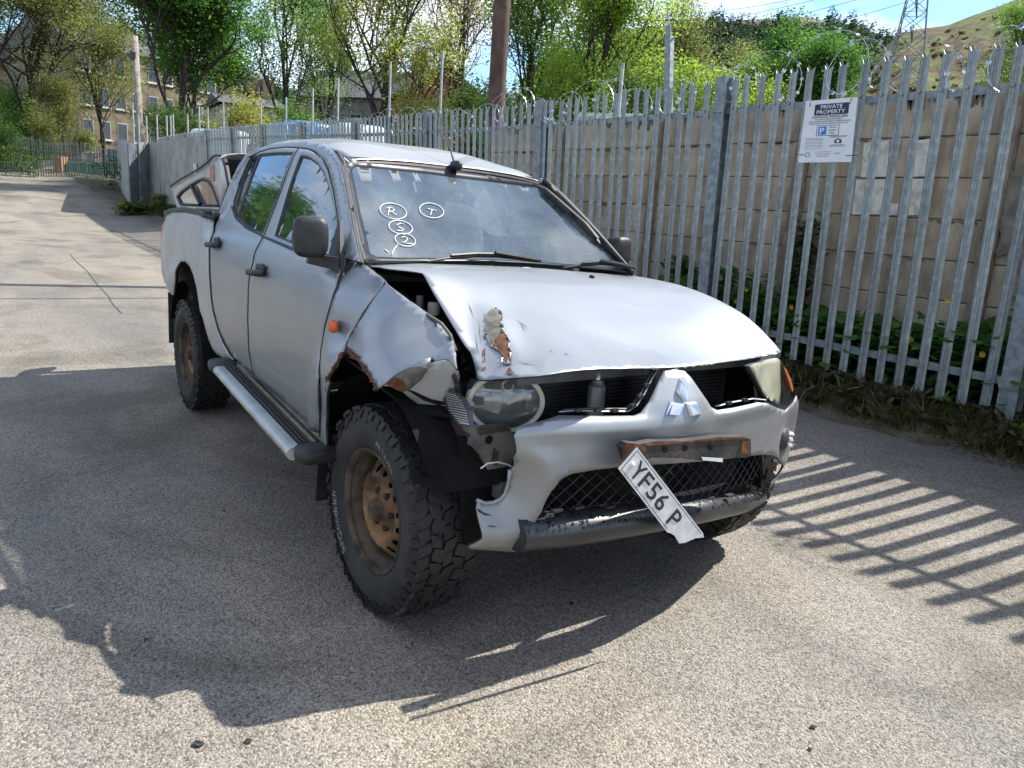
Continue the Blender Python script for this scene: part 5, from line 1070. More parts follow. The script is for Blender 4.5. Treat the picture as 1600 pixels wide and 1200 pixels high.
# ---- wheels
mtyre = pm('tyre rubber', (.005, .005, .005), (.014, .0135, .013), 14, .6, bump=.15, bscale=120, c3=(.012, .012, .012)); mtyreg = pm('dusty sidewall rubber', (.017, .017, .016), (.036, .034, .03), 6, .8, bump=.1, bscale=90)
mwl = pm('worn white tyre lettering', (.06, .06, .058), (.30, .30, .285), 60, .8, p=(.35, .6))
mrim = pm('muddy rusted rim', (.03, .018, .011), (.28, .155, .07), 10, .88, bump=.9, bscale=38, c3=(.13, .066, .028), p=(.3, .7), bdist=.006); mbarrel = pm('dark muddy barrel', (.02, .016, .012), (.09, .065, .042), 12, .85, bump=.6, bscale=40); mmud = pm('caked mud', (.05, .035, .022), (.12, .085, .052), 20, .95, bump=.8, bscale=40)
def wheel(c, Rr, steer, near=True, lab=None):
    w = empty('wheel', c, R_(steer)); w.parent = truck; w.matrix_parent_inverse = Matrix.Translation(truck.location).inverted()
    if lab: w['label'] = lab
    W = .208; hw = W/2; o = -.0
    # sidewall and carcass: y = 0 is the outer face, positive towards the car when near
    s_ = 1 if near else -1
    pr_ = [(.208, .030), (.222, .016), (.228, .006), (.240, .0), (.262, -.010), (.300, -.014), (Rr-.055, -.006), (Rr-.030, .006), (Rr-.016, .018), (Rr-.013, .04), (Rr-.012, W/2), (Rr-.013, W-.04), (Rr-.018, W-.018), (Rr-.06, W+.004), (.28, W+.012), (.215, W-.02)]
    pr_ = [(r, y*s_) for r, y in pr_]
    link('tyre', MB().lathe(pr_, 72).me('tyre', mtyreg, True), w, loc=(0, 0, 0))
    # tread blocks
    tb = MB(); N = 50
    rows = [(.018, .038), (.060, .038), (.103, .036), (.146, .038), (.188, .034)]
    for ri, (yc, bw) in enumerate(rows):
        for k in range(N):
            a0 = 2*math.pi*(k+(.5 if ri % 2 else 0)+RNG.random()*.1)/N; da = 2*math.pi/N*(.40 if ri in (0, 4) else .44)
            sh = (.010 if ri in (1, 3) else -.008)*(1 if k % 2 else -1); r0, r1 = Rr-.018, Rr-(.004 if ri in (0, 4) else 0)
            ang = .25*(-1 if ri % 2 else 1)
            V = []
            for r in (r0, r1):
                for (ty, ta) in ((-1, -1), (1, -1), (1.15, 0.1), (1, 1), (-1, 1), (-1.15, -.1)):
                    y = yc+ty*bw/2*.96+sh*(1 if ta > 0 else 0); a = a0+ta*da+ty*ang*.06; V.append((r*math.cos(a), y*s_, r*math.sin(a)))
            tb.add(V, [(0, 1, 2, 3, 4, 5), (11, 10, 9, 8, 7, 6)]+[(i, i+6, (i+1) % 6+6, (i+1) % 6) for i in range(6)])
    # shoulder lugs reaching down the sidewall
    for k in range(N):
        for yo, sg in ((0, -1), (W, 1)):
            a0 = 2*math.pi*(k+.5)/N; da = 2*math.pi/N*(.30+.1*(k % 2)); ln = .028+.016*(k % 2); V = []
            for (r, y) in ((Rr-.006, .022), (Rr-.014, .004), (Rr-.016-ln, -.012), (Rr-.016-ln, .006), (Rr-.02, .03)):
                yy_ = (y if sg < 0 else W-y)
                for t_ in (-1, 1): V.append((r*math.cos(a0+t_*da), yy_*s_, r*math.sin(a0+t_*da)))
            tb.add(V, [(0, 1, 3, 2), (2, 3, 5, 4), (4, 5, 7, 6), (0, 2, 4, 6, 8), (1, 9, 7, 5, 3)])
    link('tread', tb.me('tread', mtyre), w, loc=(0, 0, 0))
    # rim: barrel, outer lip, dished disc with round slots
    link('rim', MB().lathe([(q, y*s_) for q, y in [(.200, .20), (.196, .10), (.190, .06), (.200, .045), (.206, .030), (.222, .012), (.226, .008), (.224, .004), (.214, .006), (.206, .020)]], 64).me('rim', mbarrel, True), w, loc=(0, 0, 0))
    nh = 16; ring_ = lambda r, cx=0, cy=0, n=48: [(cx+r*math.cos(t_), cy+r*math.sin(t_)) for t_ in np.linspace(0, 2*np.pi, n, endpoint=False)]
    loops = [ring_(.198), ring_(.030, n=20)]
    for k in range(nh):
        a = 2*math.pi*(k+.5)/nh; L = []
        for t_ in np.linspace(0, 2*np.pi, 10, endpoint=False):
            x, y = .021*math.cos(t_), .0145*math.sin(t_); L.append((.152*math.cos(a)+x*math.cos(a)-y*math.sin(a), .152*math.sin(a)+x*math.sin(a)+y*math.cos(a)))
        loops.append(L)
    P, F = tri2d([np.array(l) for l in loops], .014, .009); r = np.hypot(P[:, 0], P[:, 1])
    dep = np.interp(r, [.03, .055, .080, .100, .122, .135, .152, .175, .198], [.034, .044, .060, .058, .036, .036, .050, .080, .098])
    V = np.stack([P[:, 0], dep*s_, P[:, 1]], 1); me = mesh_np('wheel_disc', V, F, mrim, True); dd = link('wheel_disc', me, w, loc=(0, 0, 0)); md = dd.modifiers.new('thickness', 'SOLIDIFY'); md.thickness = .004
    link('hub', MB().lathe([(q, y*s_) for q, y in [(0.0005, .004), (.024, .004), (.034, .010), (.038, .02), (.042, .05)]], 24).me('hub', mmud, True), w, loc=(0, 0, 0))
    nut = MB().lathe([(0.0005, .008), (.010, .010), (.012, .02), (.012, .05)], 6).me('wheel_nut', mrustd)
    for k in range(6): a = 2*math.pi*k/6; link('wheel_nut', nut, w, loc=(.068*math.cos(a), .030*s_, .068*math.sin(a)))
    link('brake_drum', MB().lathe([(0.0005, .10*s_), (.15, .10*s_), (.16, .12*s_), (.16, .18*s_)], 32).me('brake_drum', mdark), w, loc=(0, 0, 0))
    return w
def side_word(w, s, a_mid, r0, h, outline=True):
    V, F = text_2d(s, True); V = V*h; W_ = V[:, 0].max(); P = []
    for x, z in V:
        r = r0+z; a = R_(a_mid)-(x-W_/2)/(r0+h/2); yy_ = np.interp(r, [.240, .262, .300, .33], [0, -.010, -.014, -.010])-.0016; P.append((r*math.cos(a), yy_, r*math.sin(a)))
    link('lettering', MB().add(P, F).me('lettering', mwl), w, loc=(0, 0, 0))
wf = wheel((0, -.848, .380), .377, 1.5, lab='front wheel with muddy rusted steel rim and chunky tyre'); wr = wheel((-2.985, -.845, .366), .366, 0, lab='rear wheel with rusted steel rim')
side_word(wf, 'BFGoodrich', 208, .264, .036); side_word(wf, 'All-Terrain', 62, .270, .024)
side_word(wr, 'All-Terrain', 120, .270, .026)
wheel((0, .86, .386), .384, 3.5, near=False); wheel((-2.985, .845, .366), .366, 0, near=False)

# ================================================================ CANOPY tipped up in the load bed
canopy = empty('truck_canopy', (-3.2, 0, 1.3), label='tilted silver fibreglass truck canopy lying in the load bed', cat='truck canopy')
mcan = pm('dull silver fibreglass', (.42, .42, .40), (.50, .50, .48), 6, .4, metal=.2, coat=.2)
CY = -.70
def cpt(L, y=CY): return [tuple(at(a, b, 'y', y)) for a, b in L]
oc = [(268, 294), (276, 288), (288, 281), (302, 273.5), (316, 265), (328, 255.5), (335, 248.5), (340, 246), (346, 247), (350, 262), (355, 291), (349, 312), (344, 331), (320, 328), (277, 327), (273, 312)]
wc = [(275.5, 307), (282, 299), (296, 289), (310, 280.5), (318, 278.5), (327, 282), (333, 292), (338, 306), (344, 323), (310, 322), (281, 321)]
CS = Surf('y', lambda x, z: np.full(np.shape(x), CY)+0*np.asarray(x), tmin=1.4, tmax=9)
side_ = panel('side_panel', CS, oc, mcan, canopy, holes=[wc], step=.08, edge=.03, thick=.03)
wci = [(278.5, 308), (283.5, 301.5), (297, 292), (310, 284), (317, 282), (325, 285), (331, 294), (336, 307), (340.5, 319.5), (310, 318.5), (283, 317)]
panel('window_frame', CS, wc, mrub, side_, holes=[wci], step=.05, edge=.03, off=.004, thick=.012)
panel('window', CS, wci, mglass, side_, step=.1, off=-.006)
bar = MB(); bar.tube([at(299, 290, 'y', CY-.008), at(313, 319, 'y', CY-.008)], .014, 6); bar.put('window_divider', mrub, side_)
MB().sbox(at(332, 270, 'y', CY-.003), (.10, .012, .10), .3, 8).put('faded_badge', pm('faded orange sticker', (.32, .16, .12), (.42, .25, .2), 40, .6), side_)
P = np.array([at(x, y, 'y', CY) for x, y in oc[:9]]); n = len(P); W_ = 1.22
rfc = MB(); prof = [(0, 0), (.04, .035), (.10, .055), (.3, .075), (.61, .085), (.92, .075), (1.12, .055), (1.18, .035), (1.22, 0)]; V = []
for dy, dz in prof: V += [p+np.array([0, dy, dz*.6]) for p in P]
rfc.add(V, [(j*n+i, j*n+i+1, (j+1)*n+i+1, (j+1)*n+i) for j in range(len(prof)-1) for i in range(n-1)]); rfc.put('roof', mcan, canopy, smooth=True)
panel('side_panel', Surf('y', lambda x, z: np.full(np.shape(x), CY+W_)+0*np.asarray(x)), [('d', p[0], p[2]) for p in [at(x, y, 'y', CY) for x, y in oc]], mcan, canopy, step=.1, edge=.05, thick=.03)
fr_ = MB(); a_, b_ = at(347, 248, 'y', CY), at(344, 331, 'y', CY); fr_.prism([a_+[.03, .03, 0], b_+[.03, .03, 0], b_+[.03, W_-.03, 0], a_+[.03, W_-.03, .04]], (-.02, 0, 0)); fr_.put('dark_interior_sheet', mblack, canopy)  # black sheet standing in for the shaded interior at the open end
sl3 = MB(); sl3.tube([tuple(p+np.array([0, -.008, .012])) for p in P], .008, 5); sl3.put('top_seal', mrub, canopy)
# ================================================================ THINGS BEHIND THE FENCE
def gz(p): return float(zground(p[0], p[1]))
def standing(px_, D, zb):
    p = far(px_, D, zb); return np.array([p[0], p[1], zb])
def toprow(p, py): return ztop(p, py)
mwood = pm('creosoted pole wood', (.05, .03, .022), (.115, .068, .05), 3, .85, bump=.5, bscale=14, c3=(.08, .046, .034), p=(.3, .7), distort=2)
mwoodg = pm('grey pole wood', (.17, .145, .115), (.28, .25, .21), 3, .85, bump=.4, bscale=14, distort=2)
p = standing(760, 13.2, .3); hN = 9.0
mb = MB(); mb.tube([p, p+[0, 0, 3], p+[-.01, -.0, 6], p+[-.02, 0, hN]], [.155, .14, .128, .12], 18); o = mb.put('trunk', mwood, empty('telegraph_pole', tuple(p), label='thick brown wooden telegraph pole behind the middle of the fence', cat='telegraph pole'), smooth='a')
for z in (1.2, 1.9, 2.6, 3.4): MB().tube([p+[-.18, -.12, z], p+[-.05, -.16, z+.01]], .012, 6).put('step_iron', mbolt, o.parent)
p = standing(225, 34, .45); zt = toprow(standing(211, 34, .45), 45)
q = far(211, 34, zt)
mb = MB(); mb.tube([p-[0, 0, .2], p*.5+q*.5, q], [.17, .145, .12], 14); pl2 = empty('utility_pole', tuple(p), label='leaning pale wooden utility pole beside the far end of the fence', cat='utility pole'); mb.put('trunk', mwoodg, pl2, smooth=True)
mb = MB(); qq = p*.12+q*.88; mb.box(qq+[.05, -.15, 0], (.18, .22, .35)); mb.put('junction_box', mblack, pl2)
# broken steel post
p = standing(1036, 10.6, .3); zt = toprow(p, 16); q = far(1044, 10.6, zt); mb = MB()
for dx, dy, sx, sy in ((0, 0, .10, .008), (-.05, .03, .008, .07), (.05, .03, .008, .07)):
    mb.prism([p+[dx-sx/2, dy-sy/2, 0], p+[dx+sx/2, dy-sy/2, 0], p+[dx+sx/2, dy+sy/2, 0], p+[dx-sx/2, dy+sy/2, 0]], (q-p)*(1 if dx == 0 else .93+.03*np.sign(dx)))
mb.prism([p+(q-p)+[-.01, 0, -.02], p+(q-p)+[.02, 0, -.02], p+(q-p)*1.05+[0, 0, 0]], (0, .01, 0)); mb.prism([q+[.02, 0, -.3], q+[.16, 0, -.16], q+[.03, 0, -.22]], (0, .01, 0))
sp_ = mb.put('broken_steel_post', mgald); tag(sp_, 'tall blue grey steel post with a broken top behind the fence', 'post')
# slim posts in the yard: (px, depth, top row, radius, colour)
mpost = pm('pale fence post', (.24, .26, .27), (.36, .38, .39), 9, .6)
SPL = [(214, 30, 160, 'furthest left of the row of slim yard posts'), (222, 31, 178, None), (234, 30.5, 181, None), (250, 30, 179, None), (265, 29, 181, None), (271, 29.5, 180, None), (275, 29, 179, None), (297, 28, 179, None), (315, 27, 166, None), (328, 26.5, 168, None), (352, 25, 158, None),
       (409, 24, 161, 'slim steel post by the pale bush'), (447, 22, 152, 'slim steel post left of the blue van'), (487, 20.5, 138, 'slim steel post in front of the blue van'), (525, 19.3, 122, 'slim steel post right of the blue van end'), (602, 17, 96, 'taller slim steel post in front of the white van'), (678, 15.2, 80, 'tallest slim steel post left of the telegraph pole'), (940, 9.9, 99, 'short white post stub above the wall near the shed roof')]
for i, (a, D, t_, lb) in enumerate(SPL):
    p = standing(a, D, .4 if D > 12 else .4); zt = toprow(p, t_); r = .022 if D < 26 else .026
    if lb is None: lb = ['', 'second slim post, just right of the leaning utility pole foot', 'third slim post of the yard row, right of the utility pole', 'fourth slim post of the yard row, standing alone', 'left one of three slim posts standing close together', 'middle one of three slim posts standing close together', 'right one of three slim posts standing close together', 'slim post under the middle of the dense dark tree', 'taller slim post right of the middle of the dense tree', 'slim post at the right side of the dense dark tree', 'slim post left of the pale bush, tall and alone'][i]
    mb = MB().box(((p[0]), p[1], (zt+.4)/2), (r*1.6, r*1.6, zt-.4), rz=R_(35)); o = mb.put('slim_post', mpost); tag(o, lb, 'post', 'slim posts standing in the yard behind the fence')
# ---- razor wire along the fence top
mwire = pm('razor wire', (.42, .44, .45), (.6, .62, .62), 40, .35, metal=.8)
def razor(xa, xb, n, lab, seed, rad=.27, zc=2.72):
    r = random.Random(seed); t = np.linspace(0, n, n*22); x = xa+(xb-xa)*t/n; a = 2*np.pi*t; k = t
    ph = np.sin(k*.9+seed)*.25; rr = rad*(1+.28*np.sin(k*1.7+seed)+.15*np.sin(k*.63*2+1)); sag = -.10*np.sin(k*.5)**2
    x = x+rr*.75*np.cos(a+ph)+.10*np.sin(k*2.3); y = 3.45+rr*.35*np.sin(a*1.0+1.0); z = zc+sag+rr*.95*np.sin(a+ph)+zground(x, 3.5)-.27-.05
    P = np.stack([x, y, z], 1); mb = MB(); mb.tube(P, .0024, 4, cap=False); T = np.gradient(P, axis=0)
    for i in range(0, len(P), 2):
        tt = T[i]/np.linalg.norm(T[i]); u = np.cross(tt, [r.uniform(-1, 1), r.uniform(-1, 1), r.uniform(-1, 1)]); u /= np.linalg.norm(u); l_ = .013+.010*r.random()
        mb.add([P[i]-tt*.016+u*l_, P[i]-tt*.004, P[i]+tt*.004, P[i]+tt*.016+u*l_*.7, P[i]-tt*.016-u*l_, P[i]+tt*.016-u*l_*.7], [(0, 1, 2, 3), (1, 4, 5, 2)])
    o = mb.put('razor_wire', mwire); tag(o, lab, 'razor wire', 'coils of razor wire along the fence top')
razor(.95, -2.35, 8, 'loose razor wire coil above the parking sign and right end of fence', 3, .20, 2.70)
razor(-2.3, -3.85, 5, 'razor wire coil beside the broken steel post', 11, .15, 2.66)
razor(-3.95, -6.15, 7, 'razor wire coil above the fence over the green shed roof', 5, .18, 2.66)
razor(-6.0, -8.9, 8, 'tangled razor wire in front of the telegraph pole', 8, .18, 2.62)
razor(-9.3, -18.8, 22, 'long razor wire coil over the fence in front of the vans', 13, .17, 2.6)

# ---------------------------------------------------------------- trees
mleaf = {}
def leafmat(nm, c1, c2, c3):
    m = pm(nm, c1, c2, .55, .62, c3=c3, p=(.35, .65), detail=9, spec=.25); b = m.node_tree.nodes['Principled BSDF']
    n = m.node_tree.nodes; l = m.node_tree.links
    tr = n.new('ShaderNodeBsdfTranslucent'); mxs = n.new('ShaderNodeMixShader'); mxs.inputs[0].default_value = .5
    src = b.inputs['Base Color'].links[0].from_socket; hs = n.new('ShaderNodeHueSaturation'); hs.inputs['Value'].default_value = 1.75; l.new(src, hs.inputs['Color']); l.new(hs.outputs[0], tr.inputs[0])
    o = [q for q in n if q.type == 'OUTPUT_MATERIAL'][0]; l.new(b.outputs[0], mxs.inputs[1]); l.new(tr.outputs[0], mxs.inputs[2]); l.new(mxs.outputs[0], o.inputs[0]); return m
LG = leafmat('fresh green leaves', (.065, .13, .025), (.17, .27, .05), (.11, .20, .035))
LD = leafmat('deep green leaves', (.04, .10, .018), (.10, .20, .035), (.065, .15, .025))
LY = leafmat('yellow green leaves', (.17, .20, .035), (.32, .32, .07), (.24, .26, .05))
LB = leafmat('bright lime leaves', (.15, .24, .03), (.28, .38, .055), (.21, .31, .04))
LR = leafmat('young coppery leaves', (.15, .085, .05), (.22, .15, .08), (.16, .14, .055))
LO = leafmat('olive spring leaves', (.11, .13, .035), (.19, .20, .06), (.15, .165, .045))
LS = leafmat('scrub leaves', (.028, .07, .014), (.075, .135, .025), (.05, .10, .02))
mbark = pm('bark', (.022, .018, .014), (.055, .046, .037), 6, .9, bump=.5, bscale=20); mbarkl = pm('pale bark', (.09, .08, .065), (.17, .15, .12), 6, .9, bump=.4, bscale=20)
def grow(rng, base, H, spread, r0, levels=4, vase=.5, nb=5, tilt=(0, 0), clear=.25):
    "tapered trunk with limbs; returns tube paths and twig ends"
    paths = []; ends = []
    def seg(p, d, L, r, lev):
        n = 5; P = [p]; q = p.copy(); dd = d.copy()
        for i in range(n):
            dd = dd+rng.normal(0, .10+.03*lev, 3)+np.array([0, 0, .05]); dd /= np.linalg.norm(dd); q = q+dd*L/n; P.append(q.copy())
        r1 = r*(.55 if lev else .6); paths.append((np.array(P), np.linspace(r, r1, n+1), lev))
        if lev >= levels: ends.extend(P[2:]); return
        if lev >= levels-1: ends.extend(P[3:])
        k = nb if lev == 0 else rng.integers(3, 5)
        for j in range(k):
            f = (clear+(1-clear)*(j+.6)/k) if lev == 0 else .35+.65*(j+rng.random())/k; f = min(f, .999); ii = min(int(f*n), n-1); s_ = P[ii]+(P[ii+1]-P[ii])*(f*n-ii)
            az = rng.random()*2*np.pi+j*2.4; up = vase+.25*rng.random() if lev == 0 else .35+.4*rng.random(); out_ = np.array([math.cos(az), math.sin(az), 0])
            nd_ = (out_*(1-up)*(1.5 if lev == 0 else 1.)+dd*.55*up+np.array([0, 0, up*.7])); nd_ /= np.linalg.norm(nd_)
            seg(s_, nd_, L*(spread if lev == 0 else .66)*(1-.30*f*(lev == 0))*(.8+.35*rng.random()), r*(.48 if lev == 0 else .55), lev+1)
        if lev > 0: seg(P[-1], dd, L*.55, r1, lev+1)
    seg(np.array(base, float), np.array([tilt[0], tilt[1], 1.]), H*.55, r0, 0)
    return paths, np.array(ends)
def leaves(rng, C, n, sig, size, flat=.6):
    "n leaf quads scattered round centres C"
    n = int(n*2.1); size = size*.52; sig = sig*.9
    c = C[rng.integers(0, len(C), n)]+rng.normal(0, 1, (n, 3))*sig*np.array([1, 1, flat]); s_ = size*(.6+.8*rng.random(n))[:, None]
    u = rng.normal(0, 1, (n, 3)); u[:, 2] *= .5; u /= np.linalg.norm(u, axis=1)[:, None]; w = rng.normal(0, 1, (n, 3)); w -= (w*u).sum(1)[:, None]*u; w /= np.linalg.norm(w, axis=1)[:, None]
    V = np.stack([c-u*s_, c-w*s_*.55, c+u*s_, c+w*s_*.55], 1).reshape(-1, 3); return V, np.arange(4*n).reshape(n, 4)
def tree(nm, lab, base, H, spread, r0, mat, n, sig, size, seed, bark=None, group='trees behind the fence', fit=None, cat='tree', **k):
    rng = np.random.default_rng(seed); base = np.array(base, float)
    paths, ends = grow(rng, (0, 0, 0), H, spread, r0, **k)
    c_ = ends.mean(0); ends = ends.copy()
    for A2 in [ends]+[q[0] for q in paths]: A2[:, :2] -= c_[:2]*np.clip(A2[:, 2:3]/c_[2], 0, 1.2)
    if fit is not None:   # scale the crown to the seen width and height
        w, h = fit; lo, hi = ends.min(0), ends.max(0); sx = w/max(.1, np.percentile(np.hypot(ends[:, 0], ends[:, 1]), 95)*2); sz = h/hi[2]
        S = np.array([sx, sx, sz]); ends = ends*S; paths = [(P*S, r, l_) for P, r, l_ in paths]
    t = empty(nm, tuple(base), label=lab, cat=cat, group=group)
    mb = MB()
    for P, r, lev in paths:
        if lev <= 3: mb.tube(P, np.maximum(r*.62, .010), 7 if lev < 2 else 4, cap=False)
    link('trunk', mb.me('trunk', bark or mbark, True), t, loc=(0, 0, 0))
    V, F = leaves(rng, ends, n, sig, size); link('crown', mesh_np('crown', V, F, mat), t, loc=(0, 0, 0))
    return t
def tree_px(nm, lab, pxc, D, zb, ytop, wpx, *a, **k):
    p = standing(pxc, D, zb); zt = toprow(p, ytop); return tree(nm, lab, p, zt-zb, *a, fit=(wpx*D/FPX, zt-zb), **k)
tree_px('tree', 'bright green tree cut off by the left edge of the photo', -25, 56, 1.3, -200, 200, .62, .35, LB, 16000, .55, .17, 21, vase=.4)
tree_px('tree', 'half bare ivy clad tree with olive leaves behind the far fence', 66, 56, 1.3, -190, 280, .70, .55, LO, 17000, .50, .15, 22, vase=.95, nb=7, clear=.06)
tree_px('tree', 'thin twiggy olive tree in front of the stone mill corner', 160, 62, 1.5, -60, 160, .62, .22, LO, 13000, .5, .14, 41, vase=.85, nb=7, clear=.08)
tree_px('tree', 'large dense dark green tree left of centre behind the fence corner', 288, 42, .9, -110, 222, .60, .36, LD, 30000, .50, .17, 23, vase=.5, nb=8, clear=.15)
tree_px('tree', 'airy pale green tree right of the dense dark tree', 440, 50, .9, -130, 190, .60, .26, LG, 9500, .42, .14, 24, vase=.6, nb=7, clear=.15)
tree_px('tree', 'second airy green tree behind the blue van', 508, 52, .9, -90, 130, .60, .24, LG, 6500, .42, .14, 25, vase=.65, nb=7, clear=.15)
tree_px('tree', 'spreading yellow green tree behind the white van', 603, 38, .8, -120, 210, .62, .26, LY, 11000, .38, .12, 26, vase=.55, nb=8, clear=.12)
tree_px('tree', 'sparse coppery tree left of the telegraph pole', 702, 42, .8, -120, 150, .62, .22, LR, 5200, .35, .11, 27, vase=.7, nb=8, clear=.12)
tree_px('tree', 'airy mid green tree right of the telegraph pole', 832, 36, .8, -130, 190, .60, .24, LG, 12000, .40, .12, 28, vase=.6, nb=8, clear=.12)
tree_px('tree', 'bright lime green tree behind the shed roof', 925, 33, .8, -130, 200, .60, .24, LB, 17000, .40, .12, 29, vase=.5, nb=8, clear=.12)
tree_px('tree', 'thin twiggy tree beside the broken steel post', 1025, 36, .8, -20, 130, .60, .18, LO, 5200, .4, .10, 30, vase=.7, nb=8, clear=.1)
tree_px('tree', 'olive round bush tree in front of the wooded hill', 1135, 60, 2., 58, 140, .62, .2, LO, 9000, .6, .17, 31, vase=.4, nb=8, clear=.05)
tree_px('tree', 'round dense green tree right of centre above the fence', 1232, 40, 1., 12, 165, .62, .25, LD, 24000, .45, .14, 32, vase=.35, nb=9, clear=.08)
tree_px('tree', 'green tree on the hillside at the top right', 1575, 95, 12., -10, 130, .62, .35, LG, 9000, .8, .24, 33, vase=.35, nb=8, clear=.05)
tree_px('tree', 'small green tree at the left foot of the dense round tree', 1165, 45, 1., 60, 85, .62, .2, LG, 8000, .4, .14, 34, vase=.35, nb=8, clear=.05)
for i, (a, D, t_, w, m_, n_) in enumerate([(100, 55, 118, 95, LO, 9000), (25, 56, 120, 110, LD, 9000), (390, 40, 150, 110, LY, 5000), (460, 44, 155, 90, LG, 4000), (655, 34, 150, 120, LY, 5000), (740, 40, 120, 120, LS, 7000), (820, 33, 130, 150, LG, 7500), (905, 28, 125, 150, LG, 8000), (985, 30, 110, 140, LS, 8000), (1080, 34, 100, 120, LB, 8000), (1150, 38, 125, 130, LB, 6000), (35, 52, 212, 95, LS, 6000), (-20, 49, 190, 100, LS, 6000), (290, 40, 165, 150, LS, 5000)]):
    tree_px('bush', ['olive bush in front of the dull stone building corner', 'dark green bush below the half bare ivy clad tree', 'yellow green bush left of the blue van', 'low green bush behind the blue van', 'yellow green bush behind the white van', 'dark scrub bush behind the telegraph pole', 'green bush right of the telegraph pole', 'green bush over the shed roof', 'dark bush left of the broken steel post', 'lime bush right of the broken steel post', 'lime bush below the olive bush tree', 'dark ivy bush over the far fence', 'dark bush at the far fence by the left edge', 'low scrub under the dense dark tree'][i], a, D, .6 if D < 45 else 1.2, t_, w, .8, .10, m_, n_, .38, .11, 50+i, levels=3, vase=.3, nb=7, clear=.02, cat='bush', group='bushes behind the fence')

# ---------------------------------------------------------------- hills
mhill = bpy.data.materials.new('hillside'); mhill.use_nodes = True
def _hill():
    n = mhill.node_tree.nodes; l = mhill.node_tree.links; b = n['Principled BSDF']; b.inputs['Roughness'].default_value = .95; b.inputs['Specular IOR Level'].default_value = .1
    t = n.new('ShaderNodeTexCoord')
    def nz_(s_, d_=8, di=.6, m=(1, 1, 2.5)):
        mp_ = n.new('ShaderNodeMapping'); mp_.inputs['Scale'].default_value = m; l.new(t.outputs['Object'], mp_.inputs[0]); z = n.new('ShaderNodeTexNoise'); z.inputs['Scale'].default_value = s_; z.inputs['Detail'].default_value = d_; z.inputs['Distortion'].default_value = di; l.new(mp_.outputs[0], z.inputs[0]); return z.outputs[0]
    def rmp(s_, st):
        q = n.new('ShaderNodeValToRGB'); e = q.color_ramp.elements; e[0].position, e[0].color = st[0][0], sc(st[0][1]); e[1].position, e[1].color = st[-1][0], sc(st[-1][1])
        for p_, c_ in st[1:-1]: w = e.new(p_); w.color = sc(c_)
        l.new(s_, q.inputs[0]); return q.outputs[0]
    a = rmp(nz_(.045), [(.36, (.075, .05, .035)), (.47, (.12, .09, .055)), (.53, (.10, .115, .045)), (.60, (.125, .155, .05)), (.70, (.10, .08, .045))])
    c = rmp(nz_(.35), [(.35, (.45, .42, .40)), (.55, (1, 1, 1)), (.7, (1.15, 1.15, 1.1))]); m_ = n.new('ShaderNodeMix'); m_.data_type = 'RGBA'; m_.blend_type = 'MULTIPLY'; m_.inputs[0].default_value = .8
    l.new(a, m_.inputs[6]); l.new(c, m_.inputs[7]); l.new(m_.outputs[2], b.inputs['Base Color'])
_hill()
mmoor = pm('brown moor', (.07, .05, .035), (.12, .095, .06), .03, .95, c3=(.09, .075, .045))
def hill(nm, ridge, Dn, Df, zn, mat, rows=22, pw=1.25, seed=1):
    "land rising from depth Dn to a ridge seen along the given pixels at depth Df"
    R2 = np.random.default_rng(seed); xs_ = np.linspace(ridge[0][0], ridge[-1][0], 90); ys_ = np.interp(xs_, [q[0] for q in ridge], [q[1] for q in ridge]); V = []
    for x, y in zip(xs_, ys_):
        dn = Dn if np.isscalar(Dn) else np.interp(x, [ridge[0][0], ridge[-1][0]], Dn)
        top_ = CAM+Df*(CD+CR*(x-800)/FPX-CU*(y-600)/FPX); a_ = far(x, dn, zn)
        for j in range(rows+4):
            t_ = j/rows; p_ = a_+(top_-a_)*t_; p_[2] = zn+(top_[2]-zn)*(min(t_, 1)**pw)-max(0, t_-1)*(top_[2]-zn)*3; p_[2] += R2.normal(0, .0035)*Df*t_*(1-min(t_, 1))*2; V.append(p_)
    k = rows+4; I = np.arange(len(xs_)*k).reshape(len(xs_), k); F = np.stack([I[:-1, :-1], I[1:, :-1], I[1:, 1:], I[:-1, 1:]], -1).reshape(-1, 4)[:, ::-1]
    link(nm, mesh_np(nm, V, F, mat, True), kind='structure'); return np.array(V).reshape(len(xs_), k, 3)
h1 = hill('moor_hill', [(950, 46), (1010, 44), (1060, 38), (1120, 34), (1200, 29), (1260, 26), (1340, 45), (1400, 66), (1500, 80)], 110, 620, 4, mmoor, seed=2)
h2 = hill('grass_hill', [(1290, 140), (1330, 118), (1375, 80), (1405, 54), (1430, 46), (1480, 40), (1520, 24), (1560, 10), (1600, -6), (1760, -40), (1900, -60)], (95, 60), 300, 3, mhill, pw=1.1, seed=3)
h3 = hill('wooded_hill', [(820, 120), (900, 96), (1000, 60), (1060, 45), (1120, 34), (1180, 44), (1230, 36), (1290, 34), (1340, 40), (1395, 62), (1450, 90)], 90, 440, 3, pm('wood floor', (.022, .03, .018), (.045, .06, .03), .1, .95), seed=4)
# left: wooded slope beyond the buildings
h4 = hill('far_hill', [(-500, 120), (-200, 100), (100, 30), (200, 40), (330, 120), (520, 150), (700, 150), (900, 140)], 110, 420, 3, pm('far wood', (.03, .045, .02), (.06, .085, .035), .06, .95), seed=5)
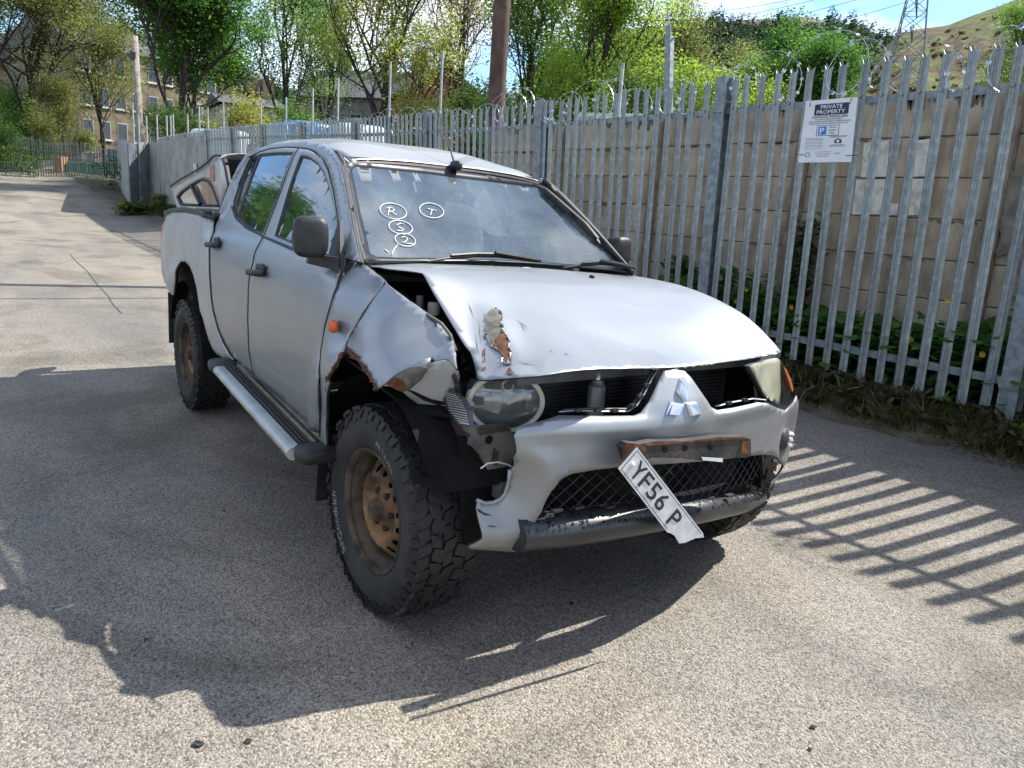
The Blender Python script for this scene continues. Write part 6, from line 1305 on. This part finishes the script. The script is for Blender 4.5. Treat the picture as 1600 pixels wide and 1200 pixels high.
# conifers and scrub on the hill: one mass
mcon = leafmat('conifer needles', (.018, .04, .02), (.04, .07, .03), (.028, .052, .024)); rng = np.random.default_rng(77); VV = []; FF = []; nv = 0
for hh, n_, lo_, hi_, sc_ in ((h3, 1500, .45, 1.0, 1.), (h4, 700, .3, 1.0, 1.)):
    nx, k, _ = hh.shape
    for i in range(n_):
        fx = rng.random()*(nx-2); fj = (lo_+(hi_-lo_)*rng.random()**.6)*(k-5); i0, j0 = int(fx), int(fj); q = hh[i0, j0]*(1-fx+i0)+hh[i0+1, j0]*(fx-i0)
        pxq = pr(q)[0]
        if hh is h3 and (pxq > 1420 or 1240 < pxq < 1290 and fj > .9*(k-5)): continue
        H_ = rng.uniform(6, 13); W2 = H_*rng.uniform(.22, .36); m_ = 34
        tt = rng.random(m_)**.8; aa = rng.random(m_)*2*np.pi; rr = W2*(1-tt)*rng.uniform(.6, 1.1, m_)+.2; c = q+np.stack([np.cos(aa)*rr, np.sin(aa)*rr, tt*H_], 1); s_ = (.9+.8*rng.random(m_))*(1.15-tt)[:]*H_/10
        u = np.stack([np.cos(aa), np.sin(aa), -.35*np.ones(m_)], 1); w = np.stack([-np.sin(aa), np.cos(aa), rng.uniform(.1, .6, m_)], 1)
        V = np.stack([c-u*s_[:, None], c-w*s_[:, None]*.7, c+u*s_[:, None], c+w*s_[:, None]*.9], 1).reshape(-1, 3); VV.append(V)
V = np.concatenate(VV); link('hill_wood', mesh_np('hill_wood', V, np.arange(len(V)).reshape(-1, 4), mcon), label='dark conifer wood covering the hill behind the trees', cat='wood', kind='stuff')
# scattered scrub on the grass hill
VV = []
nx, k, _ = h2.shape
for i in range(260):
    fx = rng.random()*(nx-2); j0 = int((.15+.85*rng.random())*(k-5)); q = h2[int(fx), j0]; s0 = rng.uniform(.4, 1.3); m_ = 22
    c = q+rng.normal(0, .5, (m_, 3))*s0*np.array([1.3, 1.3, .5])+[0, 0, s0*.3]; u = rng.normal(0, 1, (m_, 3)); w = rng.normal(0, 1, (m_, 3)); s_ = .35*s0
    VV.append(np.stack([c-u*s_, c-w*s_, c+u*s_, c+w*s_], 1).reshape(-1, 3))
V = np.concatenate(VV); link('hill_scrub', mesh_np('hill_scrub', V, np.arange(len(V)).reshape(-1, 4), leafmat('bracken', (.07, .05, .025), (.10, .12, .035), (.06, .07, .03))), label='rough bracken and scrub scattered over the grass hill', cat='scrub', kind='stuff')

# ---------------------------------------------------------------- pylon and power lines
mpyl = pm('pylon steel', (.12, .135, .15), (.18, .20, .215), 2, .6, metal=.3)
pyl = empty('electricity_pylon', tuple(standing(1383, 170, 6)), label='lattice steel electricity pylon on the hillside, cut off by the photo top', cat='pylon')
pb = far(1383, 170, 10); ct = pb; m_ = MB(); Lg = []
def lv(t_): hw = 5.6*(1-t_)+1.3*t_; return hw
hz_ = [0, .14, .27, .39, .50, .60, .70, .79, .87, .94, 1.0]; HP_ = 46.; ca, sa = math.cos(.5), math.sin(.5)
def corner(j, i): hw = lv(hz_[j]); x, y = ((-1, -1), (1, -1), (1, 1), (-1, 1))[i]; x, y = x*hw, y*hw; return np.array([ct[0]+x*ca-y*sa, ct[1]+x*sa+y*ca, ct[2]+HP_*hz_[j]])
for i in range(4):
    m_.tube([corner(j, i) for j in range(len(hz_))], .16, 4)
    for j in range(len(hz_)-1):
        m_.tube([corner(j, i), corner(j+1, (i+1) % 4)], .075, 4); m_.tube([corner(j, (i+1) % 4), corner(j+1, i)], .075, 4); m_.tube([corner(j+1, i), corner(j+1, (i+1) % 4)], .06, 4)
m_.put('lattice', mpyl, pyl)
for z, w in ((.70, 8), (.82, 10), (.95, 7)):
    a_ = ct+[0, 0, HP_*z]; mb = MB(); d_ = np.array([-sa, ca, 0]); 
    for s_ in (-1, 1): mb.tube([a_, a_+d_*w*s_], .14, 4); mb.tube([a_+[0, 0, 2.2], a_+d_*w*s_], .1, 4)
    mb.put('cross_arm', mpyl, pyl)
mcab = pm('power cable', (.05, .055, .06))
for i, (a, b) in enumerate([((1040, 58), (1400, -18)), ((1040, 40), (1395, -34)), ((1030, 22), (1330, -22)), ((1100, 72), (1420, 2))]):
    A_ = CAM+300*(CD+CR*(a[0]-800)/FPX-CU*(a[1]-600)/FPX); B_ = CAM+170*(CD+CR*(b[0]-800)/FPX-CU*(b[1]-600)/FPX); t_ = np.linspace(0, 1, 14)[:, None]; P = A_+(B_-A_)*t_; P[:, 2] -= 6*(t_*(1-t_))[:, 0]*4*.3
    o = MB().tube(P, .055, 4, cap=False).put('power_cable', mcab); tag(o, ['highest power line crossing the blue sky', 'power line just under the highest one', 'power line ending nearest the wooded hill', 'lowest power line at the pylon'][0 if i == 2 else 1 if i == 1 else 3 if i == 3 else 2], 'power line', 'power lines to the pylon')

# ---------------------------------------------------------------- buildings
mstone = pm('buff mill stone', (.10, .08, .055), (.24, .19, .125), 1.6, .9, c3=(.17, .135, .085), p=(.3, .7), bump=.4, bscale=5, bdist=.05); mslate = pm('slate roof', (.055, .06, .07), (.10, .105, .115), 3, .7, bump=.3)
mbrick = pm('red brick wall', (.24, .085, .05), (.34, .14, .085), 4, .9, bump=.2); mrndw = pm('pale render', (.48, .46, .42), (.6, .58, .54), 2, .9); mwinf = pm('white window frame', (.36, .36, .35), (.42, .42, .41), 3); mwing = pm('dark window glass', (.03, .04, .05), None, rough=.1)
def building(nm, lab, pxa, Da, pxb, Db, zb, za_top, mat, depth=9., floors=3, nwin=8, roof=None, roofh=2.5, gable=False, lit=None, ww=1.0, wh=1.7):
    A_ = standing(pxa, Da, zb); B_ = standing(pxb, Db, zb); d_ = (B_-A_); L_ = np.linalg.norm(d_); d_ = d_/L_; nr = np.array([-d_[1], d_[0], 0])
    if nr@(A_-CAM) < 0: nr = -nr
    H_ = toprow(A_, za_top)-zb; b = empty(nm, tuple(A_), label=lab, cat='building')
    MB().prism([A_, B_, B_+[0, 0, H_], A_+[0, 0, H_]], nr*depth).put('wall', mat, b)
    fh = H_/floors
    for f_ in range(floors):
        for w_ in range(nwin):
            c = A_+d_*(L_*(w_+.5)/nwin)+[0, 0, fh*(f_+.52)]; u = d_*ww/2; v = np.array([0, 0, min(wh, fh*.6)/2])
            fr = MB().prism([c-u-v, c+u-v, c+u+v, c-u+v], -nr*.05).put('window', mwinf, b)
            MB().prism([c-u*.86-v*.9-nr*.055, c-nr*.055-u*.06-v*.9, c-nr*.055-u*.06+v*.9, c-u*.86+v*.9-nr*.055], -nr*.02).put('pane', mwing, fr)
            MB().prism([c+u*.06-v*.9-nr*.055, c-nr*.055+u*.86-v*.9, c-nr*.055+u*.86+v*.9, c+u*.06+v*.9-nr*.055], -nr*.02).put('pane', mwing, fr)
            MB().prism([c-u*1.25-v-nr*.01, c+u*1.25-v-nr*.01, c+u*1.25-v*1.16-nr*.01, c-u*1.25-v*1.16-nr*.01], -nr*.14).put('sill', mrndw, fr)
    if roof is not None:
        T = np.array([0, 0, H_+.003]); ov = .4
        if gable:
            m0 = (A_+B_)/2+[0, 0, H_+roofh]; MB().prism([A_+T, B_+T, m0], nr*depth).put('gable', mat, b)
            for e_, s_ in ((A_, -1), (B_, 1)): MB().prism([e_+T+d_*s_*ov-[0, 0, .1]-nr*ov, m0+[0, 0, .05]-nr*ov, m0+[0, 0, .25]-nr*ov, e_+T+d_*s_*ov+[0, 0, .12]-nr*ov], nr*(depth+2*ov)).put('roof', roof, b)
        else:
            a0, b0 = A_+T-d_*ov-nr*ov, B_+T+d_*ov-nr*ov; a2, b2 = A_+T-d_*ov+nr*(depth+ov), B_+T+d_*ov+nr*(depth+ov); r0, r1 = (a0+a2)/2+[0, 0, roofh], (b0+b2)/2+[0, 0, roofh]
            MB().add([a0, b0, r1, r0, a2, b2], [(0, 1, 2, 3), (5, 4, 3, 2), (0, 3, 4), (1, 5, 2)]).put('roof', roof, b)
            for t_ in (.2, .6, .85): c = r0+(r1-r0)*t_; MB().box(c+[0, 0, .5], (.9, .9, 1.8)).put('chimney', mstone, b)
    return b
building('stone_mill', 'tall buff stone mill with rows of windows behind the left trees', 128, 74, 420, 92, 1.6, 66, mstone, depth=14, floors=4, nwin=13, roof=mslate, roofh=3)
building('stone_house', 'warm stone building end half hidden by the trees at far left', -140, 84, 122, 78, 1.6, 90, mstone, depth=10, floors=4, nwin=8, roof=mslate, roofh=3)
building('long_house', 'low slate roofed building behind the airy trees', 470, 62, 640, 60, 1.5, 150, pm('grey stone', (.16, .15, .13), (.26, .24, .21), 2, .9), depth=8, floors=2, nwin=7, roof=mslate, roofh=2.6, ww=.9, wh=1.2)
building('brick_house', 'red brick gabled house left of the telegraph pole', 640, 56, 735, 58, 1.5, 142, mbrick, depth=9, floors=2, nwin=2, roof=mslate, roofh=1.9, gable=True, ww=1., wh=1.2)
building('white_house', 'pale rendered house glimpsed beyond the yard posts', 352, 58, 440, 60, 1.2, 160, mrndw, depth=7, floors=2, nwin=3, roof=mslate, roofh=1.0, ww=.9, wh=1.1)
# green corrugated shed roof beyond the wall
shed = empty('lean_to_shed', (-6, 7, .5), label='lean-to shed with pale green corrugated roof just behind the wall', cat='shed')
mcor = pm('pale green corrugated sheet', (.26, .32, .22), (.40, .45, .33), 4, .7, p=(.3, .7)); A_, B_, C_, D_ = at(905, 188, 'y', 5.6), at(1022, 188, 'y', 5.6), at(1005, 178, 'y', 6.6), at(893, 176, 'y', 6.6); mb = MB(); n = 44; V = []
for j in range(n+1):
    t_ = j/n; o_ = .018*math.cos(j*math.pi); V += [A_+(B_-A_)*t_+[0, 0, o_], D_+(C_-D_)*t_+[0, 0, o_]]
mb.add(V, [(2*j, 2*j+2, 2*j+3, 2*j+1) for j in range(n)]).put('corrugated_roof', mcor, shed); MB().prism([A_-[0, 0, .05], B_-[0, 0, .05], [B_[0], B_[1], .4], [A_[0], A_[1], .4]], (0, .05, 0)).put('wall', mwdk, shed)
MB().prism([at(905, 181, 'y', 5.7), at(940, 181, 'y', 5.7), at(940, 187, 'y', 5.7), at(905, 187, 'y', 5.7)], (0, .2, 0)).put('fascia', mpost, shed)

# ---------------------------------------------------------------- vans, container, far yard things
def van(nm, lab, pxa, pxb, D, py_top, mat, zb=.6, cat='van', depth=2.1):
    A_ = standing(pxa, D, zb); B_ = standing(pxb, D+.6, zb); d_ = (B_-A_)/np.linalg.norm(B_-A_); L_ = np.linalg.norm(B_-A_); nr = np.array([-d_[1], d_[0], 0]); nr = nr*np.sign(nr@(A_-CAM)); zt = toprow(A_, py_top); v = empty(nm, tuple(A_), label=lab, cat=cat)
    c = (A_+B_)/2+nr*depth/2; H_ = zt-zb; mb = MB(); M3 = np.array([d_, nr, [0, 0, 1]]).T
    mb.sbox(c+[0, 0, H_/2+.2], (L_, depth, H_-.4), .16, 14, M3=M3); mb.put('body', mat, v, smooth='a')
    for s_ in (.2, .8):
        for q in (0, 1): MB().add(np.array([[r_*math.cos(a), t_, r_*math.sin(a)] for t_ in (-.1, .1) for r_ in (.36,) for a in np.linspace(0, 2*np.pi, 20, endpoint=False)])@M3.T+(A_+d_*L_*s_+nr*(.1+q*(depth-.2))+[0, 0, .36]), [(i, (i+1) % 20, 20+(i+1) % 20, 20+i) for i in range(20)]+[tuple(range(20)), tuple(range(39, 19, -1))]).put('wheel', mtyre, v)
    MB().prism([A_+d_*L_*.62+[0, 0, H_*.55]-nr*.01, A_+d_*L_*.93+[0, 0, H_*.55]-nr*.01, A_+d_*L_*.90+[0, 0, H_*.85]-nr*.01, A_+d_*L_*.62+[0, 0, H_*.85]-nr*.01], nr*.02).put('window', mwing, v)
    return v, A_, d_, nr, H_
mbv = pm('blue van paint', (.015, .17, .42), (.02, .20, .48), 4, .35, coat=.4); mwv = pm('white van paint', (.62, .64, .65), (.70, .71, .71), 4, .35, coat=.4)
v, A_, d_, nr, H_ = van('blue_van', 'blue van with red tail light, only its top showing over the fence', 464, 518, 20.5, 186, mbv)
MB().prism([A_-d_*.02+[0, 0, H_-.50]-nr*.012, A_+d_*.13+[0, 0, H_-.50]-nr*.012, A_+d_*.13+[0, 0, H_-.12]-nr*.012, A_-d_*.02+[0, 0, H_-.12]-nr*.012], -nr*.04).put('tail_light', mred, v)
van('white_van', 'white van roof showing over the fence right of the blue van', 530, 602, 20, 189, mwv)
van('white_van', 'further white van beyond the yard posts near the pale bush', 376, 394, 27, 203, mwv)
mgrn = pm('green container', (.02, .22, .15), (.03, .30, .20), 3, .5); mora = pm('orange plastic', (.34, .17, .07), (.44, .24, .11), 4, .5)
def crate(nm, lab, pxa, pxb, D, yt, mat, zb, cat, dp=2.):
    A_ = standing(pxa, D, zb); B_ = standing(pxb, D, zb); d_ = (B_-A_); zt = toprow(A_, yt); nr = np.array([-d_[1], d_[0], 0])/np.linalg.norm(d_); nr *= np.sign(nr@(A_-CAM)); b = empty(nm, tuple(A_), label=lab, cat=cat)
    MB().prism([A_, B_, B_+[0, 0, zt-zb], A_+[0, 0, zt-zb]], nr*dp).put('body', mat, b); n = max(2, int(np.linalg.norm(d_)/.5)); mb = MB()
    for i in range(n+1): p_ = A_+d_*i/n; mb.prism([p_-d_/np.linalg.norm(d_)*.04-nr*.01, p_+d_/np.linalg.norm(d_)*.04-nr*.01, p_+d_/np.linalg.norm(d_)*.04-nr*.01+[0, 0, zt-zb], p_-d_/np.linalg.norm(d_)*.04-nr*.01+[0, 0, zt-zb]], -nr*.05)
    mb.put('rib', mat, b); MB().prism([A_-nr*.07+[0, 0, zt-zb], B_-nr*.07+[0, 0, zt-zb], B_-nr*.07+[0, 0, zt-zb+.1], A_-nr*.07+[0, 0, zt-zb+.1]], nr*(dp+.1)).put('rim', mwinf if mat is mgrn else mat, b)
crate('green_skip', 'green metal skip behind the far fence', 108, 160, 53, 254, mgrn, 1.15, 'skip'); crate('orange_tank', 'orange upright tank behind the far fence', 88, 97, 52.5, 246, mora, 1.15, 'tank', .8); crate('parked_container', 'dull blue container right of the green skip behind the far fence', 172, 186, 53, 235, pm('dull blue', (.07, .12, .16)), 1.2, 'container', 2)
# ---------------------------------------------------------------- across the road, seen mirrored in the truck
building('brick_house', 'brown brick house across the road behind the camera, mirrored in the side windows', 0, 1, 0, 1, 0, 0, mbrick) if False else None
def block(nm, lab, c, d, h, rh, mat):
    b = empty(nm, (c[0], c[1], 0), label=lab, cat='building'); MB().box((c[0], c[1], h/2), (d[0], d[1], h)).put('wall', mat, b)
    x0_, x1_, y0_, y1_ = c[0]-d[0]/2, c[0]+d[0]/2, c[1]-d[1]/2, c[1]+d[1]/2; MB().add([(x0_, y0_, h), (x1_, y0_, h), (x1_, y1_, h), (x0_, y1_, h), (x0_, c[1], h+rh), (x1_, c[1], h+rh)], [(0, 1, 5, 4), (3, 4, 5, 2), (0, 4, 3), (1, 2, 5)]).put('roof', mslate, b)
block('brick_house', 'brown brick house across the road, seen only mirrored in the side windows', (-34, -11.8), (7, 7), 5.6, 2.6, pm('brown brick', (.09, .06, .045), (.14, .10, .075), 4, .9))
tree('tree', 'round tree across the road, seen only mirrored in the side windows', (-44, -10.5, 0), 12, .6, .3, LD, 15000, .6, .22, 91, group='trees across the road', fit=(8, 13), vase=.4, nb=8)
tree('tree', 'bushy tree across the road nearest the truck front, mirrored in the front door', (-24, -9.5, 0), 6, .6, .2, LD, 9000, .5, .18, 92, group='trees across the road', fit=(4.5, 6.6), vase=.4, nb=8)
bf = empty('palisade_fence', (-8, -6.5, 0), label='palisade fence across the road, seen only mirrored in the truck side', cat='fence')
for i in range(110): link('pale', plm, bf, loc=(-10+i*.17, 0, .02)).scale = (1, 1, .85)
for z in (.4, 1.8): MB().box((-8.6, -6.46, z), (19, .02, .05)).put('rail', mfar, bf)
# ================================================================ WEEDS, GRASS, LITTER
rng = np.random.default_rng(5)
mweed = leafmat('weed leaves', (.028, .085, .014), (.085, .19, .03), (.05, .13, .02)); mgrass = leafmat('verge grass', (.06, .09, .02), (.16, .17, .06), (.10, .125, .03)); mdead = pm('dead stalks', (.16, .12, .07), (.30, .24, .15), 20, .9)
def leafplant(rng, x, y, z, R0, H0, n, size):
    c = np.stack([x+rng.normal(0, R0*.45, n), y+rng.normal(0, R0*.45, n), z+H0*rng.random(n)**.8], 1); s_ = size*(.5+.9*rng.random(n))[:, None]
    az = rng.random(n)*2*np.pi; u = np.stack([np.cos(az), np.sin(az), rng.normal(-.1, .35, n)], 1); u /= np.linalg.norm(u, axis=1)[:, None]; w = np.cross(u, [0, 0, 1.])+rng.normal(0, .25, (n, 3)); w /= np.linalg.norm(w, axis=1)[:, None]
    nn_ = np.cross(u, w)
    V = np.stack([c-u*s_, c-u*s_*.3-w*s_*.6+nn_*s_*.12, c+u*s_*.5-w*s_*.45+nn_*s_*.1, c+u*s_, c+u*s_*.5+w*s_*.45+nn_*s_*.1, c-u*s_*.3+w*s_*.6+nn_*s_*.12], 1)
    return V
def plant(lab, x, y, R0, H0, n, size, grp, nm='weed', mat=None, flowers=0):
    z = float(zground(x, y)); V = leafplant(rng, 0, 0, 0, R0, H0, n, size).reshape(-1, 3); t = empty(nm, (x, y, z), label=lab, cat='plant', group=grp); link('leaves', mesh_np('leaves', V, np.arange(len(V)).reshape(-1, 6), mat or mweed), t, loc=(0, 0, 0))
    mb = MB()
    for i in range(10): a = rng.random()*6.28; r = R0*.5*rng.random(); mb.tube([(0, 0, -.03), (r*math.cos(a)*.5, r*math.sin(a)*.5, H0*.5), (r*math.cos(a), r*math.sin(a), H0*.95)], .004, 4)
    link('stem', mb.me('stem', mgrass), t, loc=(0, 0, 0))
    for i in range(flowers):
        a = rng.random()*6.28; r = R0*rng.random(); f = MB(); c = np.array([r*math.cos(a), r*math.sin(a)-.1, H0*(.7+.5*rng.random())])
        for k in range(8): b = 2*math.pi*k/8; f.poly([c, c+np.array([math.cos(b-.3)*.022, -.012, math.sin(b-.3)*.022]), c+np.array([math.cos(b+.3)*.022, -.012, math.sin(b+.3)*.022])])
        link('flower', f.me('flower', pm('yellow petals', (.75, .48, .02), (.8, .58, .04), 20, .6)), t, loc=(0, 0, 0))
WP = [(.75, 4.02, .55, .62, 2), (.2, 3.98, .5, .66, 1), (-.30, 4.02, .5, .60, 3), (-.75, 3.98, .45, .50, 1), (-1.2, 4.02, .45, .52, 0), (-1.62, 3.98, .42, .50, 1), (-2.0, 4.02, .4, .46, 2), (-2.35, 3.98, .4, .60, 1), (-2.75, 4.05, .4, .75, 0), (-3.3, 4.05, .4, .6, 0), (-3.9, 4.05, .4, .5, 0), (1.3, 3.98, .5, .6, 1)]
WL = ['weed clump behind the fence at the right edge post', 'weed clump with a yellow flower behind the last pales on the right', 'tallest leafy weeds with yellow flowers behind the fence right side', 'weeds behind the fence below the flaked render', 'low weeds behind the fence under the white paint patches', 'weed clump behind the fence under the parking sign right side', 'weeds with yellow flowers behind the fence under the parking sign', 'weeds behind the fence just beyond the truck bonnet', 'climbing weeds behind the fence above the bonnet tip', 'weeds behind the fence right of the steel post', 'weeds behind the fence left of the steel post', 'weeds behind the fence outside the right edge']
for (x, y, R0, H0, fl_), lb in zip(WP, WL): plant(lb, x, y, R0, H0, 620, .052, 'weeds between the fence and the wall', flowers=fl_)
x, y = -2.62, 4.6
plant('ivy climbing the wall right of the steel fence post', -2.1, 4.33, .14, 1.25, 420, .05, 'ivy on the wall', nm='ivy', mat=LS); plant('ivy at the wall foot behind the truck mirror', -3.6, 4.33, .2, .8, 300, .05, 'ivy on the wall', nm='ivy', mat=LS)
FR = [((1588, 655), 'small bright weed at the foot of the right edge post'), ((1552, 655), 'small bright weed left of the right edge post'), ((1325, 592), 'bright weed in front of the pales near the middle'), ((1302, 590), 'low bright weed in front of the third pale'), ((1385, 600), 'round leafed weed between two pale feet'), ((1590, 690), 'lowest small weed at the right edge'), ((1505, 640), 'tiny weed by a pale foot on the right')]
for q, lb in FR:
    p = at(*q, 'z', .27); plant(lb, p[0], p[1], .12, .13, 36, .035, 'small weeds at the fence foot', mat=mgrass)
# far corner weeds
for q, lb, s_ in (((205, 335), 'yellowing weeds at the foot of the steel gate', .7), ((262, 322), 'weeds at the fence foot behind the truck canopy', .8), ((180, 270), 'bush growing at the hoarding corner', 1.6), ((46, 262), 'brambles in front of the far fence', 1.3), ((10, 262), 'brambles at the left end of the far fence', 1.8)):
    D = 27 if q[0] > 190 else (40 if q[0] == 180 else 48); p = far(q[0], D, .35 if D == 27 else (.8 if D == 40 else 1.0)); plant(lb, p[0], p[1], s_*.8, s_*(.6 if s_ < 1 else 1.0), 420, .09, 'weeds at the far end of the road', mat=LS if s_ > 1 else mgrass)
# grass and dead stalks: uncountable
def blades(n, xf, yf, h0, mat, nm, lab, wdt=.004, lean=.5):
    x = xf(n); y = yf(n, x); z = zground(x, y); h = h0*(.4+.9*rng.random(n)); az = rng.random(n)*6.28; L_ = lean*rng.random(n)
    b = np.stack([x, y, z-.01], 1); dx = np.stack([np.cos(az), np.sin(az), 0*az], 1); sd = np.stack([-np.sin(az), np.cos(az), 0*az], 1)*wdt; md = b+dx*(h*L_*.4)[:, None]+np.stack([0*h, 0*h, h*.6], 1); tp = b+dx*(h*L_*1.2)[:, None]+np.stack([0*h, 0*h, h*(1-.35*L_)], 1)
    V = np.stack([b-sd, b+sd, md+sd*.7, tp, md-sd*.7], 1).reshape(-1, 3); link(nm, mesh_np(nm, V, np.arange(5*n).reshape(n, 5), mat), label=lab, cat='grass', kind='stuff')
patch = rng.random(60)*11-9.5
def xcl(n): return patch[rng.integers(0, 60, n)]+rng.normal(0, .12, n)
blades(14000, lambda n: rng.uniform(-9, 1.6, n), lambda n, x: rng.uniform(3.03, 4.3, n), .13, mgrass, 'verge_grass', 'short rough grass growing along the verge under the fence')
blades(11000, xcl, lambda n, x: 3.10+np.abs(rng.normal(0, .14, n)), .09, mgrass, 'grass_tuft', 'grass tufts along the edge of the road by the fence')
blades(7000, xcl, lambda n, x: rng.uniform(3.08, 3.7, n), .16, mdead, 'dead_grass', 'dry brown stalks lying along the verge', .003, 1.6)
blades(4000, lambda n: rng.uniform(-30, -9, n), lambda n, x: rng.uniform(3.05, 3.45, n), .22, mgrass, 'verge_grass', 'rough grass along the distant fence foot', .008)
# fallen leaves, grit and scraps
n = 9000; x = rng.uniform(-8, 1.8, n); y = 2.98+np.abs(rng.normal(0, .22, n)); s_ = .004+.009*rng.random(n)**2; a = rng.random(n)*6.28; z = zground(x, y)+.012+.012*rng.random(n)
c = np.stack([x, y, z], 1); u = np.stack([np.cos(a), np.sin(a), rng.normal(0, .4, n)], 1)*s_[:, None]; w = np.stack([-np.sin(a), np.cos(a), rng.normal(0, .4, n)], 1)*s_[:, None]*.6
link('leaf_litter', mesh_np('leaf_litter', np.stack([c-u, c-w, c+u, c+w], 1).reshape(-1, 3), np.arange(4*n).reshape(n, 4), pm('leaf litter', (.03, .02, .012), (.17, .12, .07), 30, .95, p=(.35, .65))), label='brown leaf litter and grit along the verge edge', cat='leaf litter', kind='stuff')
mscrap = pm('pale litter', (.55, .53, .46), (.7, .68, .62), 30, .8); mstoneb = pm('dark stone', (.02, .02, .02), (.05, .048, .045), 30, .8)
def scrap(q, s_, mat, nm, lab, cat, z0=.0, h=.3):
    p = at(*q, 'z', z0)
    for _ in range(6): p = at(*q, 'z', .5*p[2]+.5*float(zground(p[0], p[1])))
    p[2] = float(zground(p[0], p[1]))+.004
    m = MB().sbox((0, 0, s_*h*.5), (s_*1.4, s_, s_*h), .8, 5); V = np.concatenate(m.V); V += RNG.normal(0, s_*.07, V.shape); me = mesh_np(nm, V, m.F, mat); link(nm, me, loc=tuple(p), rot=(0, 0, RNG.random()*3), label=lab, cat=cat)
for q, s_, lb in (((1514, 694), .055, 'largest pale scrap of litter near the road edge'), ((1378, 672), .02, 'pale crumb of litter left of the moss'), ((1337, 645), .02, 'small pale scrap at the verge edge left side'), ((1425, 666), .025, 'pale scrap just in front of the dead grass'), ((1480, 672), .022, 'pale scrap among the moss'), ((1325, 627), .035, 'curled pale leaf on the verge'), ((1308, 632), .03, 'flat pale stone at the verge edge')):
    scrap(q, s_, mscrap, 'litter_scrap', lb, 'litter', .1)
scrap((1415, 674), .035, pm('blue litter', (.03, .06, .11)), 'litter_scrap', 'small dark blue scrap near the verge', 'litter', .1)
for q, s_, lb in (((893, 945), .018, 'dark crumb on the shaded road before the bumper'), ((1270, 1138), .014, 'dark stone on the sunny road at the bottom right'), ((388, 1160), .014, 'dark stone at the bottom left of the road'), ((310, 1165), .02, 'pale curled twig bit at the bottom left'), ((1265, 1172), .010, 'tiny dark stone below the dark one'), ((350, 800), .012, 'dark crumb on the shaded road left of the wheel'), ((228, 1001), .010, 'dark crumb at the shadow edge')):
    scrap(q, s_, mstoneb, 'stone', lb, 'stone', 0)
P = [at(1440, 702, 'z', .06), at(1465, 703, 'z', .06), at(1490, 706, 'z', .06), at(1512, 709, 'z', .06)]; P = [np.array([p[0], p[1], zground(p[0], p[1])+.006]) for p in P]
tag(MB().tube(P, .005, 5).put('twig', mdead), 'thin dark twig lying on the road near the verge', 'twig')
for i, (a, b, c_) in enumerate((((1352, 640), (1372, 622), (1384, 592)), ((1545, 678), (1580, 655), (1600, 640)), ((1248, 628), (1258, 610), (1272, 604)), ((1280, 590), (1312, 612), (1340, 605)))):
    P = [at(*a, 'z', .2), at(*b, 'z', .3), at(*c_, 'z', .4)]; o = MB().tube(P, .004, 5).put('dead_stalk', mdead); tag(o, ['dry stalk leaning beside the verge edge', 'reddish bramble stem by the right edge post', 'curled dry stalk beside the head lamp', 'dry stalk lying before the pale feet'][i], 'stalk', 'dry stalks on the verge')
